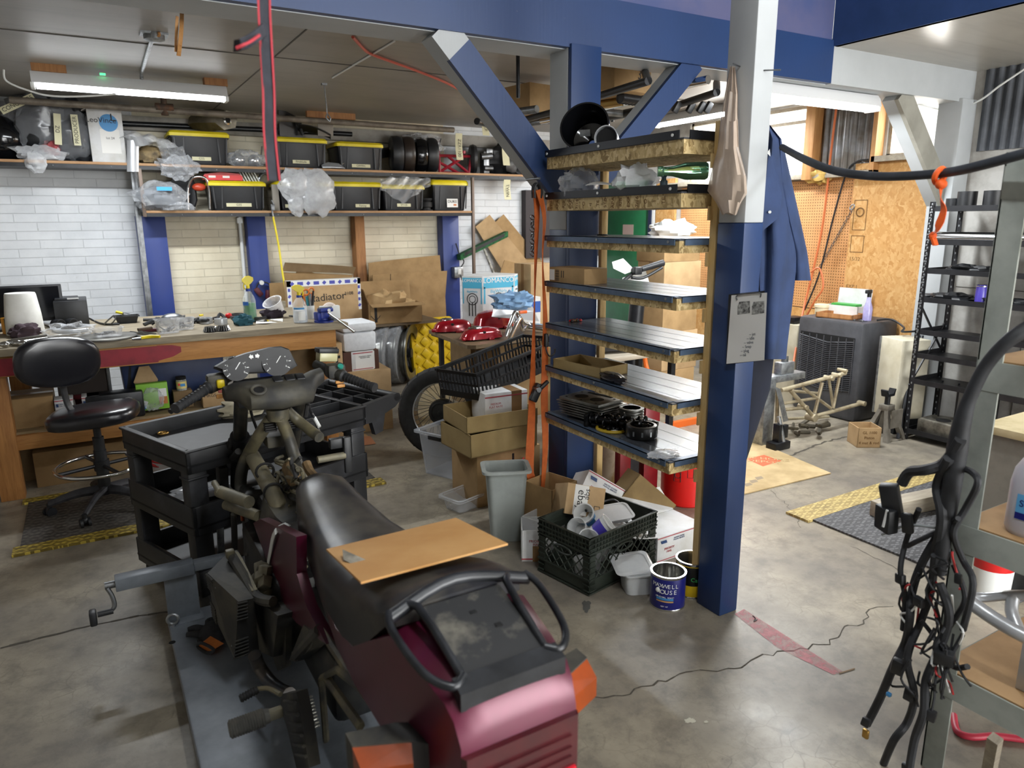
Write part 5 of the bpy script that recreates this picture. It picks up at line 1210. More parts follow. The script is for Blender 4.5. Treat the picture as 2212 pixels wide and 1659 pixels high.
# frame tubes up to the steering head, forks, wiring
b=MB(DUSTT);H_=lambda x,y,d=0:qx(x,y,d)
b.tube([H_(585,905,-.02),H_(562,938,-.06),H_(540,975,-.09),H_(524,1010,-.12),H_(520,1050,-.13),H_(528,1085,-.13)],.025,12,5)
b.tube([H_(604,900,.0),H_(622,942,.03),H_(636,985,.045),H_(655,1040,.05),H_(675,1090,.05)],.024,12,5)
b.tube([H_(618,885,.03),H_(648,912,.08),H_(690,945,.12)],.021,12,4)
b.cyl(H_(600,882),H_(602,906),.046,.042,18);b.build('frame_tubes',bike)
b=MB(DUSTM);b.tube([H_(545,985,-.08),H_(570,1030,-.08),H_(592,1070,-.08),H_(612,1115,-.07)],.031,12,4);b.use(RUBBER)
for x,y in((572,1018),(590,1062)):b.ring(H_(x,y,-.08),H_(612,1115,-.08)-H_(545,985,-.08),.033,.005,16)
b.build('fuel_rail',bike)
b=MB(DUSTM);b.cyl(qz(475,1062,.62),qz(538,1085,.63),.024,n=16).cyl(qz(490,1090,.55),qz(560,1115,.56),.022,n=16).cyl(qz(463,1043,.64),qz(474,1062,.63),.012);b.build('coolant_hose',bike)
b=MB(DUST);b.box(H_(592,948,0),(.075,.1,.05),.008);b.build('coil_box',bike)
b=MB(RUBBER)
for x,y,d in((583,922,-.03),(628,915,.05)):
 for k in range(4):b.box(H_(x,y,d)+Vector((0,0,.014-k*.009)),(.045,.045,.006),.002)
b.build('rubber_mount',bike)
b=MB(mat('rusty_sleeve','#7d6442',.7,0,'#59482f',9));b.lathe([(.022,0),(.027,.01),(.028,.07),(.02,.085),(.01,.09)],H_(640,1045,.0),(-.12,.35,.5),16).tube([H_(662,1000,.07),H_(670,1020,.07),H_(690,1040,.07)],.018,8,2);b.build('sleeve',bike)
rb=random.Random(5)
for m_,nm,k in((DUSTM,'wiring',34),(RUBBER,'cable_loom',18),(WHITEP,'connector_lead',3)):
 b=MB(m_)
 for i in range(k):
  x0,y0=rb.uniform(555,650),rb.uniform(970,1090);pts=[(x0,y0)]
  for j in range(3):x0+=rb.uniform(-18,26);y0+=rb.uniform(4,22);pts.append((x0,y0))
  b.tube([H_(x,y,rb.uniform(-.06,.08))+Vector((0,0,-.03))for x,y in pts],rb.uniform(.004,.008),6,4)
 b.build(nm,bike)
b=MB(BLACK);b.tube([H_(645,842,.08),H_(662,865,.12),H_(672,890,.15),H_(680,905,.16),H_(692,940,.17)],.006,8,5).use(WHITEP).tube([H_(679,902,.16),H_(690,922,.17)],.008,8,1);b.use(RUBBER).tube([H_(500,950,-.14),H_(492,985,-.15),H_(500,990,-.14),H_(515,975,-.13)],.014,8,5).tube([H_(670,810,.16),H_(668,850,.14),H_(660,900,.12)],.009,8,4).tube([H_(538,870,-.06),H_(545,900,-.05),H_(556,930,-.04)],.006,8,4);b.build('hose',bike)
FORK=mat('fork_stanchion','#3b3d40',.3,.7,'#5d5a50',9)
for d,nm,xt,yt,xb_,yb_ in((-.105,'l',522,845,518,945),(.105,'r',652,830,640,905)):
 b=MB(FORK);a,c=H_(xt,yt,d),H_(xb_,yb_,d);dd=(c-a).normalized();b.cyl(a,c,.028,n=18).cyl(c,c+dd*.32,.033,n=18);b.use(BLACK).cyl(a-dd*.02,a+dd*.04,.037,n=18).cyl(c-dd*.01,c+dd*.03,.04,n=18);b.build('fork_leg',bike)
b=MB(BLACK);b.box(H_(585,862,0),(.26,.07,.035),.01);b.build('triple_clamp',bike)
# right-hand radiator bracket
b=MB(BLACK);A_=H_(735,985,.2);b.box(A_+Vector((.03,0,.0)),(.03,.02,.15),.004).box(A_+Vector((.0,.02,.05)),(.07,.03,.04),.004);b.use(DUSTM).cyl(A_+Vector((-.09,0,-.0)),A_+Vector((.02,0,0)),.014);b.build('radiator_bracket',bike)
b=MB(DUST);b.box(H_(480,1030,-.17),(.04,.1,.16),.01,(.3,0,0)).tube([H_(535,1075,-.12),H_(540,1160,-.15),H_(535,1200,-.17)],.016,8,4).tube([H_(505,1110,-.17),H_(508,1200,-.17)],.013,8,1);b.use(AMB).cyl(H_(523,1112,-.17),H_(524,1124,-.17),.007).box(H_(486,1110,-.18),(.012,.02,.04),.003);b.build('left_radiator',bike)
b=MB(GALV);b.box(H_(476,1145,-.2),(.03,.015,.24),.004,(.1,.05,0));b.build('mount_strip',bike)
b=MB(DUSTM)
for i in range(22):b.box(W_(rb.uniform(-.2,.0),rb.uniform(2.2,2.5),rb.uniform(.36,.5)),(rb.uniform(.02,.05),rb.uniform(.02,.06),rb.uniform(.015,.04)),.004,(rb.random(),rb.random(),rb.random()))
b.build('throttle_bodies',bike)
# dash cover, instruments, bar ends
b=MB(DUST)
prof=lambda s:[(-.20,1.03),(-.14,1.06),(-.10,1.07),(.10,1.07),(.15,1.08),(.21,1.065)]
rings=[]
for x,zt,hgt_,y0,dd in((-.185,1.035,.05,2.83,.06),(-.145,1.055,.07,2.80,.07),(-.115,1.06,.105,2.77,.12),(.0,1.06,.11,2.76,.14),(.115,1.06,.105,2.77,.12),(.15,1.07,.07,2.80,.07),(.19,1.07,.055,2.83,.06)):
 rings.append([W_(x,y0+dd*c_*.8+.02,zt-hgt_*.5+hgt_*.5*s_)for c_,s_ in[(math.cos(a),math.copysign(abs(math.sin(a))**.6,math.sin(a)))for a in[2*PI*i/16 for i in range(16)]]])
b.loft(rings);b.ring(W_(-.085,2.70,1.045),(0,-.6,1),.024,.006,18);b.use(DARK).cyl(W_(-.085,2.70,1.04),W_(-.085,2.698,1.046),.02);b.use(BLACK)
for x in(.0,.045,.085):b.box(W_(x,2.765,1.062),(.034,.045,.012),.003,(.3,0,0))
b.build('dash_cover',bike,ang=50);MB(BLACK).box(W_(0,2.89,1.02),(.28,.10,.05),.015).build('cluster_mount',bike)
pn=[(466,792),(490,778),(530,764),(580,752),(605,750),(622,756),(640,790),(625,800),(560,803),(500,806)]
b=MB(BLACK);cyl_=[qx(x,y,(x-560)*.0012)for x,y in pn];yb=2.95
cl=[py(x,y,2.93)-o0 for x,y in pn];mid=sum(cl,Vector())/len(cl)
b.loft([[p+Vector((0,.07,-.02))for p in cl],[mid+(p-mid)*1.04+Vector((0,0,.002))for p in cl],[mid+(p-mid)*1.0+Vector((0,-.012,.002))for p in cl]]);o=b.build('instrument_cluster',bike)
b=MB(mat('dial_face','#15171b',.25),WHITEP);xd,yd=Vector((1,0,.05)),Vector((0,.35,1))
for cx2,cy2,r_,n0 in((598,782,.058,9),(510,796,.05,9)):
 c=py(cx2,cy2,2.915)-o0;b.use(b.mats[0]).frame(c,xd,yd).cyl((0,0,0),(0,0,.002),r_,n=28);b.use(WHITEP)
 for k in range(n0):a=R(215-250*k/(n0-1));b.box((math.cos(a)*r_*.86,math.sin(a)*r_*.86,.003),(.003,.009,.001),0,(0,0,a-PI/2));
 for k in range(n0):a=R(215-250*k/(n0-1));b.text(str(k),(math.cos(a)*r_*.68,math.sin(a)*r_*.68,.003),X_,Y_,.011,WHITEP)
 b.box((math.cos(R(50))*.02,math.sin(R(50))*.02,.004),(.003,.05,.001),0,(0,0,R(-40)));b.at()
c=py(549,770,2.915)-o0;b.use(WHITEP).frame(c,xd,yd);
for s in(-1,1):b.add([(s*.004,.006,.003),(s*.012,.006,.003),(s*.012,.011,.003),(s*.021,0,.003),(s*.012,-.011,.003),(s*.012,-.006,.003),(s*.004,-.006,.003)],[(0,1,2,3,4,5,6)])
b.at();b.build('dials',o,normals=False)
GRIPM=mat('grip_rubber','#1e1f21',.6,0,'#2d2d2e',15)
for s,e,i_,sw in((-1,(383,880),(450,838),(480,822)),(1,(805,836),(742,813),(712,800))):
 Ye=2.76;zE={-1:(.985,1.02,1.035),1:(.995,1.025,1.04)}[s]
 a,c,g=qz(*e,zE[0]),qz(*i_,zE[1]),qz(*sw,zE[2])
 b=MB(GRIPM);b.tube([a,a.lerp(c,.95),c],[.0165,.0185,.026],16,1)
 for k in range(9):b.ring(a.lerp(c,.06+.1*k),c-a,.0172+.001*k/5,.0022,16,4)
 b.cyl(a,a+(a-c).normalized()*.012,.020,n=16);b.build('grip',bike)
 b=MB(DUST);dd=(g-c).normalized();b.cyl(c,g,.026,.03,14).box(c.lerp(g,.6)+Vector((0,-.005,.01)),(.075,.06,.06),.012).cyl(g,g+dd*.09,.02,n=14);sb=b.build('switch_block',bike)
 if s<0:
  MB(mat('yellow_switch','#d8bf1c',.4)).box(c.lerp(g,.55)+Vector((.012,-.038,.006)),(.03,.02,.035),.007).build('yellow_switch',sb);MB(mat('salmon_button','#c0655c',.5)).box(c.lerp(g,.6)+Vector((.012,-.034,-.026)),(.028,.014,.012),.003).use(mat('orange_switch','#c98f4a',.5)).box(c.lerp(g,.5)+Vector((.01,-.03,-.044)),(.03,.014,.016),.003).build('horn_button',sb)
  tp=MB(mat('sky_tape','#2f9fe0',.5));e1=qz(503,790,1.07);tp.strap([e1,e1+Vector((.018,-.012,.0)),e1+Vector((.028,-.016,-.025)),e1+Vector((.03,-.014,-.055))],(1,.8,.1),.018,.002,4);tp.build('blue_tape',sb)
  MB(BLACK).tube([c+Vector((-.01,.03,0)),c.lerp(a,.4)+Vector((0,.075,-.01)),a+Vector((-.02,.07,-.03))],[.012,.009,.011],8,4).build('clutch_lever',sb)
 else:
  MB(mat('teal_button','#2f8a7a',.4)).cyl(c.lerp(g,.35)+Vector((0,-.03,.035)),c.lerp(g,.35)+Vector((0,-.036,.042)),.012,n=14).build('kill_switch',sb);MB(mat('orange_switch','#c98f4a',.5)).box(c.lerp(g,.5)+Vector((0,-.035,-.03)),(.035,.014,.012),.003).box(c.lerp(g,.45)+Vector((.002,-.034,-.045)),(.033,.014,.014),.003).build('starter_switch',sb)
  rv=g+Vector((.0,.03,.055));b=MB(mat('fluid_plastic','#b9b48a',.3));b.box(rv,(.08,.05,.04),.006,(0,.12,.1));r_=b.build('fluid_reservoir',bike);MB(BLACK).box(rv+Vector((.002,0,.026)),(.088,.056,.02),.004,(0,.12,.1)).build('reservoir_cap',r_)
  # loose board on the seat
pts=[(705,1190),(985,1122),(1097,1178),(780,1262)];zz=(.868,.868,.935,.935);c=sum((pz(*p,z)for p,z in zip(pts,zz)),Vector())/4
b=MB(mat('fibreboard','#b8874c',.6,0,'#c4965c',5));P4=[pz(*p,z)-c for p,z in zip(pts,zz)];b.loft([[p+Vector((0,0,.0))for p in P4],[p+Vector((0,0,.005))for p in P4]])
t=thing('board','tan fibreboard sheet with a torn corner lying across the motorcycle seat','board',c);b.build('sheet',t)
b=MB(mat('torn_grey','#6b665c',.9,0,'#a09a8c',20));b.loft([[pz(x,y,.905)+Vector((0,0,dz))-c for x,y in((740,1190),(742,1212),(790,1238),(835,1238),(790,1212))]for dz in(.0,.004)]);b.build('torn_patch',t)
# utility cart
CARTM=mat('cart_black','#1a1b1d',.5,0,'#34353a',6,lo=.5,hi=.75)
ZC=.748;A_,C_=pz(283,917,ZC),pz(401,975,ZC);U=Vector((math.cos(R(21)),math.sin(R(21)),0));V=Vector((-U.y,U.x,0));D=(A_-C_).dot(V);L=.93
t=thing('utility_cart','black plastic three tier utility cart beside the motorcycle','cart',(C_.x,C_.y,0),R(21))
def tray(b,z0,z1,lip,x1=L):
 b.bb(0,0,z0,x1,D,z0+.01)
 for a in((0,0,x1,.022),(0,D-.022,x1,D),(0,0,.022,D),(x1-.022,0,x1,D)):b.bb(a[0],a[1],z0-.03,a[2],a[3],z1,.006)
b=MB(CARTM);tray(b,ZC-.075,ZC,0);b.bb(-.008,-.008,ZC-.012,L+.008,.014,ZC,.005).bb(-.008,D-.014,ZC-.012,L+.008,D+.008,ZC,.005).bb(-.008,0,ZC-.012,.014,D,ZC,.005)
for x in(.30,.42):b.bb(L-.24,D*x,ZC-.07,L,D*x+.01,ZC-.004)
b.build('top_tray',t)
b=MB(CARTM);tray(b,.40,.50,0);b.build('middle_tray',t)
b=MB(CARTM);tray(b,.12,.21,0);b.build('bottom_tray',t)
for x,y in((.045,.045),(.045,D-.045),(L-.045,.045),(L-.045,D-.045)):
 b=MB(CARTM);b.box((x,y,(ZC+.12)/2-.04),(.085,.07,ZC-.2),.012).box((x,y,ZC-.13),(.092,.078,.012),.004);b.build('leg',t)
 MB(RUBBER).cyl((x-.02,y-.02,.05),(x+.02,y-.02,.05),.05,n=18).build('caster',t)
b=MB(CARTM);b.loft([[(L+.0,y,ZC),(L+.22,y,ZC+.02),(L+.25,y,ZC-.015),(L+.20,y,ZC-.05),(L+.13,y,ZC-.07),(L+.11,y,ZC-.16),(L+.06,y,ZC-.17),(L+.04,y,ZC-.1),(L,y,ZC-.1)]for y in(0,.03)]).loft([[(L+.0,y,ZC),(L+.22,y,ZC+.02),(L+.25,y,ZC-.015),(L+.20,y,ZC-.05),(L,y,ZC-.1)]for y in(D-.03,D)])
b.cyl((L+.22,-.0,ZC),(L+.22,D,ZC),.022,n=14)
b.bb(L,.02,ZC-.06,L+.17,D,ZC-.05)
for y in(.02,D*.35,D*.65,D-.03):b.bb(L,y,ZC-.06,L+.18,y+.008,ZC-.002)
for x in(.0,.09,.17):b.bb(L+x,.02,ZC-.06,L+x+.008,D,ZC-.002)
b.build('handle_tray',t)
b=MB(GALV)
for i in range(40):b.cyl((L+.1+rnd.random()*.06,.05+rnd.random()*.1,ZC-.045+rnd.random()*.02),(L+.11+rnd.random()*.06,.06+rnd.random()*.1,ZC-.04+rnd.random()*.025),.004,n=5)
tag(b.build('bolts',loc=(C_.x,C_.y,0),rz=R(21)),'heap of small bolts in the cart handle tray','bolts',None,'stuff')
zt=ZC-.064;p=pz(520,898,zt)
t=thing('rag','dusty beige rag lying in the top tray of the cart','rag',p);MB(mat('beige_cloth','#8d8672',.95,0,'#a39b84',12)).blob((0,0,.03),(.11,.075,.045),6,.35,2.4,flatz=0).build('cloth',t)
p=pz(352,937,zt);o=MB(mat('brass','#b9924e',.35,.8)).ring((0,0,.004),Z_,.022,.004,20).ring((.002,.004,.004),Z_,.009,.003,14).build('gasket',loc=p);tag(o,'small brass ring lying in the top tray of the cart','ring')
p=pz(480,1060,.42);o=MB(mat('printed_sheet','#b9bdc9',.6)).prism([(-.1,-.06),(.1,-.04),(.08,.08),(-.08,.06)],0,.004).build('magazine',loc=p);tag(o,'folded printed sheet on the middle tray of the cart','paper')
p=pz(415,1060,.42);o=MB(FILM).blob((0,0,.01),(.08,.05,.015),3,.3,flatz=0).build('plastic_wrap',loc=p);tag(o,'scrap of clear wrap on the middle tray of the cart','wrap')
p=pz(668,930,.16);t=thing('chip_bag','orange and red packet on the bottom of the cart behind the motorcycle','packet',(p.x,p.y,.13));b=MB(mat('red_orange_pack','#d2461f',.4));b.box((0,0,.09),(.16,.06,.18),.01).use(YEL).box((0,-.031,.15),(.15,.002,.02));b.build('packet',t)
# against the brick wall, right of the bench
def panel(name,label,cat,pts,Y0,m,th=.006,lean=.0,group=None,printfn=None):
 """flat board whose corners show at pts; lean = how much farther back the top is per metre"""
 zs=[py(x,y,Y0).z for x,y in pts];zb=min(zs);P=[py(x,y,Y0+lean*(z-zb))for(x,y),z in zip(pts,zs)]
 c=P[0].copy();b=MB(m);b.loft([[p-c for p in P],[p-c+Vector((0,th,0))for p in P]])
 if printfn:printfn(b,[p-c for p in P])
 o=b.build(name,loc=c);return tag(o,label,cat,group)
panel('cardboard_sheet','folded brown cardboard strip leaning on the wall above the radiator carton','cardboard',[(616,567),(738,574),(769,577),(764,592),(738,590),(610,586)],7.36,CARDD,.012)
panel('cardboard_sheet','crumpled cardboard flap between the top strip and the radiator carton','cardboard',[(610,588),(640,590),(641,581),(661,584),(680,590),(762,594),(760,612),(612,616)],7.38,CARD,.01)
panel('cardboard_sheet','small tan cardboard piece left of the radiator carton behind the yellow cord','cardboard',[(582,612),(624,610),(624,650),(584,648)],7.33,CARD,.02)
PURP=mat('violet_print','#4a4fa8',.6)
x0,x1,z0,z1=spanY(622,781,604,690,6.9);zb0=py(700,700,6.9).z
t=thing('radiator_box','flat tan carton printed Radiator 3108 standing at the bench end','box',((x0+x1)/2,6.96,zb0));w,h=x1-x0,z1-zb0
b=MB(CARDL);b.box((0,0,h/2),(w,.1,h),.003);b.use(WHITEP).bb(-w/2-.0005,-.0515,h*.87,w/2+.0005,-.0505,h+.0005).bb(-w/2-.0005,-.0515,h*.28,-w/2+.04,-.0505,h).bb(w/2-.03,-.0515,h*.28,w/2+.0005,-.0505,h).bb(-w/2,-.05,h,w/2,.03,h+.0008)
b.use(PURP)
for i in range(9):b.box((-w*.43+i*w*.107,-.0519,h*.935),(w*(.075 if i%2 else .04),.0006,h*.075),0,(0,(0 if i%2 else .78),0))
for i in range(4):
 for s in(-1,1):b.box((s*(w/2-.018),-.0519,h*(.8-i*.14)),(.022,.0006,h*.07),0,(0,.6*(i%2),0))
b.text('Radiator',(w*.03,-.0518,h*.60),(1,0,.05),Z_,.10,INK,sx=1.05).text('3108',(w*.33,-.0518,h*.66),(1,0,.05),Z_,.045,INK);b.build('carton',t)
b=MB(OLDWOOD);b.bb(x0-.02,6.86,zb0-.03,x1+.1,7.2,zb0).bb(x0,7.1,0,x0+.04,7.2,zb0-.03).bb(x1,7.1,0,x1+.04,7.2,zb0-.03);tag(b.build('plank_stand'),'wooden stand behind the workbench under the radiator carton','stand')
panel('cardboard_sheet','tall cardboard sheet leaning on the wall right of the bare stud','cardboard',[(796,568),(833,563),(950,551),(956,625),(958,700),(800,704)],7.39,CARD,.008)
panel('cardboard_sheet','second cardboard sheet in front of the tall one, dark slit near its left end','cardboard',[(805,594),(845,590),(966,585),(962,640),(965,700),(808,700)],7.32,CARD,.008,printfn=lambda b,P:b.use(DARK).loft([[py(843,y,7.32)-py(805,594,7.32)+Vector((dx,-.001,0))for dx in(0,.006)]+[py(843,y,7.32)-py(805,594,7.32)+Vector((dx,.002,0))for dx in(.006,0)]for y in(592,612)]))
YP=6.85;zp=py(860,698,YP).z
t=thing('low_rack','low plank rack over the wrapped wheels holding the open carton','rack',(py(865,700,YP).x,YP+.2,0))
b=MB(wood('rack_plank','#5e503d','#80705a',0,1));b.bb(-.5,-.2,zp-.025,.45,.3,zp);b.build('plank',t)
for x in(-.48,.43):MB(OLDWOOD).bb(x-.02,.16,0,x+.02,.2,zp-.025).build('leg',t)
x0,x1,z0,z1=spanY(806,914,662,697,YP)
def arrow(b,w,d,h):
 b.use(INK);b.bb(-w*.42,-d/2-.001,h*.1,-w*.37,-d/2,h*1.0)
 b.tube([(-w*.49,-d/2-.001,h*.45),(-w*.40,-d/2-.001,h*.22),(-w*.31,-d/2-.001,h*.45)],.004,4,3)
t=carton('open carton stuffed with brown packing paper on the low plank rack',(x0+x1)/2,YP+.2,zp,x1-x0,.4,z1-zp+.03,CARD,R(-6),False,open_=True,printfn=arrow,flaps=(('F',-8,.12),('L',70,.16),('B',80,.2)))
b=MB(mat('kraft_paper','#b39468',.85,0,'#c4a679',9));b.blob((-.02,.02,.16),(.21,.15,.15),3,.45,2.4);b.build('packing_paper',t)
# wheels in clear film, yellow lid
zw=py(850,704,5.85).z;rw=.30
RIM=mat('grey_rim','#7d7d78',.35,.7,'#5c5c58',9)
for i,x in enumerate((832,858,880)):
 t=thing('wheel_rim',('first','second','third')[i]+' of the motorcycle rims standing under the plank rack, counted from the cooler','wheel',(py(x,745,6.95).x,6.96,0),R(-38),'rims under the plank rack')
 b=MB(RIM);b.lathe([(rw*.7,-.05),(rw*.82,-.055),(rw,-.06),(rw,-.045),(rw*.86,-.02),(rw*.86,.02),(rw,.045),(rw,.06),(rw*.82,.055),(rw*.7,.05)],(0,0,rw),X_,40,False,False)
 b.use(BLACK).cyl((-.05,0,rw),(.05,0,rw),.05)
 for k in range(6):a=k*PI/3;b.cyl((0,.04*math.cos(a),rw+.04*math.sin(a)),(0,rw*.84*math.cos(a),rw+rw*.84*math.sin(a)),.014,n=8)
 b.build('rim',t)
 if i<2:b=MB(BAGGY);b.lathe([(rw*.5,-.07),(rw*1.03,-.068),(rw*1.05,0),(rw*1.03,.068),(rw*.5,.07)],(0,0,rw),X_,30);b.build('film_wrap',t)
P0=pz(912,814,0);P1=pz(990,806,0)
yl=(P0.y+P1.y)/2;xl0,xl1=py(889,700,yl).x,py(985,700,yl).x;hl=py(940,684,yl+.1).z
t=thing('bin_cover','yellow tote lid standing on edge on the floor before the plank rack','lid',((xl0+xl1)/2,yl,0),0,None,(R(-9),R(0),R(2)))
w=xl1-xl0;YLD=mat('yellow_lid_bright','#e8c512',.42,0,'#dcb90e',5)
def rrect(w,h,r,n=5):return[(sx*(w/2-r)+r*math.cos(R(a0+90*k/n)),sz*(h/2-r)+r*math.sin(R(a0+90*k/n)))for sx,sz,a0 in((1,1,0),(-1,1,90),(-1,-1,180),(1,-1,270))for k in range(n+1)]
b=MB(YLD);o_=rrect(w,hl,.05);i_=rrect(w*.9,hl*.93,.05)
b.loft([[(x,.02,z+hl/2)for x,z in o_],[(x,-.025,z+hl/2)for x,z in o_],[(x*.985,-.03,z*.985+hl/2)for x,z in o_],[(x,-.03,z+hl/2)for x,z in i_],[(x,-.012,z+hl/2)for x,z in i_]])
for i in range(-2,3):
 for j in range(-4,5):
  if(i+j)%2==0:b.box((i*w*.19,-.016,hl/2+j*hl*.098),(w*.155,.014,w*.155),.006,(0,PI/4,0))
b.build('lid_panel',t)
# foam cooler on two cartons, fragile carton
xa,ya=1.585,5.36
def vanp(b,w,d,h):
 b.text('lock Wool',(w*.12,-d/2-.0008,h*.44),X_,Z_,.075,INK).text('#VANLIFE',(w*.2,-d/2-.0008,h*.30),X_,Z_,.035,INK)
 b.use(INK).tube([(-w*.3,-d/2-.001,h*.55),(w*.05,-d/2-.001,h*.575),(w*.3,-d/2-.001,h*.60),(w*.44,-d/2-.001,h*.595)],.0025,4,4)
 for x in(.12,.2):b.cyl((w*x,-d/2-.002,h*.63),(w*x,-d/2,h*.63),.019,n=16)
 b.box((w*.16,-d/2-.001,h*.68),(.07,.002,.03)).box((w*.15,-d/2-.001,h*.72),(.04,.002,.03))
hb=py(850,795,5.36).z
carton('big tan carton printed lock Wool #VANLIFE on the floor by the bench end',1.80,5.52,0,.43,.32,hb,CARDL,R(-3),False,printfn=vanp)
pb=py(755,806,5.4);pc=py(818,806,5.4)
def usps(b,w,d,h):
 b.use(mat('dark_brown_tape','#4d2c1e',.4)).bb(-w/2-.001,-d/2-.001,0,-w*.28,d/2,h+.001).bb(w*.36,-d/2-.001,0,w/2+.001,d/2,h+.001)
 b.decal((.03,-d/2-.001,h*.5),X_,Z_,w*.55,h*.92,PAPER);b.use(mat('postal_red','#a8434a',.6)).bb(-w*.24,-d/2-.0022,h*.88,w*.33,-d/2-.0015,h*.93).bb(-w*.24,-d/2-.0022,h*.06,w*.33,-d/2-.0015,h*.1);b.text('CONTENTS: PARTS\nPRIORITY MAIL',(.03,-d/2-.0025,h*.68),X_,Z_,.012,INK)
carton('white labelled carton with dark brown tape under the foam cooler',(pb.x+pc.x)/2-.02,5.53,hb,pc.x-pb.x+.05,.25,.155,WCARD,R(2),False,printfn=usps)
zc=hb+.157;x0,x1,z0,z1=spanY(740,817,697,773,5.36)
t=thing('foam_cooler','white foam cooler stacked on the cartons at the bench end','cooler',((x0+x1)/2,5.52,zc),R(2));w,h=x1-x0,z1-zc
FOAM=mat('white_foam','#dcdfe2',.75,0,'#d2d5d8',30,bump=.0008,bscale=120);b=MB(FOAM);b.box((0,0,h*.33),(w*.93,.27,h*.66),.025,top=1.04);b.build('body',t);MB(FOAM).box((0,0,h*.83),(w,.29,h*.33),.03).build('lid',t)
carton('tan carton with black arrows under the right end of the bench',py(722,800,5.35).x,5.46,0,.15,.2,.74,CARDL,0,False,printfn=lambda b,w,d,h:[b.use(INK).bb(x,-d/2-.001,h*.74,x+.018,-d/2,h*.96).bb(x-.018,-d/2-.001,h*.84,x+.036,-d/2,h*.87)for x in(-.05,.02)])
carton('dark flat carton standing under the bench right of the blue bin',py(655,800,5.5).x,5.62,ZS,.3,.25,.3,CARDD,0,False)
o=MB(WHITEP).box((0,0,.06),(.18,.02,.12),.003).build('white_box',loc=(py(668,745,5.3).x,5.3,ZS+.3));bpy.data.objects.remove(o)
for i,(pts,lab)in enumerate((([(733,948),(800,944),(812,960),(752,968),(735,962)],'torn cardboard scrap on the floor before the big tan carton'),([(735,935),(790,938),(800,948),(738,950)],'pale paper scrap on the floor under the first torn scrap'))):
 P=[pz(*p,0)for p in pts];c=P[0].copy();b=MB(mat('reddish_card','#a9714f',.8)if not i else CARDL);b.loft([[p-c+Vector((0,0,z))for p in P]for z in(.001+.004*(1-i),.004+.004*(1-i))]);tag(b.build('cardboard_scrap',loc=c),lab,'cardboard')
 # broom, cardboard, outlet on the wall
t=thing('push_broom','push broom with green bristles standing head up against the white brick','broom',py(1040,535,7.4));o0=Vector(t.location);q=lambda x,y,Y=7.4:py(x,y,Y)-o0
b=MB(mat('green_bristle','#2a6b3c',.9,0,'#17301f',60,bump=.004));a,c=q(990,556),q(1092,506);b.loft([[p+Vector((0,dy,dz))for dy,dz in((-.06,-.03),(.03,-.03),(.03,.035),(-.06,.035))]for p in(a,c)]);b.build('bristles',t)
b=MB(BLACK);b.loft([[p+Vector((0,dy,dz))for dy,dz in((-.062,-.005),(-.055,-.005),(-.055,.03),(-.062,.03))]for p in(a.lerp(c,.08),c.lerp(a,.08))]);b.build('block',t)
b=MB(mat('scuffed_handle','#b9b7ad',.6,0,'#4c4b47',30));b.cyl(q(1043,532),q(1086,640,7.2),.015);b.build('handle',t)
panel('cardboard_sheet','left of the two tall cardboard flaps leaning behind the broom','cardboard',[(1027,490),(1058,464),(1108,525),(1150,577),(1085,584)],7.5,CARDL,.006,group=None)
panel('cardboard_sheet','right of the two tall cardboard flaps leaning behind the broom','cardboard',[(1068,482),(1088,463),(1168,560),(1185,590),(1120,570)],7.53,CARD,.006)
panel('cardboard_sheet','low wide cardboard flap above the blue and white vent carton','cardboard',[(1090,562),(1185,584),(1185,612),(1080,590)],7.3,CARD,.006)
t=thing('outlet_box','grey metal outlet box on the blue wall post by the broom','outlet',py(988,588,7.4));b=MB(GALV);b.box((0,0,0),(.11,.09,.12),.006).use(WHITEP).box((.005,-.047,.01),(.04,.004,.06),.002);b.build('box',t)
b=MB(BLACK);b.tube([(.03,-.02,.05),(.07,-.03,.12),(.02,-.02,.2),(.0,.02,.32)],.007,6,5).tube([(.02,-.04,-.03),(.05,-.06,-.12),(.16,-.03,-.16)],.008,6,4);b.build('cord',t)
# table with maroon covers
ZT=.75;TC=pz(1015,748,ZT);TL=pz(926,713,ZT);TR=pz(1150,728,ZT)
TBL=wood('table_top_wood','#5b4a36','#7d6a50',0,.9,.5)
t=thing('work_table','low wooden table carrying glossy red covers and chrome bars','table',TC);b=MB(TBL);e1=(TL-TC);e2=(TR-TC).normalized()*.95;far=e1*1.0
pl=[e1.normalized()*.05+e2.normalized()*0,e2.normalized()*.06*0+e2*.06,e2,e2+far,far];b.loft([[p+Vector((0,0,z))for p in pl]for z in(-.028,0)]);b.build('table_top',t)
MB(BLACKM).loft([[p+Vector((0,0,z))for p in(e1.normalized()*.15+e2*.1,e2*.95+e1.normalized()*.08,e2*.95+far*.95,e1.normalized()*.15+far*.9+e2*.05)]for z in(-.06,-.028)]).build('frame',t)
for k1,k2 in((.12,.08),(.95,.08),(.1,.92),(.95,.92)):MB(BLACKM).box(e2*k1+far*k2+Vector((0,0,-ZT/2-.03)),(.035,.035,ZT-.06)).build('leg',t)
MB(CARD).box(e2*.62+far*.35+Vector((0,0,-ZT/2)),(.42,.3,ZT-.1),.003).build('carton',None,loc=TC);o=bpy.data.objects['carton']if 'carton' in bpy.data.objects else None
o=[x for x in bpy.data.objects if x.name.startswith('carton')and x.parent is None and 'category' not in x][-1];o.name='cardboard_box';tag(o,'tan carton under the table with the red covers','box')
CRIM=mat('candy_red','#9c0f20',.15,.25,'#86101e',4,Coat_Weight=.6,Coat_Roughness=.06)
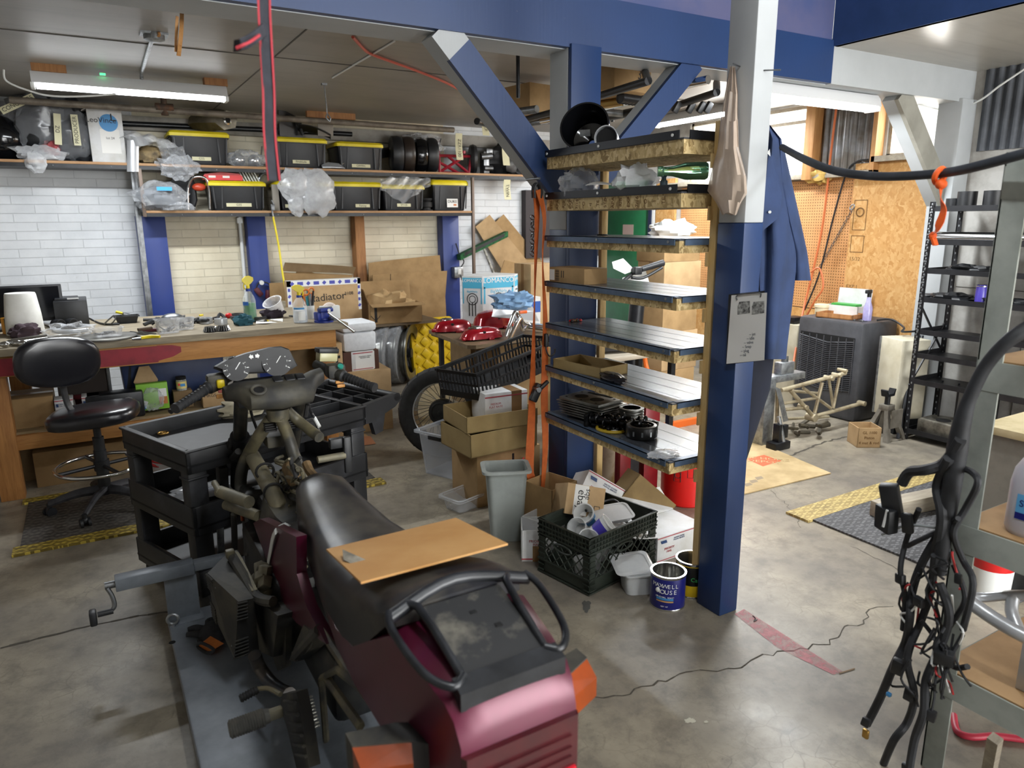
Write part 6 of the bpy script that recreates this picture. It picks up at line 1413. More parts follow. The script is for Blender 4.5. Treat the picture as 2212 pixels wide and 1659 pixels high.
def cover(label,x,y,w,d,h,rz,extra=0):
 p=pz(x,y,ZT);t=thing('side_cover',label,'motorcycle cover',p,rz,'red covers on the low table');b=MB(CRIM)
 rg=[]
 for k,z in((1.05,.012),(1,.03),(.93,h*.6),(.8,h*.85),(.5,h),(.08,h*1.04)):rg.append([(w/2*k*math.copysign(abs(math.cos(a))**.6,math.cos(a))+(1-k)*w*.1,d/2*k*math.copysign(abs(math.sin(a))**.7,math.sin(a)),z)for a in[2*PI*i/28 for i in range(28)]])
 b.loft(rg,False,True);b.box((-w*.5,-d*.2,.02),(.05,.03,.03),.01).box((w*.1,-d*.52,.012),(.05,.03,.024),.008);b.build('shell',t)
 b=MB(DARK);b.box((-w*.05,-d*.34,h*.55),(w*.1,d*.25,h*.5),.01);b.build('notch',t)
 if extra:MB(CHROME).blob((-w*.15,0,h),(.05,.035,.015),4,.4).build('emblem',t)
 return t
cover('glossy red cover with chrome emblem at the left end of the low table',978,716,.32,.17,.10,R(-14),1)
cover('glossy red cover at the front of the low table with a white rubber foot',1040,732,.34,.17,.09,R(3),1)
cover('larger glossy red tank cover behind the other two on the low table',1066,708,.38,.22,.15,R(12))
t=thing('exhaust_bars','bent chrome handlebar tubes lying on the low table','handlebar',pz(1110,730,ZT));o0=Vector(t.location)
b=MB(CHROME)
for dx in(0,22):b.tube([pz(1093+dx*.3,726+dx*.4,ZT+.03)-o0,py(1113+dx*.5,674+dx*.6,4.75)-o0,py(1124+dx*.2,690+dx,4.8)-o0,pz(1140,700+dx*.3,ZT+.03)-o0,pz(1175,704+dx*.3,ZT+.03)-o0],.0165,12,4)
b.build('tube',t);MB(WHITEP).box(pz(1100,712,ZT+.06)-o0,(.04,.012,.05),.003).build('tag',t)
t=thing('silver_fairing','silver fairing panel with an orange lens under the blue rag','panel',pz(1100,690,ZT));o0=Vector(t.location);b=MB(SILV);b.loft([[py(x,y,Y)-o0 for x,y,Y in((1066,668,4.95),(1080,655,5.1),(1150,662,5.1),(1152,672,4.9))],[py(x,y,Y)-o0 for x,y,Y in((1062,684,4.95),(1064,686,5.1),(1160,690,5.1),(1165,694,4.9))]]);b.build('panel',t);MB(mat('orange_lens2','#d0602a',.3)).box(py(1130,674,4.85)-o0,(.07,.02,.025),.006).build('lens',t)
t=thing('rag','pale blue cloth heaped on the silver panel','rag',py(1110,655,5.0));MB(mat('blue_cloth','#7d9dbd',.95,0,'#6787a8',12)).blob((0,0,.02),(.15,.1,.075),3,.5,2.6).blob((-.08,0,-.01),(.1,.07,.04),7,.4).build('cloth',t)
LB=mat('aqua_print','#48a8c8',.55);LOW=pz(1070,700,ZT)
t=thing('vent_carton','six sided white and aqua turbine vent carton standing on a carton behind the low table','box',(py(1075,650,5.62).x,5.78,ZT));MB(CARDD).bb(-.3,-.2,-ZT,.3,.22,-.001).build('lower_carton',t);zt_=py(1075,598,5.5).z-ZT
x0=py(1012,650,5.62).x-t.location.x;x1=py(1137,650,5.62).x-t.location.x;rr=(x1-x0)/2*.98
hexa=[(rr*math.cos(R(a)),rr*.75*math.sin(R(a)))for a in(-8,52,112,188,236,304)]
b=MB(WCARD);b.loft([[(x,y,z)for x,y in hexa]for z in(0,zt_)])
def onface(i,f,z,off=.0012):
 a,c=Vector((*hexa[i],0)),Vector((*hexa[(i+1)%6],0));d=(c-a).normalized();n_=Vector((d.y,-d.x,0));return a.lerp(c,f)+n_*off+Vector((0,0,z)),d,(c-a).length
for i,tx in((3,'LOMANCO'),(4,'LOMANCO'),(5,'Big Whirly')):
 o1,d,l=onface(i,.5,zt_*.86);b.decal(o1,d,Z_,l*.94,zt_*.22,LB);b.text(tx,o1+Vector((d.y,-d.x,0))*.002+Vector((0,0,.02)),d,Z_,l*(.19 if i<5 else .21),PAPER)
 o2,d,l=onface(i,.5,zt_*.68);b.text('BigWhirly' if i<5 else '14" Turbine',o2,d,Z_,l*.13,LB if i<5 else INK)
 for s in(.06,.94):o3,d,l=onface(i,s,zt_*.6);b.decal(o3,d,Z_,l*.05,zt_*.35,LB)
 o4,d,l=onface(i,.5,zt_*.38);b.use(INK)
 nn=Vector((d.y,-d.x,0));
 if i<5:
  b.ring(o4+Vector((0,0,.06)),nn,.05,.004,20,4).ring(o4+Vector((0,0,.06)),nn,.03,.003,16,4)
  for k in(-.03,0,.03):b.box(o4+d*k+Vector((0,0,-.03)),(.012,.003,.12))
 else:
  for k in range(3):b.decal(o4+Vector((0,0,.04-.04*k)),d,Z_,l*.7,.004,INK)
b.build('carton',t)
carton('tall blue banded white carton behind the low table beside the vent carton',py(1150,640,5.5).x,5.62,0,.2,.2,ZT+.22,WCARD,0,False,printfn=lambda b,w,d,h:b.use(mat('mid_blue_print','#3159a8',.6)).bb(-w/2,-d/2-.001,h-.14,w/2,-d/2,h-.04))
carton('tall plain tan carton standing below the leaning cardboard',py(1165,600,5.6).x+.12,5.85,0,.3,.3,ZT+.5,CARDL)
# wheel, bin crate and cartons left of the far column
TYRE=mat('tyre_rubber','#1c1c1d',.7,0,'#2a2a29',20)
bc_=pz(925,1003,0);RW=.325
t=thing('spoked_wheel','spoked motorcycle wheel with treaded tyre leaning by the clear plastic bin','wheel',(bc_.x+.15,bc_.y+.10,0),0,None,(0,R(9),R(48)))
b=MB(TYRE);prof=[(-.07,RW-.115),(-.085,RW-.07),(-.07,RW-.025),(-.036,RW-.004),(0,RW),(.036,RW-.004),(.07,RW-.025),(.085,RW-.07),(.07,RW-.115)]
b.loft([[(x,r*math.cos(a),RW+r*math.sin(a))for x,r in prof]for a in[2*PI*i/56 for i in range(56)]],closed=True);o=b.build('tyre',t)
b=MB(DARK)
for i in range(40):
 a=2*PI*i/40;s=1 if i%2 else-1
 b.tube([(s*x,r*math.cos(a+da),RW+r*math.sin(a+da))for x,r,da in((.004,RW+.0004,0),(.036,RW-.0035,.045),(.068,RW-.022,.02))],.004,4,2,flat=.6)
b.build('tread',o)
b=MB(mat('chrome_rim','#aeb0b2',.2,.95));b.loft([[(x,r*math.cos(a),RW+r*math.sin(a))for x,r in((-.05,RW-.10),(-.04,RW-.122),(.04,RW-.122),(.05,RW-.10))]for a in[2*PI*i/48 for i in range(48)]],closed=True);b.build('rim',t)
b=MB(STEEL)
for i in range(36):
 a=2*PI*i/36;b.cyl(((-.035 if i%2 else .035),.07*math.cos(a+.5),RW+.07*math.sin(a+.5)),(0,(RW-.12)*math.cos(a),RW+(RW-.12)*math.sin(a)),.0022,n=5)
b.build('spokes',t)
b=MB(ENG);b.lathe([(.03,-.07),(.085,-.06),(.095,-.03),(.095,.03),(.08,.05),(.03,.07)],(0,0,RW),X_,28).ring((-.062,0,RW),X_,.065,.008,24).cyl((-.1,0,RW),(.1,0,RW),.012);b.build('hub',t)
CLR=film('clear_bin',(.62,.66,.72),.25,.2,.35,.08)
A0,B0,C0=pz(1010,1060,0),pz(932,1018,0),pz(1075,1050,0)
d1=Vector((1,0,0));
def binbox(name,label,cat,loc,rz,w,d,h,m,taper=.88,lip=.012,parts=()):
 t=thing(name,label,cat,loc,rz);b=MB(m);R_=lambda k,z,r=.03:[(x*1,y*1,z)for x,y in rrect(w*k,d*k,r)]
 b.loft([R_(taper,.002),R_(1,h),R_(1+lip*2/w*1.5,h+.0),R_(1+lip*2/w*1.5,h-.014),R_(.985,h-.016),R_(taper*.985,.008)]);b.build('tub',t);return t
t=binbox('clear_bin','large clear plastic bin on the floor before the leaning wheel','bin',(A0.x+.13,A0.y+.30,0),R(25),.34,.52,.30,CLR)
for s in(-1,1):MB(BLACK).box((s*.0,-.265,.26),(.11,.02,.03),.006).build('handle',t)if s<0 else MB(BLACK).box((-.175,.1,.27),(.02,.11,.03),.006).build('handle',t)
p=pz(1023,1106,0);binbox('clear_tub','shallow clear tub on the floor left of the grey waste bin','tub',(p.x+.0,p.y+.11,0),R(18),.24,.17,.085,film('clear_bin2',(.7,.72,.74),.2,.2,.4,.08),.85)
p=pz(1110,1183,0);wb=wid(p,98);hb_=hgt(Vector((p.x,p.y+.1,0)),1110,1008)
GB=mat('grey_bin','#9aa09c',.55,0,'#8a908c',6);t=binbox('waste_bin','tall grey plastic waste bin, rust stained inside, standing beside the milk crate','waste bin',(p.x+.03,p.y+.13,0),R(-24),.215,.165,hb_,GB,.76,.014)
b=MB(mat('rust_stain','#5e3a24',.9));
for i in range(9):b.box((rnd.uniform(-.06,.0),.077-rnd.uniform(0,.003)-(hb_-(zz_:=hb_-rnd.uniform(.06,.15)))*.05,zz_),(rnd.uniform(.008,.02),.003,rnd.uniform(.006,.022)),.001,(0,rnd.random()*3,0))
b.build('rust_stain',t)
o=MB(mat('red_bucket_plastic','#b01d22',.45)).lathe([(.10,0),(.125,.26),(.13,.26),(.13,.245),(.12,.24)],n=28).build('bucket',loc=(pz(1105,1085,0).x,pz(1105,1085,0).y+.1,0));tag(o,'dark red bucket half hidden behind the grey waste bin','bucket')
# stack of trays and cartons under the black crate
KR=mat('kraft_tray','#a08a5c',.8,0,'#917a4e',5)
ys=3.55;
def st(label,xa,xb,yt,yb,Y,d,m=KR,rz=0.,open_=False,printfn=None,tape=False):
 x0,x1,z0,z1=spanY(xa,xb,yt,yb,Y);return carton(label,(x0+x1)/2,Y+d/2,z0,x1-x0,d,z1-z0,m,rz,tape,open_=open_,printfn=printfn),z0,z1
xs0,xs1=py(1032,990,3.5).x,py(1168,990,3.5).x
zA=py(1090,975,3.5).z;zB_=py(1090,925,3.5).z;zC_=py(1075,893,3.5).z
carton('tan carton with black arrow at the bottom of the stack by the orange straps',(xs0+xs1)/2,3.68,0,xs1-xs0,.34,zA,CARD,0,False,printfn=lambda b,w,d,h:b.use(INK).bb(.02,-d/2-.001,h*.7,.034,-d/2,h*.9).prism([(0,0),(1,0),(.5,1)],0,.001)if 0 else b.use(INK).bb(.02,-d/2-.001,h*.74,.034,-d/2,h*.92))
carton('shallow tan carton tray in the middle of the stack, dark gap on top',(xs0+xs1)/2-.05,3.67,zA+.002,xs1-xs0+.03,.36,zB_-zA-.004,KR,R(3),False,open_=True)
carton('open kraft tray at the top of the stack holding a mailing carton',(xs0+xs1)/2-.04,3.67,zB_,xs1-xs0+.03,.35,zC_-zB_,KR,R(-3),False,open_=True)
carton('white mailing carton with brown tape in the kraft tray under the black crate',py(1102,880,3.55).x,3.68,zB_+.008,py(1150,880,3.55).x-py(1062,880,3.55).x,.2,zC_-zB_+.09,WCARD,R(-4),False,printfn=lambda b,w,d,h:[b.use(TAPEB).bb(w*.12,-d/2-.001,0,w*.36,d/2+.001,h+.001),b.use(mat('postal_red','#a8434a',.6)).bb(-w/2,-d/2-.0015,h*.86,w/2,-d/2,h*.9),b.text('MEDIUM\nFLAT RATE',(-w*.25,-d/2-.001,h*.6),X_,Z_,.018,mat('postal_red','#a8434a',.6))])
# black slotted crate tipped against the table
c0=py(1018,862,3.75);c1=py(1190,785,3.95);CR=mat('crate_black','#151618',.4,0,'#1f2023',9)
L_=(c1-c0).length+.05;t=thing('bread_crate','black slotted plastic crate tipped on the wheel and carton stack','crate',(c0+c1)/2+Vector((0,.1,.0)),0,None,(R(-3),-math.atan2(c1.z-c0.z,c1.x-c0.x),math.atan2(c1.y-c0.y,c1.x-c0.x)))
b=MB(CR);hc,dc=.17,.36
b.bb(-L_/2,-dc/2,0,L_/2,dc/2,.006)
for s in(-1,1):
 for z0,z1 in((0,.04),(.085,.098),(hc-.02,hc)):b.bb(-L_/2,s*dc/2-.005,z0,L_/2,s*dc/2+.005,z1);b.bb(s*L_/2-.005,-dc/2,z0,s*L_/2+.005,dc/2,z1)
 n=26
 for i in range(n+1):
  x=-L_/2+L_*i/n;b.bb(x-.004,s*dc/2-.005,0,x+.004,s*dc/2+.005,.09)
  if i%4<3 or i in(0,n):b.bb(x-.004,s*dc/2-.005,.09,x+.004,s*dc/2+.005,hc)
 for i in range(13):y=-dc/2+dc*i/12;b.bb(s*L_/2-.005,y-.004,0,s*L_/2+.005,y+.004,hc)
for s in(-1,1):b.bb(-L_/2-.012,s*(dc/2+.005)-.008,hc-.012,L_/2+.012,s*(dc/2+.005)+.008,hc+.004,.003)
b.build('crate_body',t)
# orange ratchet straps on the brace
ORS=mat('orange_strap','#c8662a',.7,0,'#b3561f',20);HK=py(1158,402,3.12)
for i,(lab,pts,wd)in enumerate((('left orange ratchet strap hanging from the brace to the floor',((1158,410),(1160,470),(1156,600),(1152,760),(1148,900),(1144,1010),(1150,1040),(1158,1100)),.048),('right orange ratchet strap with a black hook hanging from the brace',((1163,410),(1176,470),(1172,560),(1178,700),(1176,860),(1178,960),(1172,1060)),.04))):
 t=thing('ratchet_strap',lab,'strap',HK);P=[py(x,y,3.12-.03*i)-HK for x,y in pts]
 MB(ORS).strap(P,((1,.2,0),(.6,.8,0),(1,-.2,0),(.8,.5,0)),wd,.003,6).build('webbing',t)
 b=MB(BLACK);b.tube([P[0]+Vector((-.02,0,-.04)),P[0]+Vector((-.02,0,.01)),P[0]+Vector((.0,0,.03)),P[0]+Vector((.02,0,.0)),P[0]+Vector((.015,0,-.04))],.006,8,4);b.build('hook',t)
 if not i:b=MB(BLACK);k=py(1158,848,3.1)-HK;b.box(k,(.045,.03,.1),.008,(0,R(28),0)).box(k+Vector((.04,-.01,.04)),(.06,.03,.02),.005,(0,R(-35),0)).use(STEEL).cyl(k+Vector((0,-.03,.02)),k+Vector((0,.03,.02)),.014);b.build('ratchet',t)
 else:b=MB(BLACK);k=py(1180,735,3.07)-HK;b.tube([k,k+Vector((.0,0,-.05)),k+Vector((.02,0,-.085)),k+Vector((.05,0,-.075)),k+Vector((.055,0,-.05))],.0045,8,4).box(k,(.02,.02,.07),.005);b.build('end_hook',t)
b=MB(STEEL);b.cyl((HK.x-.005,3.08,HK.z+.035),(HK.x-.005,3.2,HK.z+.035),.006);tag(b.build('nail'),'thick nail in the brace holding the orange straps','nail')
t=thing('chain_hook','steel chain links hanging beside the orange straps','chain',py(1150,470,3.14));b=MB(STEEL)
for k in range(7):b.ring((0,0,-.03*k),(1,0,0)if k%2 else(0,1,0),.014,.0035,14,5,.7)
b.build('links',t)
# open shelf unit between the two columns
SHEET=mat('scuffed_dark_sheet','#4a4d53',.2,.2,'#6a6d72',4,lo=.4,hi=.7)
ANGLE=mat('blue_grey_angle','#5b6e86',.4,.3,'#4a5a70',6);ANGB=mat('black_angle','#16181d',.4,.3)
EDGE=osb('osb_edge',1.6,('#8f7648','#c2a873','#d9c391'))
UX0,UX1,UY0,UY1=2.015,2.415,2.135,3.10
SZ=(1.955,1.755,1.573,1.346,1.131,.907,.652)
unit=thing('shelf_unit','open seven shelf unit with grey metal tops built between the two blue columns','shelf unit',(UX0,UY0,0))
du,dv=UX1-UX0,UY1-UY0
for i,z in enumerate(SZ):
 b=MB(SHEET,EDGE,LUMBER);b.use(SHEET).bb(.004,.004,z-.006,du-.004,dv-.004,z);b.use(EDGE).bb(.006,.006,z-(.06 if i<2 else .055),du-.006,dv-.006,z-.006)
 if i>1:
  for k in(.1,.2,.3):b.use(DARK).bb(k-.001,.01,z-.001,k+.001,dv,z+.0004)
 if i==1:
  for k in range(16):b.text(('STB','APA','RIB','EXP','7/16','O','I','TE')[k%8],(.0055,dv*(.95-k*.056),z-.032),Z_,(0,1,0),.026,STAMP)
 s=b.build('shelf_board',unit)
 b=MB(ANGB if i<2 else ANGLE)
 z0,z1=(z-.004,z+.028)if i<2 else(z-.024,z+.002)
 b.bb(-.003,.025,z0,.002,dv,z1).bb(.03,-.003,z0,du,.002,z1)
 if i<2:b.bb(du,0,z0,du+.003,dv,z1)
 else:b.bb(-.003,.025,z-.001,.03,dv,z+.002).bb(.03,-.003,z-.001,du,.03,z+.002)
 b.build('edge_angle',s)
 b=MB(WHITEP if i<2 else GALV)
 for y in(.06,dv*.55,dv-.02):b.cyl((-.006,y,(z0+z1)/2),(-.002,y,(z0+z1)/2),.006,n=10)
 b.build('screws',s)
b=MB(LUMBER);b.bb(.155,-.04,.0,.195,-.004,2.02,.003)
for z in SZ:b.bb(.14,-.012,z-.11,.2,-.003,z-.055)
b.build('upright',unit)
MB(LUMBER).bb(.0,dv+.003,.62,.04,dv+.033,1.0,.003).build('upright',unit)
MB(LUMBER).bb(du-.04,dv+.003,.0,du,dv+.03,1.98,.003).build('upright',unit)
on=lambda i,x,y:pz(x,y,SZ[i])
# things on the shelves, from the top
p=on(0,1238,318);t=thing('headlight_bucket','black headlight bucket tipped on its side on the top shelf','headlight',(2.13,2.93,SZ[0]))
ax=Vector((-.75,-.62,.38)).normalized();b=MB(BLKG);b.lathe([(.11,0),(.118,.0),(.118,.02),(.112,.03),(.11,.09),(.085,.15),(.04,.17),(.02,.172)][::-1]if 0 else[(.02,-.17),(.06,-.165),(.095,-.13),(.112,-.06),(.114,.0),(.12,.0),(.12,.018),(.112,.018),(.106,0),(.1,-.06),(.085,-.12),(.02,-.15)],(0,0,.125),ax,36,False,False);b.build('shell',t)
b=MB(WHITEP);b.cyl((.06,-.085,.10),(.065,-.095,.10),.02,n=16).use(GALV).box((.0,.0,.10),(.05,.004,.03),0,(.3,0,-.9));b.build('bracket',t)
t=thing('can','small silver cup tipped beside the headlight bucket on the top shelf','cup',(2.16,2.79,SZ[0]));b=MB(SILV);b.lathe([(.045,-.05),(.055,.05),(.05,.05),(.04,-.045)],(0,0,.058),(-.7,-.6,.1),24);b.use(DARK).cyl((-.02,-.018,.0575),(-.028,-.025,.058),.045,n=20);b.build('cup',t)
def bag(label,i,x,y,r,m=BAGGY,seed=1,extra=None,amp=.3):
 p=px(x,y,2.10)if i<3 else on(i,x,y);p.z=SZ[i];t=thing('plastic_bag',label,'bag',p);MB(m).blob((0,0,r[2]*.8),r,seed,amp,2.8,flatz=0.001).build('bag',t)
 if extra:extra(t)
 return t
bag('crumpled clear bag at the far end of the second shelf',1,1252,407,(.10,.07,.075),seed=4)
o=MB(PAPER).grid(lambda u,v:(.16*u-.08,.1*v-.05,.006+.018*math.sin(PI*u)*v),8,4,.002).build('envelope',loc=(2.1,2.72,SZ[1]+.045));tag(o,'grey white envelope lying on the second shelf','envelope')
t=bag('white zip bag with a green edge on the second shelf',1,1375,396,(.10,.06,.07),FR2,6);MB(mat('zip_green','#3fae5e',.5)).box((-.07,.02,.03),(.012,.06,.05),.003).build('zip',t)
t=thing('small_bottle','tiny dark dropper bottle on the second shelf by the white post','bottle',(2.10,px(1434,391,2.1).y,SZ[1]));b=MB(mat('dark_teal_plastic','#41525c',.4));b.lathe([(.016,0),(.016,.05),(.01,.055),(.01,.065),(.012,.066),(.012,.085)],n=14);b.build('bottle',t)
t=thing('glass_bottle','green glass bottle lying on its side on the second shelf','bottle',(2.12,2.26,SZ[1]+.02));gl=NT('green_glass');gl.base('#8fc9a8');gl.fin(.03,0,Transmission_Weight=.85,IOR=1.3);b=MB(gl.m);b.lathe([(.02,-.09),(.021,-.07),(.017,-.065),(.02,-.03),(.034,.02),(.036,.1),(.03,.11)],(0,0,.065),(.8,-.6,0),22);b.build('bottle',t)
o=MB(BLACK).tube([(0,0,.004),(.03,-.008,.004),(.06,.0,.004)],.004,6,3).build('clip',loc=(2.12,px(1290,513,2.12).y,SZ[2]+.002));tag(o,'small black clip lying on the third shelf','clip')
def amz(b,w,d,h):
 b.use(INK)
 for k in range(9):b.bb(-w/2-.001,d*(.1+k*.008),h*.15+0*k,-w/2,d*(.104+k*.008),h*.85)if 0 else b.bb(-w/2-.001,d*.22,h*(.12+k*.085),-w/2,d*.32,h*(.15+k*.085+(.02 if k%2 else 0)))
 for k in(.08,.14):b.bb(-w/2-.001,d*k,h*.35,-w/2,d*(k+.015),h*.8)
 b.decal((-w/2-.0005,d*.42,h*.5),(0,-1,0),Z_,d*.14,h*.7,PAPER)
t=carton('small shipping carton with arrows and barcode on the fourth shelf',2.10,2.93,SZ[3],.15,.26,.075,CARD,R(6),False,printfn=amz)
t=thing('bag_of_seals','little heap of red and brown bits on the fifth shelf','bits',on(4,1238,697)+Vector((.03,.03,0)));b=MB(RED,BLACK,mat('brown_bits','#7a5a2c',.6))
for k in range(12):b.mi=k%3;b.ball((rnd.uniform(-.03,.03),rnd.uniform(-.02,.02),.007),(.011,.009,.007),8,5)
b.build('bits',t)
# black riser plate on the column, open card tray, pouch
t=carton('open low cardboard tray on the sixth shelf',2.13,2.86,SZ[5],.19,.34,.05,KR,R(8),False,open_=True)
o=MB(mat('black_leatherette','#121317',.3,0,'#20222a',20)).blob((0,0,.018),(.045,.10,.022),5,.25,2,flatz=.0).build('pouch',loc=(2.07,2.60,SZ[5]+.002),rz=R(-14));tag(o,'black soft pouch lying at the edge of the sixth shelf','pouch')
# cylinder head
ALU=mat('dull_aluminium','#8d8d88',.45,.7,'#6c6c68',14)
t=thing('cylinder_head','finned aluminium cylinder head on the bottom shelf','engine part',(2.16,2.88,SZ[6]),R(12));b=MB(ALU)
for k in range(6):b.box((0,0,.018+k*.0135),(.20-.004*(5-k),.26+.01*k,.005),.002)
b.box((0,0,.05),(.15,.2,.09),.01).box((0,0,.1),(.20,.27,.018),.006);b.use(DARK)
for y in(-.055,.05):b.cyl((-.02,y,.1095),(-.02,y,.1105),.036,n=22)
b.box((.07,0,.11),(.02,.16,.004));
for x,y in((-.08,-.1),(-.08,.1),(.05,-.11),(.05,.11),(-.08,0)):b.cyl((x,y,.1095),(x,y,.1102),.007,n=10)
b.build('head_casting',t)
t=thing('fin_piece','second smaller finned casting behind the camshafts on the bottom shelf','engine part',(2.26,2.68,SZ[6]));b=MB(ALU)
for k in range(6):b.cyl((0,0,.01+k*.014),(0,0,.015+k*.014),.062,n=24)
b.cyl((0,0,0),(0,0,.085),.045,n=20);b.build('casting',t)
t=thing('camshafts','oily black camshaft carrier lying in front of the cylinder head','engine part',(2.15,2.62,SZ[6]),R(-62));b=MB(mat('oily_black','#121315',.2,.6,'#2c2d30',14))
for dy in(-.03,.035):
 b.cyl((-.17,dy,.045),(.17,dy,.045),.013,n=14)
 for k in range(9):x=-.15+k*.037;b.ball((x,dy+.008*math.cos(k*2.1),.045+.01*math.sin(k*2.1)),(.009,.026,.028),12,8)
b.box((-.17,0,.035),(.025,.1,.07),.008).box((.05,0,.03),(.03,.1,.055),.008).box((.0,0,.012),(.3,.07,.02),.006);b.build('carrier',t)
t=thing('gasket_ring','yellow rimmed lid full of small dark parts on the bottom shelf','lid',on(6,1322,938)+Vector((.05,.06,0)));b=MB(mat('yellow_rim','#b79a28',.4));b.ring((0,0,.008),Z_,.075,.008,32,8);b.cyl((0,0,0),(0,0,.004),.073,n=28);b.build('lid',t)
b=MB(mat('oily_black','#121315',.2),WHITEP)
for k in range(16):a=k*2.4;r=.055*math.sqrt(k/16);b.ball((r*math.cos(a),r*math.sin(a),.015),(.014,.011,.012),8,6)
b.use(WHITEP).box((-.02,-.05,.012),(.04,.025,.002),0,(0,0,.3));b.build('parts',t)
t=thing('flywheel_rotor','black ring shaped rotor standing on the bottom shelf','rotor',on(6,1391,955)+Vector((.04,.065,0)));b=MB(mat('satin_black','#1a1a1b',.35,.5,'#262626',16));b.lathe([(.066,0),(.072,.008),(.074,.012),(.074,.055),(.070,.062),(.056,.064),(.055,.062),(.055,.004)],n=40);b.use(DARK).cyl((0,0,.003),(0,0,.004),.056,n=30);b.use(GALV)
for k in range(5):a=R(200+32*k);b.box((.0735*math.cos(a),.0735*math.sin(a),.032),(.004,.008,.022),0,(0,0,a))
b.build('rotor',t)
bag('small clear bag of tiny screws at the near end of the bottom shelf',6,1432,985,(.075,.045,.012),BAGGY,8)
# on the floor under the shelf unit
def slabbox(label,pts,z0,z1,m,X=None,printfn=None,**k):pass
KRD=mat('kraft_dark_card','#7d663f',.8,0,'#8c7449',6)  # deeper brown kraft, mottled at random, for the empty tilted carton
p=pz(1160,1224,0);carton('small open mailing carton between the waste bin and the milk crate',p.x+.07,p.y+.12,0,.15,.17,.165,WCARD,R(-30),False,open_=True,printfn=lambda b,w,d,h:[b.use(mat('postal_red','#a8434a',.6)).bb(-w/2,-d/2-.001,h*.06,w/2,-d/2,h*.1),b.text('PRIORITY\nMAIL',(0,-d/2-.001,h*.6),X_,Z_,.018,b.mats[-1]),b.use(TAPEB).bb(-.02,-d/2-.0015,0,.02,-d/2,h*.5)])
carton('white carton behind the milk crate under the ebay carton',1.90,2.88,0,.2,.2,.17,WCARD,R(20),False,open_=True)
carton('open brown carton behind the ebay carton',1.99,3.0,.0,.2,.2,.3,CARD,R(15),False,open_=True)
def ebay(b,w,d,h):
 b.decal((-w*.12,-d/2-.0005,h*.5),X_,Z_,w*.36,h*.98,PAPER);b.text('ebay',(-w*.12,-d/2-.0015,h*.5),(0,0,-1),X_,.055,INK);b.text('sqe',(-w*.12+.035,-d/2-.0015,h*.72),(0,0,-1),X_,.04,INK);b.use(TAPEB)
 b.decal((w*.32,-d/2-.0005,h*.25),X_,Z_,.03,.04,INK).decal((w*.32,-d/2-.001,h*.25),X_,Z_,.024,.034,b.mats[0])
t=carton('tan carton with white tape printed ebay tipped on the carton behind the milk crate',1.975,2.74,.20,.2,.2,.15,CARDL,0,False,open_=False,printfn=ebay,rot=(R(-22),R(14),R(-20)))
t=carton('white postal carton leaning behind the ebay carton',2.19,2.86,.14,.32,.2,.15,WCARD,0,False,printfn=pm_print(),rot=(R(-28),R(32),R(-28)))
b=MB(INK);
for k in range(14):b.bb(.05+k*.006,-.1015,.03,.05+k*.006+(.003 if k%3 else .0045),-.1005,.055)
b.build('barcode',t)
carton('empty brown carton tilted between the postal carton and the red posts',2.40,2.80,.12,.28,.16,.16,KRD,0,False,open_=True,rot=(R(-10),R(42),R(-24)))
# milk crate
CGR=mat('crate_green_black','#20261f',.5,0,'#2b322a',10);nb=pz(1272,1288,0)
e1=(pz(1416,1215,0)-nb).normalized();e2=Vector((-e1.y,e1.x,0));cw,cd,ch=.475,.325,.275
t=thing('milk_crate','dark green lattice milk crate full of plastic tubs on the floor','crate',nb+e1*cw/2+e2*cd/2,math.atan2(e1.y,e1.x))
b=MB(CGR);b.bb(-cw/2,-cd/2,.012,cw/2,cd/2,.018)
def side(T,w):
 for z0,z1,th in((.0,.075,.007),(ch-.085,ch,.005)):b.T=T;b.bb(-w/2,0,z0,w/2,th,z1)
 for z in(ch-.004,ch-.03,ch-.052,ch-.072,.072,.008):b.bb(-w/2-.004,-.006,z-.003,w/2+.004,.006,z+.003)
 for k in range(int(w/.021)):x=-w/2+.03+k*.021;b.bb(x-.0015,-.005,ch-.072,x+.0015,.005,ch-.004)
 z0,z1=.075,ch-.085;n=int(w/.05)
 for k in range(-2,n+1):
  for s in(0,1):
   xa,xb_=-w/2+.045+k*.05,-w/2+.045+k*.05+(z1-z0)*.9;lo,hi=-w/2+.04,w/2-.04
   pa,pb=[(xa,z0),(xb_,z1)]
   if pa[0]<lo:f=(lo-pa[0])/(pb[0]-pa[0]);pa=(lo,z0+(z1-z0)*f)
   if pb[0]>hi:f=(hi-xa)/(xb_-xa);pb=(hi,z0+(z1-z0)*f)
   if pa[0]>=hi or pb[0]<=lo:continue
   if s:pa,pb=(-pa[0],pa[1]),(-pb[0],pb[1])
   if abs((pa[0]+pb[0])/2)<.05 and pb[1]>z1-.02 and 0:continue
   b.cyl((pa[0],.002,pa[1]),(pb[0],.002,pb[1]),.0032,n=4)
 for s in(-1,1):
  b.bb(s*w/2-(.04 if s>0 else 0),0,0,s*w/2+(.04 if s<0 else 0),.006,ch)
  for z in[.02+.028*k for k in range(9)]:b.bb(s*w/2-(.035 if s>0 else 0),-.006,z-.0025,s*w/2+(.035 if s<0 else 0),.002,z+.0025)
 b.T=T;b.tube([(x*.055,-.004,ch-.105+y*.018)for x,y in[(math.cos(a)*1,math.sin(a))for a in[2*PI*i/16 for i in range(16)]]],.005,6,1,True)
for T,w in((Matrix.Translation((0,-cd/2,0)),cw),(Matrix.Translation((0,cd/2,0))@Matrix.Rotation(PI,4,'Z'),cw),(Matrix.Translation((-cw/2,0,0))@Matrix.Rotation(-PI/2,4,'Z'),cd),(Matrix.Translation((cw/2,0,0))@Matrix.Rotation(PI/2,4,'Z'),cd)):side(T,w)
b.at();b.build('lattice_body',t)
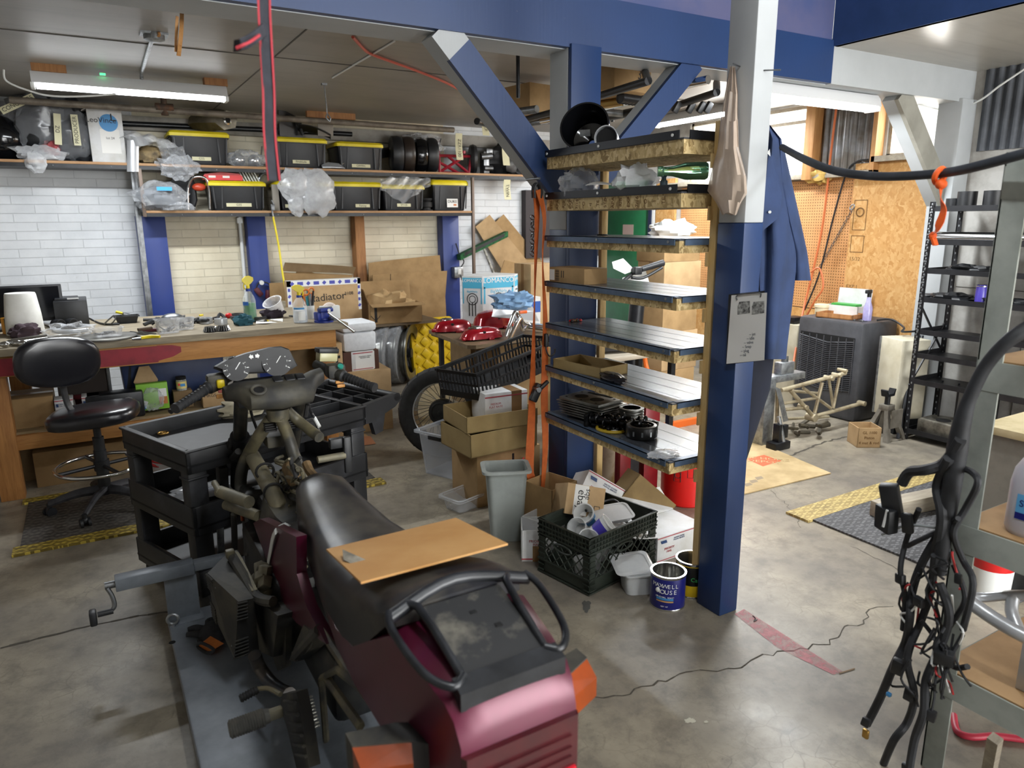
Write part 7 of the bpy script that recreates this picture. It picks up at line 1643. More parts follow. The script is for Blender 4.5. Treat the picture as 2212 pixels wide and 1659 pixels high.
TUBW=mat('white_tub','#d9dad8',.4);PUR=mat('violet_label','#4a3fae',.5);FT=film('frosted_tub',(.8,.82,.82),.3,.2,.45,.08);M0=Matrix.Translation(t.location)@Matrix.Rotation(t.rotation_euler.z,4,'Z')
for lab,x,y,z,ax,r0,h,mm,pr in(('white tub with blue print at the back of the milk crate',-.02,.06,.25,(-.55,-.3,.6),.048,.085,TUBW,BLUEP),('white tub with a violet label at the front of the milk crate',-.05,-.07,.24,(.55,-.35,.55),.048,.09,TUBW,PUR),('frosted round tub at the left of the milk crate',-.10,.03,.22,(-.6,-.3,.5),.045,.07,FT,None),('frosted tub in the left front corner of the milk crate',-.14,-.06,.20,(-.2,-.5,.6),.045,.08,FT,None)):
 p=M0@Vector((x,y,z));t=thing('food_tub',lab,'tub',p,0,'tubs in the milk crate');b=MB(mm);a=Vector(ax);b.lathe([(r0*.8,-h/2),(r0,h*.42),(r0*1.08,h*.43),(r0*1.08,h/2),(r0*.95,h/2),(r0*.76,-h*.45)],(0,0,0),a,26);b.build('tub',t)
 if pr:b=MB(pr);b.lathe([(r0*.83,-h*.34),(r0*.965,h*.22),(r0*.968,h*.22),(r0*.84,-h*.34)],(0,0,0),a.normalized(),26,False,False);b.build('label',t)
p=M0@Vector((.10,.0,.235));t=thing('food_tray','clear rectangular plastic tray on the right side of the milk crate','tray',p,R(10),None,(R(8),R(-4),R(-18)));b=MB(film('clear_tray',(.85,.86,.87),.4,.15,.4,.1));b.loft([[(x*k,y*k,z)for x,y in rrect(.2,.15,.03)]for k,z in((1,.02),(1,.024),(.9,.024),(.8,.0),(.8,-.004),(.92,.016))]);b.build('tray',t)
o=MB(BLACK).tube([(.1*math.cos(a),.06*math.sin(a),.01*math.sin(3*a))for a in[PI*k/8 for k in range(9)]],.006,6,2).build('black_strap',loc=M0@Vector((.10,.06,.265)));tag(o,'black strap curled over the clear tray in the milk crate','strap')
for k in range(3):o=MB(FT).lathe([(.04,0),(.05,.09),(.045,.09)],n=20).build('food_tub',loc=M0@Vector((-.15+.1*k,-.05+.04*k,.02)));tag(o,('left','middle','right')[k]+' one of the frosted tubs deep inside the milk crate','tub','tubs in the milk crate')
# mailing carton, lidded container, coffee cans by the near column
x0=pz(1420,1215,0);t=carton('white flat rate mailing carton with raised flaps behind the coffee cans',2.40,2.55,0,.32,.22,.135,WCARD,R(2),False,printfn=pm_print(),flaps=(('B',40,.14),('L',12,.15)))
c=pz(1393,1290,0);t=thing('food_container','frosted white food container with its clear lid ajar beside the crate','container',c+Vector((.02,.08,0)),R(-24));b=MB(mat('milky_plastic','#c9cccd',.3));R_=lambda w,d,z:[(x,y,z)for x,y in rrect(w,d,.03)]
b.loft([R_(.125,.125,.001),R_(.145,.145,.10),R_(.155,.155,.10),R_(.155,.155,.094)]);b.build('tub',t)
b=MB(film('clear_lid',(.8,.82,.83),.4,.1,.35,.1));b.at((-.02,.02,.112),(R(6),R(-5),0));b.loft([R_(.17,.17,0),R_(.18,.18,.006),R_(.17,.17,.01),R_(.14,.14,.01),R_(.135,.135,.004)]);b.at();b.build('lid',t)
def can(label,x,y,r,h,bands,open_=True,txt=None):
 p=pz(x,y,0);d=Vector((p.x,p.y,0)).normalized();c=p+d*r;t=thing('coffee_can',label,'can',c,math.atan2(-d.x,d.y))
 TIN=mat('bright_tin','#c4c4c0',.18,.95);b=MB(TIN);b.lathe([(r*.97,.004),(r,.0),(r,.006),(r*.985,.008)],n=40);b.lathe([(r*.985,h-.012),(r*1.02,h-.006),(r*1.02,h),(r*.9,h),(r*.88,h-.006),(r*.93,h-.02),(r*.93,.01),(.001,.009)],n=40,cap0=False,cap1=False);b.build('tin',t)
 b=MB()
 for m_,z0,z1 in bands:b.use(m_).lathe([(r*.98,z0),(r*.985,z0+.001),(r*.985,z1-.001),(r*.98,z1)],n=40,cap0=False,cap1=False)
 if txt:txt(b,r,h)
 b.build('label',t);return t
def mx(b,r,h):
 def curved(s,z,size,m,a0=0):
  n=len(s)
  for i,ch_ in enumerate(s):a=a0+(i-(n-1)/2)*size*.66/r;b.text(ch_,(r*.992*math.sin(a),-r*.992*math.cos(a),z),(math.cos(a),math.sin(a),0),Z_,size,m)
 curved('MAXWELL',h*.74,.026,WHITEP,-.15);curved('HOUSE',h*.57,.028,WHITEP,-.05);curved('ORIGINAL ROAST',h*.415,.009,WHITEP,-.15)
 for m_,z0,z1 in((BLUEP,h*.33,h*.39),(mat('gold_band','#c79a5c',.5),h*.27,h*.31)):b.use(m_).grid(lambda u,v:(r*.989*math.sin(-.65+1.0*u),-r*.989*math.cos(-.65+1.0*u),z0+(z1-z0)*v),8,1)
 b.use(WHITEP).ball((r*.97*math.sin(-.55),-r*.97*math.cos(-.55),h*.6),(.012,.006,.012),10,8);curved('NET WT',h*.14,.008,WHITEP,-.15)
NAVY=mat('can_navy','#1d2170',.3);CBL=mat('can_black','#141514',.3);CYE=mat('can_yellow','#d2b01a',.35)
can('blue MAXWELL HOUSE coffee can with bare tin top by the near column'.replace('MAXWELL HOUSE ',''),1440,1322,.077,.158,((NAVY,.008,.147),),True,mx)
can('open black and yellow tin can behind the blue coffee can',1492,1294,.075,.165,((CBL,.06,.15),(CYE,.008,.06),(CYE,.147,.152)),True,lambda b,r,h:b.text('Cafe',(.02,-r*.99,h*.55),X_,Z_,.026,mat('zip_green','#3fae5e',.5)))
# behind the unit: red bucket, red lift posts, plain white pail, lattice
p=pz(1475,1100,0);t=thing('bucket','bright red plastic bucket with black print behind the shelf unit','bucket',(2.95,2.98,0));RB=mat('bright_red','#d01a16',.35);b=MB(RB);b.lathe([(.135,0),(.145,.01),(.15,.37),(.158,.37),(.158,.355),(.152,.35)],n=36);b.use(INK)
for z0,z1,a0,a1 in((.16,.30,-1.25,-.98),(.19,.245,-.72,-.5)):b.tube([(.1475*math.sin(a),-.1475*math.cos(a),z)for a,z in((a0,z0),(a1,z0),(a1,z1),(a0,z1))],.002,4,1,True)
b.ring((.147*math.sin(-1.1),-.147*math.cos(-1.1),.2),(math.sin(-1.1),-math.cos(-1.1),0),.018,.002,16,4);b.build('bucket',t)
DRED=mat('dark_red_paint','#7d141b',.4,.1,'#6a1016',8)
t=thing('lift_post','dark red steel press frame standing behind the shelf unit','press',(2.62,3.05,0));b=MB(DRED);b.bb(-.12,0,0,-.04,.05,.62,.004).bb(.06,0,0,.17,.06,.62,.004).bb(-.22,.01,.42,.17,.05,.5,.004);b.use(BLACKM).bb(-.035,.01,0,.03,.05,.62);b.build('post',t)
t=thing('pail','stained white pail behind the dark red press frame','pail',(2.62,3.42,0));b=MB(mat('stained_white','#c9bda3',.6,0,'#8f7548',4,lo=.45,hi=.6));b.lathe([(.14,0),(.155,.5),(.165,.5),(.16,.48)],n=30);b.build('pail',t)
t=thing('wire_crate','black diamond mesh panel behind the far column','mesh panel',(2.48,3.40,0));b=MB(BLACK);b.bb(-.08,0,0,-.07,.02,.6).bb(.09,0,0,.1,.02,.6)
for k in range(14):b.cyl((-.07,.01,k*.045),(.09,.01,k*.045+.12),.003,n=4).cyl((.09,.01,k*.045),(-.07,.01,k*.045+.12),.003,n=4)
b.build('mesh',t)
# hung on and by the near column
SM=film('tan_bag',(.62,.5,.4),.62,.3,.25,.2)
hk=px(1583,145,2.13);t=thing('plastic_bag','tan plastic carrier bag hanging from a nail on the near column','bag',hk);o0=hk
rows=[(145,1577,1588),(200,1566,1594),(260,1556,1594),(320,1550,1596),(380,1535,1612),(415,1528,1614),(435,1545,1602),(462,1560,1592)]
P_=[]
for j,(y,xl,xr)in enumerate(rows):
 P_.append([px(xl+(xr-xl)*.5*(1-math.cos(a))/1.0,y+3*math.sin(3*a+j),2.125-(.045*math.sin(min(1,j/4)*1.5))*math.sin(a)*(1 if a<PI else .25)+.006*math.sin(7*a+j))-o0 for a in[2*PI*i/24 for i in range(24)]])
b=MB(SM);b.loft(P_,False,True);b.build('bag',t)
b=MB(STEEL);b.cyl((2.148,2.0,hk.z),(2.10,1.99,hk.z+.004),.0025,n=6);tag(b.build('nail'),'nail in the near column holding the tan bag','nail')
b=MB(STEEL);a_=py(1650,152,1.93);b.cyl(a_,a_+Vector((.03,-.05,-.004)),.0025,n=6);tag(b.build('nail'),'bent nail sticking out of the front of the near column','nail')
t=thing('clipboard','clipboard with printed engine photographs hanging on the near column','clipboard',px(1610,710,2.135));o0=Vector(t.location);q=lambda x,y,d=0:px(x,y,2.13-d)-o0
b=MB(BLACK);b.loft([[q(*p,d)for p in((1574,636),(1652,628),(1650,778),(1568,788))]for d in(-.004,0)]);b.build('board',t)
b=MB(PAPER);b.loft([[q(*p,d)for p in((1580,638),(1657,632),(1651,778),(1569,786))]for d in(.001,.004)]);b.use(mat('photo_print','#4a4a48',.6,0,'#b9b9b5',60))
for x0 in(1593,1624):b.loft([[q(x0+x,y,d)for x,y in((0,662),(4,652),(27,650),(27,676),(0,680))]for d in(.0042,.0046)])
b.use(mat('pencil','#777a80',.7))
for i in range(6):b.text('~ %s'%('jet','idle','valve','Snap','plug','oil')[i],q(1625-4*i,722+9*i,.0045),q(1640,720)-q(1620,722),Z_,.016,b.mats[b.mi])
b.build('paper',t);b=MB(STEEL);b.tube([q(1592,648,.006),q(1594,637,.008),q(1640,632,.008),q(1642,642,.006)],.0025,6,3).build('clip',t)
JK=mat('navy_cloth','#2a3c62',.85,0,'#22314f',5,bump=.001,bscale=300);t=thing('coveralls','navy blue work coat hanging behind the near column','coat',py(1655,290,2.1));o0=Vector(t.location)
rows=[(268,1654,1662,.02),(300,1650,1688,.04),(340,1648,1692,.06),(400,1645,1700,.07),(470,1640,1718,.08),(560,1640,1722,.08),(650,1640,1712,.08),(776,1640,1698,.08)]
rg=[]
for j,(y,xl,xr,th)in enumerate(rows):
 rg.append([py(xl+(xr-xl)*(.5-.5*math.cos(a))+(3*math.sin(6*a+.7*j)if j>1 else 0),y,2.15-th*math.sin(a)*.9-.012*math.sin(5*a))-o0 for a in[2*PI*i/36 for i in range(36)]])
MB(JK).loft(rg).build('body',t,ang=60)
rg=[[py(xl+(xr-xl)*(.5-.5*math.cos(a)),y,2.17-th*math.sin(a))-o0 for a in[2*PI*i/20 for i in range(20)]]for y,xl,xr,th in((320,1668,1694,.04),(400,1680,1712,.06),(480,1695,1730,.07),(545,1712,1744,.07),(606,1712,1752,.07))]
MB(JK).loft(rg).build('sleeve',t,ang=60)
b=MB(JK);b.loft([[py(x,y,2.065-d)-o0 for x,y in((1662,320),(1690,425),(1682,470),(1640,505),(1650,420))]for d in(0,.012)]);b.build('lapel',t);MB(WHITEP).cyl(py(1663,458,2.045)-o0,py(1663,458,2.04)-o0,.006,n=12).build('snap',t);MB(WHITEP).loft([[py(x,y,2.045-d)-o0 for x,y in((1656,330),(1663,322),(1664,338))]for d in(0,.002)]).build('tag',t)
DKN=mat('dark_navy_cloth','#141a2b',.9,0,'#0f1320',5);rg=[[py(xl+(xr-xl)*(.5-.5*math.cos(a)),y,2.2-.05*math.sin(a))-o0 for a in[2*PI*i/20 for i in range(20)]]for y,xl,xr in((770,1608,1672),(840,1606,1664),(930,1604,1634),(1002,1603,1610))]
MB(DKN).loft(rg).build('trouser_leg',t,ang=60)
b=MB(mat('grey_black_hose','#2e3238',.6,0,'#3b4047',14));HS=[py(1690,318,2.0),px(1740,345,2.2),px(1800,368,2.15),px(1880,380,2.1),px(1960,380,2.06),px(2050,372,2.03),px(2120,357,2.0),px(2212,332,1.98),px(2330,300,1.96)]
b.tube(HS,.013,10,6);t=b.build('hose');tag(t,'thick dark hose slung from the near column across to the grey rack','hose')
t=thing('ribbon','bright orange ribbon knotted on the dark hose','ribbon',px(2030,374,2.04));o0=Vector(t.location);q=lambda x,y,d=0:px(x,y,2.03-d)-o0;ORR=mat('neon_orange','#f0611c',.6)
b=MB(ORR);b.ring(q(2030,380),(.1,1,.3),.019,.008,18,6).ball(q(2033,398,.01),(.018,.014,.014),12,8).strap([q(2033,400,.01),q(2032,430,.012),q(2038,455,.015),q(2026,490,.02),q(2014,505,.012)],(X_,(.7,.7,0),(0,1,0),(1,.3,0)),.022,.002,6).ball(q(2015,510,.012),(.012,.01,.012),10,8).strap([q(2015,510,.012),q(2021,530,.012)],X_,.02,.006,2);b.build('ribbon',t)
# behind the shelf unit: door corner, cartons, table
GD=mat('green_door_paint','#175a36',.45,0,'#1f6b42',3,Coat_Weight=.2);b=MB(GD);b.bb(5.80,6.68,.05,XR,7.52,2.1,.004);b.use(mat('dark_green','#0f3f26',.5)).bb(5.797,6.70,.07,5.80,6.72,2.08);b.use(mat('faded_sticker','#a8928a',.7)).box((5.798,7.05,1.53),(.003,.2,.12)).box((5.798,7.04,1.33),(.003,.16,.09));d=struct('door_1',b);MB(STEEL).ball((5.78,6.76,1.05),.03).build('door_handle',d)
struct('trim_21',MB(WHITEP).bb(5.80,6.585,0,XR,6.625,2.1));struct('trim_22',MB(mat('navy_jamb','#232a44',.5)).bb(5.79,6.63,0,XR,6.68,2.1));struct('trim_23',MB(OSBM).bb(5.80,6.25,.8,5.835,6.56,2.1))
struct('trim_24',MB(mat('dark_board','#3a3436',.7)).bb(4.6,7.5,1.2,5.75,7.6,2.0))
def stack(lab,x0,x1,yt,yb,Y,d,**k):
 a,c,z0,z1=spanY(x0,x1,yt,yb,Y);return carton(lab,(a+c)/2,Y+d/2,z0,c-a,d,z1-z0,**k)
a,c,z0,z1=spanY(1438,1512,500,560,4.6);hz=[0,.36,.70,1.02,1.30,1.50]
for i in range(5):carton(('lowest','second','middle','fourth','topmost')[i]+' tan carton of the tall stack behind the shelf unit',(a+c)/2+.02*(i%2),4.78,hz[i],c-a+.03,.34,hz[i+1]-hz[i]-.002,CARDL if i%2 else CARD,R(2*(i%3)))
o=MB(WHITEP).blob((0,0,.06),(.2,.14,.08),5,.4,flatz=0).build('paper_bag',loc=((a+c)/2,4.75,1.5));tag(o,'white crumpled bag on top of the tall carton stack','bag')
zt2=.74;t=thing('side_table','small wooden table behind the shelf unit with a black seat on it','table',(py(1400,700,3.75).x,3.9,0));MB(PLYW).bb(-.45,-.15,zt2-.03,.33,.3,zt2,.003).build('table_top',t)
for x,y in((-.4,-.1),(.28,-.1),(-.4,.26),(.28,.26)):MB(BLACKM).bb(x-.02,y-.02,0,x+.02,y+.02,zt2-.03).build('leg',t)
t=thing('saddle','long black ribbed motorcycle seat lying on the small table','seat',(py(1375,690,3.8).x,3.95,zt2),R(-12));b=MB(VINYL);b.loft([[(x,y*k,z)for y,z in((-.11,.02),(-.12,.07),(-.08,h),(.08,h),(.12,.07),(.11,.02))]for x,k,h in((-.30,.5,.08),(-.28,.9,.13),(-.1,1,.12),(.05,1,.10),(.26,.95,.12),(.30,.6,.1))]);b.build('cushion',t)
b=MB(VINYL)
for k in range(6):b.box((-.2+.06*k,0,.118),(.035,.15,.014),.006)
b.build('ribs',t)
t=thing('dirt_bike_bars','white motocross plastics with black handlebar grip behind the shelf unit','motorcycle',(py(1380,590,4.3).x,4.4,0));o0=Vector(t.location);q=lambda x,y,Y=4.3:py(x,y,Y)-o0
b=MB(WHITEP);b.loft([[q(x,y,Y)for x,y in((1322,566),(1346,558),(1372,584),(1350,592),(1325,580))]for Y in(4.3,4.36)]).loft([[q(x,y,Y)for x,y in((1345,600),(1395,585),(1412,640),(1340,640))]for Y in(4.32,4.4)]);b.build('plastics',t)
b=MB(BLACK);b.tube([q(1345,608),q(1375,585),q(1400,575)],.014,8,4).cyl(q(1385,582,4.28),q(1432,568,4.28),.022,.026,14).tube([q(1365,600,4.25),q(1390,600,4.25),q(1430,578,4.24)],.012,8,4).box(q(1376,585,4.27),(.07,.05,.06),.01);b.build('handlebar',t)
b=MB(BLACKM);b.cyl((0,.0,.0),q(1378,640,4.35),.06).cyl((-.3,.1,.3),(.3,.1,.3),.05);b.build('stand',t)
o=MB(mat('grey_remote','#6d7176',.5)).box((0,0,.06),(.05,.03,.13),.006).build('remote',loc=(py(1428,625,4.1).x,4.0,SZ[3]));bpy.data.objects.remove(o)
carton('low tan carton on the floor behind the bottom of the shelf unit',2.98,3.75,0,.5,.4,.62,CARDD)
ORM=mat('orange_metal','#d9641f',.4);t=thing('orange_stand','orange steel tube stand on the floor behind the shelf unit','stand',pz(1450,925,0));b=MB(ORM);b.bb(-.35,-.02,0,.3,.02,.05).tube([(.0,0,.05),(0,.3,.4),(-.05,.32,.62),(-.12,.3,.66)],.02,8,4);b.build('tube',t)
t=thing('blue_bin','violet blue plastic bin behind the bottom shelf','bin',(py(1395,870,4.0).x,4.2,0));MB(mat('violet_blue','#3230a8',.4)).box((0,0,.17),(.3,.3,.34),.02,top=1.1).build('tub',t)
# parts rack under the loft ceiling
t=thing('ceiling_rack','rack of pipes, mufflers and bars slung under the loft ceiling','rack',(3.0,4.2,2.68));o0=Vector(t.location);q=lambda x,y,z:pz(x,y,z)-o0
b=MB(BLACKM)
for a_,c_ in(((1270,215),(1400,175)),((1400,175),(1392,152)),((1440,235),(1548,200)),((1548,200),(1548,178)),((1120,262),(1240,230))):b.cyl(q(*a_,2.36),q(*c_,2.36 if a_[1]-c_[1]>30 or a_[0]<1300 else 2.5),.022,n=10)
b.cyl((-.6,-.2,0),(-.6,-.2,-.3),.012).cyl((.6,.4,0),(.6,.4,-.3),.012);b.build('hanger',t)
for m_,ps in((CHROME,((1290,232,1365,215),(1170,262,1260,246),(1440,190,1530,172))),(mat('brass_tube','#a3844a',.3,.7),((1280,228,1345,218),)),(STEEL,((1060,250,1160,236),(1100,272,1220,256),(1280,240,1350,246))),(BLACKM,((1340,210,1420,222),(1030,262,1100,280),(1290,258,1400,235)))):
 b=MB(m_)
 for x0,y0,x1,y1 in ps:b.cyl(q(x0,y0,2.40),q(x1,y1,2.40),rnd.uniform(.022,.035),n=12)
 b.build('pipes',t)
b=MB(BLACK);
for k in range(9):b.ring(q(1340+k*7,214+k,2.39),(1,.4,0),.025,.005,12,5)
for x in(1462,1492,1515,1530):b.box(q(x,232,2.33),(.04,.03,.07),.008,(.3,.4,0))
b.build('clips',t)
for lab,x0,y0,x1,y1 in(('carton hand numbered 39 stored on the ceiling rack',1285,150,1345,205),('flattened tan carton on the left of the ceiling rack',1100,205,1185,250)):p=pz((x0+x1)/2,(y0+y1)/2,2.5);carton(lab,p.x,p.y,2.42,.34,.4,.2,CARD,R(10),False,printfn=lambda b,w,d,h:b.text('39',(.08,-d/2-.001,h*.5),X_,Z_,.08,INK))
# right wall: cords, cooler, cabinets, black rack
CHN=STEEL;t=thing('wall_chain','steel chain hung from a carabiner on the pegboard','chain',px(1840,455,5.79));o0=Vector(t.location);b=MB(CHN);e_=px(1772,575,5.79)-o0
for k in range(26):p=e_*(k/25);b.ring(p,(1,0,0)if k%2 else(0,.8,.6),.013,.0035,10,4,.7)
b.build('links',t);MB(GALV).ring((0,0,.03),X_,.025,.006,16,6,.6).build('carabiner',t)
cable('orange extension cord hanging down the pegboard to the cooler',[px(1808,220,5.7),px(1795,330,5.75),px(1778,480,5.78),px(1755,590,5.75),px(1740,650,5.7),px(1725,720,5.5),px(1714,785,5.3)],.010,mat('orange_cord','#c0673a',.5))
cable('black cord crossing the pegboard behind the chain',[px(1875,345,5.78),px(1850,350,5.8),px(1828,375,5.79),px(1800,470,5.79),px(1770,590,5.77),px(1738,670,5.7)],.008,BLACK)
cable('orange cord loop with a black plug beside the coat sleeve',[px(1752,588,5.6),px(1770,580,5.6),px(1778,620,5.6),px(1760,650,5.6),px(1738,690,5.6)],.009,mat('orange_cord','#c0673a',.5))
cable('white cables looping from the beam end along the right wall',[py(1930,210,3.4),px(2040,238,5.8),px(2110,220,5.8),px(2160,185,5.8),px(2212,150,5.8)],.007,WHITEP)
t=thing('insulation','yellowed insulation scrap poking out above the pegboard','insulation',px(1770,380,5.78));MB(mat('yellow_foam','#c9a860',.95,0,'#a8863f',9)).blob((0,0,0),(.05,.13,.06),4,.5,3).build('scrap',t)
CG=mat('cooler_grey','#3b3c40',.5,0,'#47484c',8);t=thing('swamp_cooler','big dark grey evaporative cooler with a louvred front by the right wall','cooler',(5.30,3.48,0));CD,CHH=.62,.83
b=MB(CG);b.box((.24,CD/2,CHH/2),(.48,CD,CHH),.035);b.build('housing',t)
b=MB(DARK,CG);b.use(DARK).bb(-.002,.06,.26,.004,CD-.04,CHH-.13);b.use(CG)
for k in range(26):
 z=.27+k*.0162
 for s,y0,y1 in((1,.06,CD/2),(-1,CD/2,CD-.04)):b.loft([[(-.012,y,z+dz-(.04*(1-abs(y-CD/2)/(CD/2)))),(.002,y,z+dz+.006-(.04*(1-abs(y-CD/2)/(CD/2))))]+[(.002,y,z+dz-.002-(.04*(1-abs(y-CD/2)/(CD/2)))),(-.012,y,z+dz-.004-(.04*(1-abs(y-CD/2)/(CD/2))))]for y in(y0,y1)for dz in(0,)])
for y in[.06+.07*k for k in range(8)]:b.bb(-.014,y,.24,-.008,y+.006,CHH-.14)
b.build('louvres',t)
b=MB(BLACK,STEEL);b.bb(.06,.05,CHH,.12,.3,CHH+.004);b.use(STEEL)
for y in(.08,.15,.22):b.cyl((.09,y,CHH+.004),(.09,y,CHH+.01),.016,n=14)
b.build('controls',t);zk=CHH+.002
c=px(1835,690,5.42);t=thing('tray_box','shallow brown wooden tray on top of the cooler','tray',(5.44,3.80,zk),R(8));b=MB(OLDWOOD);b.bb(-.1,-.16,0,.1,.16,.008).bb(-.1,-.16,0,-.09,.16,.04).bb(.09,-.16,0,.1,.16,.04).bb(-.1,-.16,0,.1,-.15,.04).bb(-.1,.15,0,.1,.16,.04);b.build('tray',t)
carton('white card carton with a green packet in it on the cooler',5.62,3.86,zk,.2,.3,.09,WCARD,R(5),False,open_=True,flaps=(('R',85,.13),),printfn=lambda b,w,d,h:b.use(mat('leaf_green_print','#3f9a45',.5)).bb(-.05,-.1,.07,.05,.12,.1))
t=thing('jar','cream lidded tub on the left of the cooler top','tub',(5.50,4.02,zk));b=MB(mat('cream_plastic','#cfc4a4',.5));b.lathe([(.055,0),(.058,.06),(.064,.062),(.064,.085),(.05,.09)],n=24);b.build('tub',t)
t=thing('spray_bottle','violet spray bottle with a black trigger on the cooler','spray bottle',(5.47,3.57,zk));b=MB(film('violet_liquid',(.45,.42,.75),.5,.1,.3));b.lathe([(.034,0),(.036,.1),(.02,.15),(.015,.19)],n=20);b.build('bottle',t);MB(BLACK).cyl((0,0,.19),(0,0,.22),.016).box((-.012,0,.235),(.07,.025,.03),.006).build('trigger_head',t)
o=MB(BLACK).tube([(5.5,3.5,zk+.006),(5.6,3.44,zk+.01),(5.55,3.3,.80),(5.45,3.25,.78),(5.6,3.2,.78)],.008,6,5).build('cable');tag(o,'black cable trailing off the cooler onto the white cabinet','cable')
WCAB=mat('aged_white_enamel','#ccc6b2',.45,0,'#b5ad95',4);t=thing('metal_cabinet','aged white metal cabinet tilted beside the cooler','cabinet',(5.42,3.20,.10),R(-22),None,None);b=MB(WCAB);b.box((0,0,.33),(.24,.26,.62),.004);b.use(DARK).bb(-.1,-.12,-.1,.1,.12,.02);b.build('cabinet_body',t);MB(GALV).bb(-.125,.11,.02,-.12,.13,.64).build('edge_strip',t)
carton('white enamel box standing on the floor left of the cooler',5.60,4.38,0,.4,.42,.72,WCAB,0,False,name='enamel_box')
o=MB(BLACKM).box((0,0,.03),(.14,.12,.06),.01).build('charger',loc=(5.50,4.30,.722));tag(o,'small black charger on the white enamel box','charger')
t=thing('pry_bar','two long dark bars leaning between the cabinet and the black rack','bars',(5.2,3.02,0))
for dx in(0,.05):MB(BLACKM).cyl((dx,.02,.0),(.32+dx,.14,.75),.014,n=8).build('bar',t)
RKB=mat('rack_black_enamel','#191a1d',.4,.2,'#232326',12);RX0,RX1,RY0,RY1=5.25,5.62,1.2,3.03;t=thing('black_rack','black perforated steel shelf rack against the right wall','rack',(RX0,RY0,0));h_=1.76
for x,y in((0,RY1-RY0),(RX1-RX0,RY1-RY0),(0,0),(RX1-RX0,0)):
 b=MB(RKB,GALV);b.bb(x-.003,y-.035,0,x+.003,y+.003,h_).bb(x-.003,y-.003,0,x+.035,y+.003,h_);b.use(GALV)
 for k in range(34):b.box((x-.004,y-.018,.04+k*.05),(.002,.008,.014))
 b.build('post',t)
RZ=(1.728,1.495,1.29,1.082,.844,.669,.471,.085)
for z in RZ:MB(RKB).bb(0,0,z-.035,RX1-RX0,RY1-RY0,z-.03).bb(-.002,0,z-.035,.004,RY1-RY0,z+.002).bb(0,RY1-RY0-.004,z-.035,RX1-RX0,RY1-RY0,z+.002).build('shelf',t)
for z0,z1 in((1.05,.66),(.42,.86)):b=MB(RKB);b.cyl((.0,RY1-RY0,z0),(RX1-RX0,RY1-RY0,z1),.009,n=6).build('brace',t)
t=thing('drive_chain','long roller chain hanging down the post of the black rack','chain',(RX0-.012,RY1-.02,.0));b=MB(STEEL)
for k in range(60):b.box((-.008,.012*((k%2)*2-1)*.3,1.74-k*.019),(.008,.012,.015),.003)
b.build('links',t)
for i,(x,w,h)in enumerate(((2060,.05,.085),(2088,.062,.13),(2145,.062,.13))):p=px(x,438,5.42);o=MB(BLACK).lathe([(w,0),(w,h),(w*.9,h),(w*.88,.01)],n=24).build('black_can',loc=(5.42,p.y,RZ[0]-.03));tag(o,('short','middle','right')[i]+' black can on the top of the black rack','can','black cans on the rack')
o=MB(CHROME).cyl((5.30,2.98,RZ[1]+.015),(5.30,2.2,RZ[1]+.015),.042,n=20).build('silver_tube');tag(o,'silver tube lying along the second shelf of the black rack','tube')
for i,(x,z)in enumerate(((2090,RZ[2]),(2060,RZ[3]),(2180,RZ[3]))):p=px(x,590,5.4);o=MB(BLACK).blob((0,0,.02),(.1,.16,.035),3+i,.5,3.5,flatz=0).build('linkage',loc=(5.42,p.y,z-.03));tag(o,('dark lever heap on the third','dark lever heap on the fourth','grey lever heap at the right of the fourth')[i]+' shelf of the black rack','parts')
t=thing('spray_can','violet can standing on the fourth shelf of the black rack','can',(5.36,px(2119,640,5.36).y,RZ[3]-.03));b=MB(mat('violet_can','#4a3fa0',.3));b.lathe([(.036,0),(.036,.13),(.03,.14)],n=20).use(CHROME).lathe([(.037,.128),(.037,.134)],n=20);b.build('can',t)
t=thing('engine_case','bare aluminium engine case half on the bottom of the black rack','engine part',(5.40,2.70,RZ[7]-.03));b=MB(mat('engine_alu','#8b877c',.4,.7,'#4f4a42',12));b.prism([(-.12,-.26),(.12,-.26),(.14,.1),(.08,.26),(-.1,.26)],.0,.12,.015);b.use(DARK)
for y in(-.17,-.03,.11):b.cyl((-.03,y,.121),(-.03,y,.124),.05,n=20)
b.use(BLACKM)
for y in(-.2,-.06,.08,.2):b.cyl((.06,y,.12),(.06,y,.4),.007,n=6)
b.build('case',t)
# motorcycle frame, jack stands, carton, sheets on the floor
ALF=mat('dusty_frame_alloy','#b3a78c',.5,.35,'#8d8168',10);YF_=3.45;t=thing('motorcycle_chassis','bare dusty alloy motorcycle frame standing on the floor by the cooler','motorcycle frame',(py(1750,900,YF_).x,YF_,0));o0=Vector(t.location);q=lambda x,y,d=0:py(x,y,YF_+d)-o0
b=MB(ALF)
for a_,c_,r in(((1688,843),(1826,806),.016),((1707,843),(1757,900),.016),((1757,900),(1862,871),.016),((1776,826),(1760,892),.014),((1813,815),(1800,882),.012),((1692,885),(1745,880),.013),((1735,838),(1795,882),.012),((1690,872),(1762,860),.012),((1680,838),(1678,912),.014)):b.cyl(q(*a_),q(*c_),r,n=10)
for a_,c_,r in(((1694,843),(1770,850),.012),((1700,905),(1790,900),.012),((1790,815),(1800,880),.012)):b.cyl(q(*a_,.22),q(*c_,.22),r,n=8)
for x,y,r in((1755,902,.03),(1793,817,.018),(1822,800,.014),(1737,879,.018),(1862,871,.02),(1810,810,.014)):b.cyl(q(x,y)+Vector((0,-.03,0)),q(x,y)+Vector((0,.05,0)),r,n=14)
b.build('tubes',t)
b=MB(GALV);b.loft([[q(x,y,d)for x,y in((1675,836),(1686,840),(1703,908),(1692,912))]for d in(-.06,-.05)]).cyl(q(1682,900,-.08),q(1692,955,-.12),.016);b.build('plate',t)
b=MB(mat('dirty_parts','#3d3930',.6,.3,'#5d5544',14))
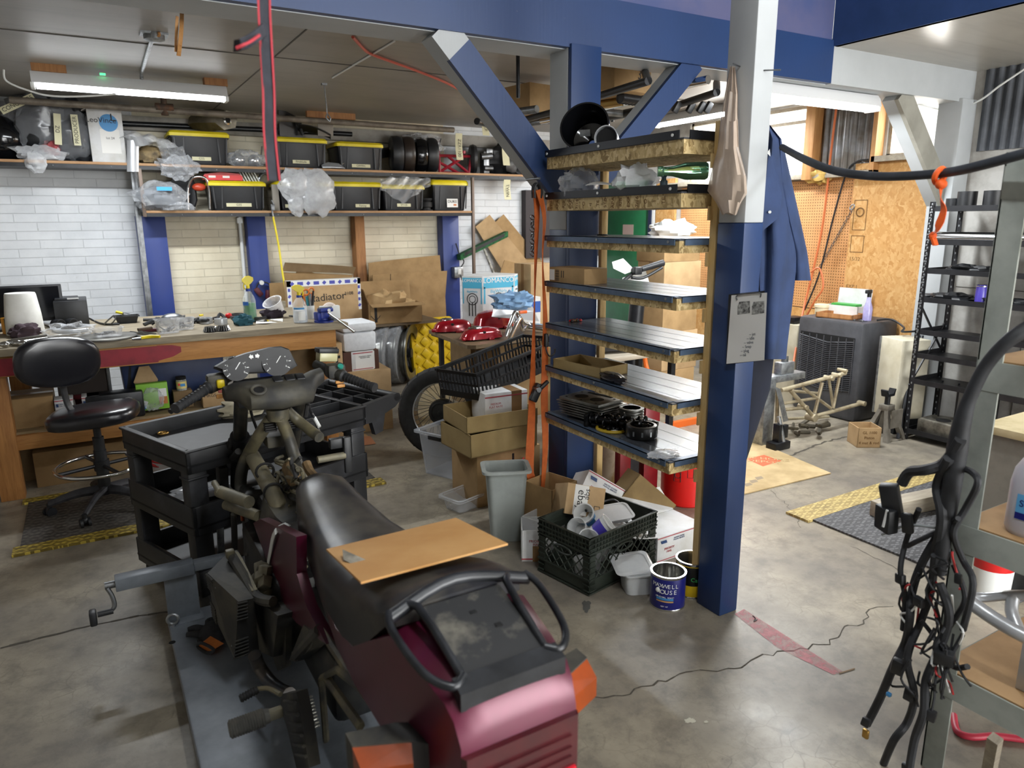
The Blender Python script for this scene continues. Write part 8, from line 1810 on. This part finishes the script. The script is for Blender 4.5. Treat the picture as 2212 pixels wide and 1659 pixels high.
for k in range(14):x=1665+rnd.random()*130;p=pz(x,rnd.uniform(918,936),.03)-o0;b.cyl(p,p+Vector((rnd.uniform(-.12,.12),rnd.uniform(-.06,.06),rnd.uniform(-.01,.05))),rnd.uniform(.01,.02),n=7)
b.build('lower_links',t)
b=MB(BLACKM);p=pz(1690,972,0)-o0;b.box(p+Vector((0,.04,.03)),(.16,.09,.055),.004).box(p+Vector((-.02,.04,.12)),(.03,.06,.14),.004).box(p+Vector((.07,.05,.12)),(.05,.03,.1),.004);b.build('foot',t)
t=thing('steel_fixture','grey steel post with a clamp block beside the alloy frame','fixture',pz(1655,962,0));o0=Vector(t.location);b=MB(GALV);zt=py(1655,820,o0.y).z;b.box((0,.05,zt/2),(.11,.11,zt),.004).bb(-.02,0,zt-.04,.38,.09,zt+.01,.003).bb(.12,.01,zt+.01,.26,.08,zt+.10,.003);b.build('post',t);MB(STEEL).box((.19,.045,zt+.12),(.04,.04,.05),.006).build('knob',t)
p0,p1=pz(1848,967,0),pz(1891,967,0);w=(p1-p0).length
carton('small tan carton hand marked GL 1100 Piston on the concrete',(p0.x+p1.x)/2+.06,(p0.y+p1.y)/2+.06,0,w*1.15,.17,.15,CARDL,math.atan2(p1.y-p0.y,p1.x-p0.x),False,open_=True,printfn=lambda b,w,d,h:[b.text(s,(0,-d/2-.001,h*z),X_,Z_,.03,STAMP)for s,z in(('GL 1100',.76),('Piston',.5),('4 mat & rod',.24))])
JS=mat('jack_grey','#7a756b',.55,.3,'#5e584e',10);p=pz(1908,945,0);t=thing('jack_stand','grey steel jack stand behind the carton marked GL 1100','jack stand',p);b=MB(JS)
for sx in(-1,1):
 for sy in(-1,1):b.loft([[(sx*.1+dx,sy*.09+dy,0)for dx,dy in((-.02,-.02),(.02,-.02),(.02,.02),(-.02,.02))],[(sx*.025+dx,sy*.022+dy,.24)for dx,dy in((-.015,-.015),(.015,-.015),(.015,.015),(-.015,.015))]])
b.box((0,0,.24),(.09,.08,.05),.006).bb(-.07,-.09,.1,.07,-.085,.24);b.build('base',t);b=MB(BLACKM);b.cyl((0,0,.24),(0,0,.33),.02).loft([[(x,y,z)for x,z in((-.06,.38),(-.045,.33),(.045,.33),(.06,.38),(.05,.385),(.03,.35),(-.03,.35),(-.05,.385))]for y in(-.025,.025)]);b.build('saddle',t)
pts=[(1560,1082),(1602,1070),(1795,1024),(1640,958),(1600,945),(1540,975)];P=[pz(*p)for p in pts];c=P[2].copy();OHD=mat('orange_print2','#c8603a',.7);t=thing('cardboard_mat','flattened carton with an orange diamond logo lying on the concrete','cardboard',c);b=MB(mat('floor_card','#bfa77c',.8,0,'#a48d62',4));b.loft([[p-c+Vector((0,0,z))for p in P]for z in(.001,.008)]);b.use(OHD);D_=[pz(*p)-c+Vector((0,0,.0085))for p in((1612,994),(1650,985),(1688,998),(1648,1010))];b.add(D_,[(0,1,2,3)]);xd=pz(1680,998)-pz(1620,993);m_=sum(D_,Vector())/4+Vector((0,0,.001));b.text('THE HOME\nDEPOT',m_,xd,xd.cross(Vector((0,0,-1))),.07,mat('floor_card','#bfa77c'));b.use(mat('grey_print','#8f8068',.8))
for k in range(3):D2=[pz(x,y)-c+Vector((0,0,.0086))for x,y in((1606+12*k,1048-7*k),(1620+12*k,1045-7*k),(1626+12*k,1050-7*k),(1612+12*k,1054-7*k))];b.add(D2,[(0,1,2,3)])
b.build('sheet',t,normals=False)
floormat('grey diamond tread mat with a pale yellow edge in front of the black rack',3.30,1.3,5.0,2.52,((-.86,.46,.86,.61),),MATG,ym=MATYP)
o=MB(PLYW).box((0,0,.045),(.52,.10,.088),.004).build('wood_beam',loc=(3.9,2.16,.013),rz=R(-8));tag(o,'grey wooden block lying on the tread mat','wood block')
o=MB(mat('rusty_nail','#7a6247',.7)).cyl(pz(1813,1454,.003),pz(1846,1444,.003),.0022,n=5).build('stray_nail');tag(o,'rusty nail lying on the concrete at the end of the red stripe','nail')
o=MB(BLACK).tube([pz(1626,1330,.003),pz(1632,1336,.003),pz(1628,1342,.003),pz(1636,1338,.003)],.002,5,3).build('wire_clip');tag(o,'tiny black clip lying on the red floor stripe','clip')
# grey rack, harness and goods at the right edge
GG=mat('rack_grey_enamel','#a9afa8',.45,0,'#8b918a',5);PB=mat('particle_board','#b08d62',.75,0,'#9c7a50',6);QX0,QX1,QY0,QY1=2.045,2.60,-.25,1.0;t=thing('grey_rack','grey steel rack with particle board shelves at the right edge of the view','rack',(QX0,QY0,0));w,d=QX1-QX0,QY1-QY0
for x,y in((0,d),(w,d),(0,0),(w,0)):MB(GG).bb(x-.002,y-.06,0,x+.004,y+.002,1.81).bb(x-.002,y-.002,0,x+.05,y+.003,1.81).build('post',t)
for z in(.354,.81,1.28,1.78):MB(PB).bb(.004,.004,z-.012,w-.004,d-.004,z).build('shelf_board',t);MB(GG).bb(-.004,0,z-.085,.002,d,z-.004).bb(0,d-.003,z-.085,w,d+.002,z-.004).bb(w-.002,0,z-.085,w+.004,d,z-.004).build('shelf_beam',t)
JUG=mat('jug_plastic','#c9c6d0',.35,Subsurface_Weight=.2);p=px(2168,1165,2.10);t=thing('water_jug','translucent white plastic jug with a blue label on the grey rack','jug',(2.155,.83,.81));b=MB(JUG);b.loft([[(x*k,y*k,z)for x,y in rrect(.16,.16,.05)]for k,z in((.92,0),(1,.015),(1,.14),(.93,.18),(.6,.235),(.3,.25),(.28,.27))]);b.build('jug',t);b=MB(BLUEP);b.decal((-.081,-.01,.085),(0,-1,0),Z_,.10,.07,mat('sky_label','#5ea6d8',.5)).text('SUNNY',(-.0822,-.01,.095),(0,-1,0),Z_,.026,mat('can_navy','#1d2170')).decal((-.0818,-.01,.06),(0,-1,0),Z_,.10,.018,mat('can_navy','#1d2170'));b.build('label',t)
t=thing('alloy_bracket','silver cast alloy bracket lying on the lower board of the grey rack','bracket',(2.06,.80,.52));b=MB(SILV);q=lambda x,y,X=2.0:px(x,y,X)-Vector(t.location)
b.tube([q(2085,1290,2.04),q(2130,1290,2.08),q(2190,1285,2.1),q(2260,1285,2.12)],.014,10,3).tube([q(2085,1292,2.04),q(2130,1325,2.05),q(2190,1362,2.05),q(2260,1395,2.06)],.02,10,3).tube([q(2190,1285,2.1),q(2185,1320,2.08),q(2200,1360,2.06)],.016,10,3);b.bb(.06,-.1,-.165,.12,.02,.0);b.build('casting',t)
o=MB(mat('neon_yellow','#d6d22f',.5)).box((0,0,0),(.05,.16,.045),.006).build('yellow_level',loc=(2.10,.845,1.59));tag(o,'bright yellow block end hung on the grey rack','level');MB(BLACK).box((0,0,-.03),(.03,.14,.015)).build('backing',o)
o=MB(CARD).bb(0,0,0,.35,.4,.3).build('cardboard_box',loc=(2.12,-.1,.356));tag(o,'tan carton on the lowest board of the grey rack','box')
HB=mat('harness_black','#1a1b1e',.65,0,'#2a2c30',12);HX=1.93;t=thing('wiring_harness','black motorcycle wiring harness hanging tangled from the grey rack','wiring harness',px(2160,740,HX));o0=Vector(t.location);q=lambda x,y,d=0:px(x,y,HX+d)-o0
b=MB(HB);b.tube([q(2330,655,.08),q(2240,700,.04),q(2180,735),q(2130,790),q(2095,860),q(2078,915),q(2068,970),q(2055,1060),q(2040,1150),q(2030,1240)],[.022,.021,.017,.0165,.017,.022,.026,.023,.021,.014],12,5)
for pts,r in((((2075,950),(2040,1000),(2000,1015),(1965,1020),(1948,1045)),.015),(((2050,990),(2025,1050),(2035,1120),(2020,1200)),.014),(((2070,1010),(2100,1020),(2112,1045),(2085,1100),(2060,1150),(2080,1210),(2102,1260),(2080,1360)),.009),(((2030,1150),(1990,1220),(1970,1280),(1965,1340),(1955,1390),(1930,1440),(1900,1510),(1872,1565)),.012),(((2020,1200),(2010,1280),(1990,1340),(1960,1420),(1975,1500),(1960,1560),(1930,1600),(1905,1659)),.011),(((1985,1100),(1960,1160),(1945,1230),(1955,1290),(1950,1360)),.008),(((2030,1260),(2050,1330),(2030,1400),(2000,1470),(1995,1540),(1975,1600),(1960,1690)),.012),(((2060,1220),(2085,1290),(2060,1340),(2020,1400),(2060,1440),(2090,1440)),.008),(((1990,1340),(2020,1380),(2040,1430),(2080,1370)),.006),(((1960,1180),(2000,1160),(2040,1140),(2070,1120)),.007)):b.tube([q(x,y,rnd.uniform(-.03,.03))for x,y in pts],r,8,5)
b.build('main_loom',t)
for m_,n,r in((HB,26,.0035),(mat('red_wire','#a82a2a',.5),5,.003),(WHITEP,3,.003)):
 b=MB(m_)
 for k in range(n):x,y=rnd.uniform(1960,2060),rnd.uniform(1180,1480);pts=[(x,y)];[pts.append((pts[-1][0]+rnd.uniform(-35,30),pts[-1][1]+rnd.uniform(5,60)))for _ in range(3)];b.tube([q(*p,rnd.uniform(-.04,.04))for p in pts],r,5,4)
 b.build('wires',t)
for x,y,w,h in((1925,1080,.05,.10),(1915,1120,.06,.075),(1960,1130,.03,.06),(2040,1420,.05,.04),(1940,1440,.035,.05),(1965,1500,.03,.04),(1870,1560,.025,.03),(2070,1250,.02,.03),(2010,1545,.03,.035),(1985,1300,.03,.03),(1945,1250,.03,.03),(1960,1660,.03,.03)):MB(BLACK).box(q(x,y,-.02),(w*.6,w,h),.005,(rnd.uniform(-.2,.2),rnd.uniform(-.2,.2),rnd.uniform(-.4,.4))).build('connector',t)
b=MB(WHITEP);b.box(q(1912,1120,-.045),(.004,.006,.055),0,(.12,0,0));b.use(mat('grey_strip','#9aa0a2',.5)).tube([q(1905,1155),q(1960,1135),q(2020,1140)],.004,6,4);b.use(BLUEP).box(q(1920,1500,-.02),(.012,.014,.012),.003).use(mat('brass','#b9924e')).box(q(1870,1585,-.01),(.012,.02,.03),.004);b.build('clips',t)
t=thing('storage_bench','pale topped grey plank bench on the floor behind the grey rack','bench',(3.80,1.62,0));b=MB(mat('grey_plank_box','#7b776d',.75,0,'#6a665d',6));b.bb(.0,-.6,0,1.0,.15,.60);b.use(mat('pale_ply','#bfb08a',.7,0,'#a8986f',7)).bb(-.03,-.63,.60,1.0,.18,.64,.003);b.build('bench',t)
t=thing('red_bucket','red and white bucket on the floor behind the grey rack','bucket',pz(2140,1292,0)+Vector((.08,.05,0)));b=MB(RED,WHITEP);b.lathe([(.09,.12),(.10,.2),(.02,.2)],n=24).use(WHITEP).lathe([(.085,0),(.09,.12),(.02,.12)],n=24);b.build('bucket',t)
o=MB(BLACK).box((0,0,.09),(.25,.2,.18),.01).build('black_crate',loc=pz(2190,1285,0)+Vector((.1,-.02,0)));tag(o,'black plastic crate on the floor behind the grey rack','crate')
o=MB(mat('pink_red_hose','#c0354a',.45)).tube([pz(2060,1545,.012),pz(2068,1580,.012),pz(2100,1592,.012),pz(2150,1590,.012),pz(2230,1600,.012)],.011,10,5).build('hose');tag(o,'red rubber hose curled on the floor under the grey rack','hose')
o=MB(PLYW).cyl(pz(2130,1700,.03),pz(2150,1595,.25),.02,n=4).build('wood_stick');tag(o,'grey wooden stick leaning under the grey rack','stick')
# red edged black strap hanging in the foreground
STR=mat('black_webbing','#22232a',.85,0,'#2d2e36',30);SRED=mat('red_webbing','#a8303a',.8);t=thing('tie_down_strap','black strap with red edges hanging down in the foreground','strap',py(572,0,1.5));o0=Vector(t.location);q=lambda x,y,Y=1.5:py(x,y,Y)-o0
pts=[(570,-160),(570,0),(574,90),(580,200),(582,290),(592,390)];b=MB(STR);b.strap([q(*p)for p in pts],(X_,X_,(1,.2,0),X_,(1,.3,0)),.021,.0016,6);b.strap([q(x+9,y,1.53)for x,y in pts[2:]],X_,.012,.0016,4);b.build('webbing',t)
b=MB(SRED)
for s in(-1,1):b.strap([q(*p)+Vector((s*.0105,-.001,0))for p in pts],X_,.0035,.0022,6)
b.build('red_edge',t)
t=thing('strap_tail','short black strap end with a red stripe hanging beside the long strap','strap',py(575,60,1.45));o0=Vector(t.location);b=MB(STR);b.strap([py(572,62,1.5)-o0,py(548,82,1.42)-o0,py(525,95,1.38)-o0,py(506,100,1.4)-o0],(0,.4,1),.019,.003,5);b.use(SRED).strap([py(560,76,1.42)-o0,py(535,93,1.36)-o0,py(510,104,1.36)-o0],(0,.3,1),.004,.004,4);b.build('webbing',t)
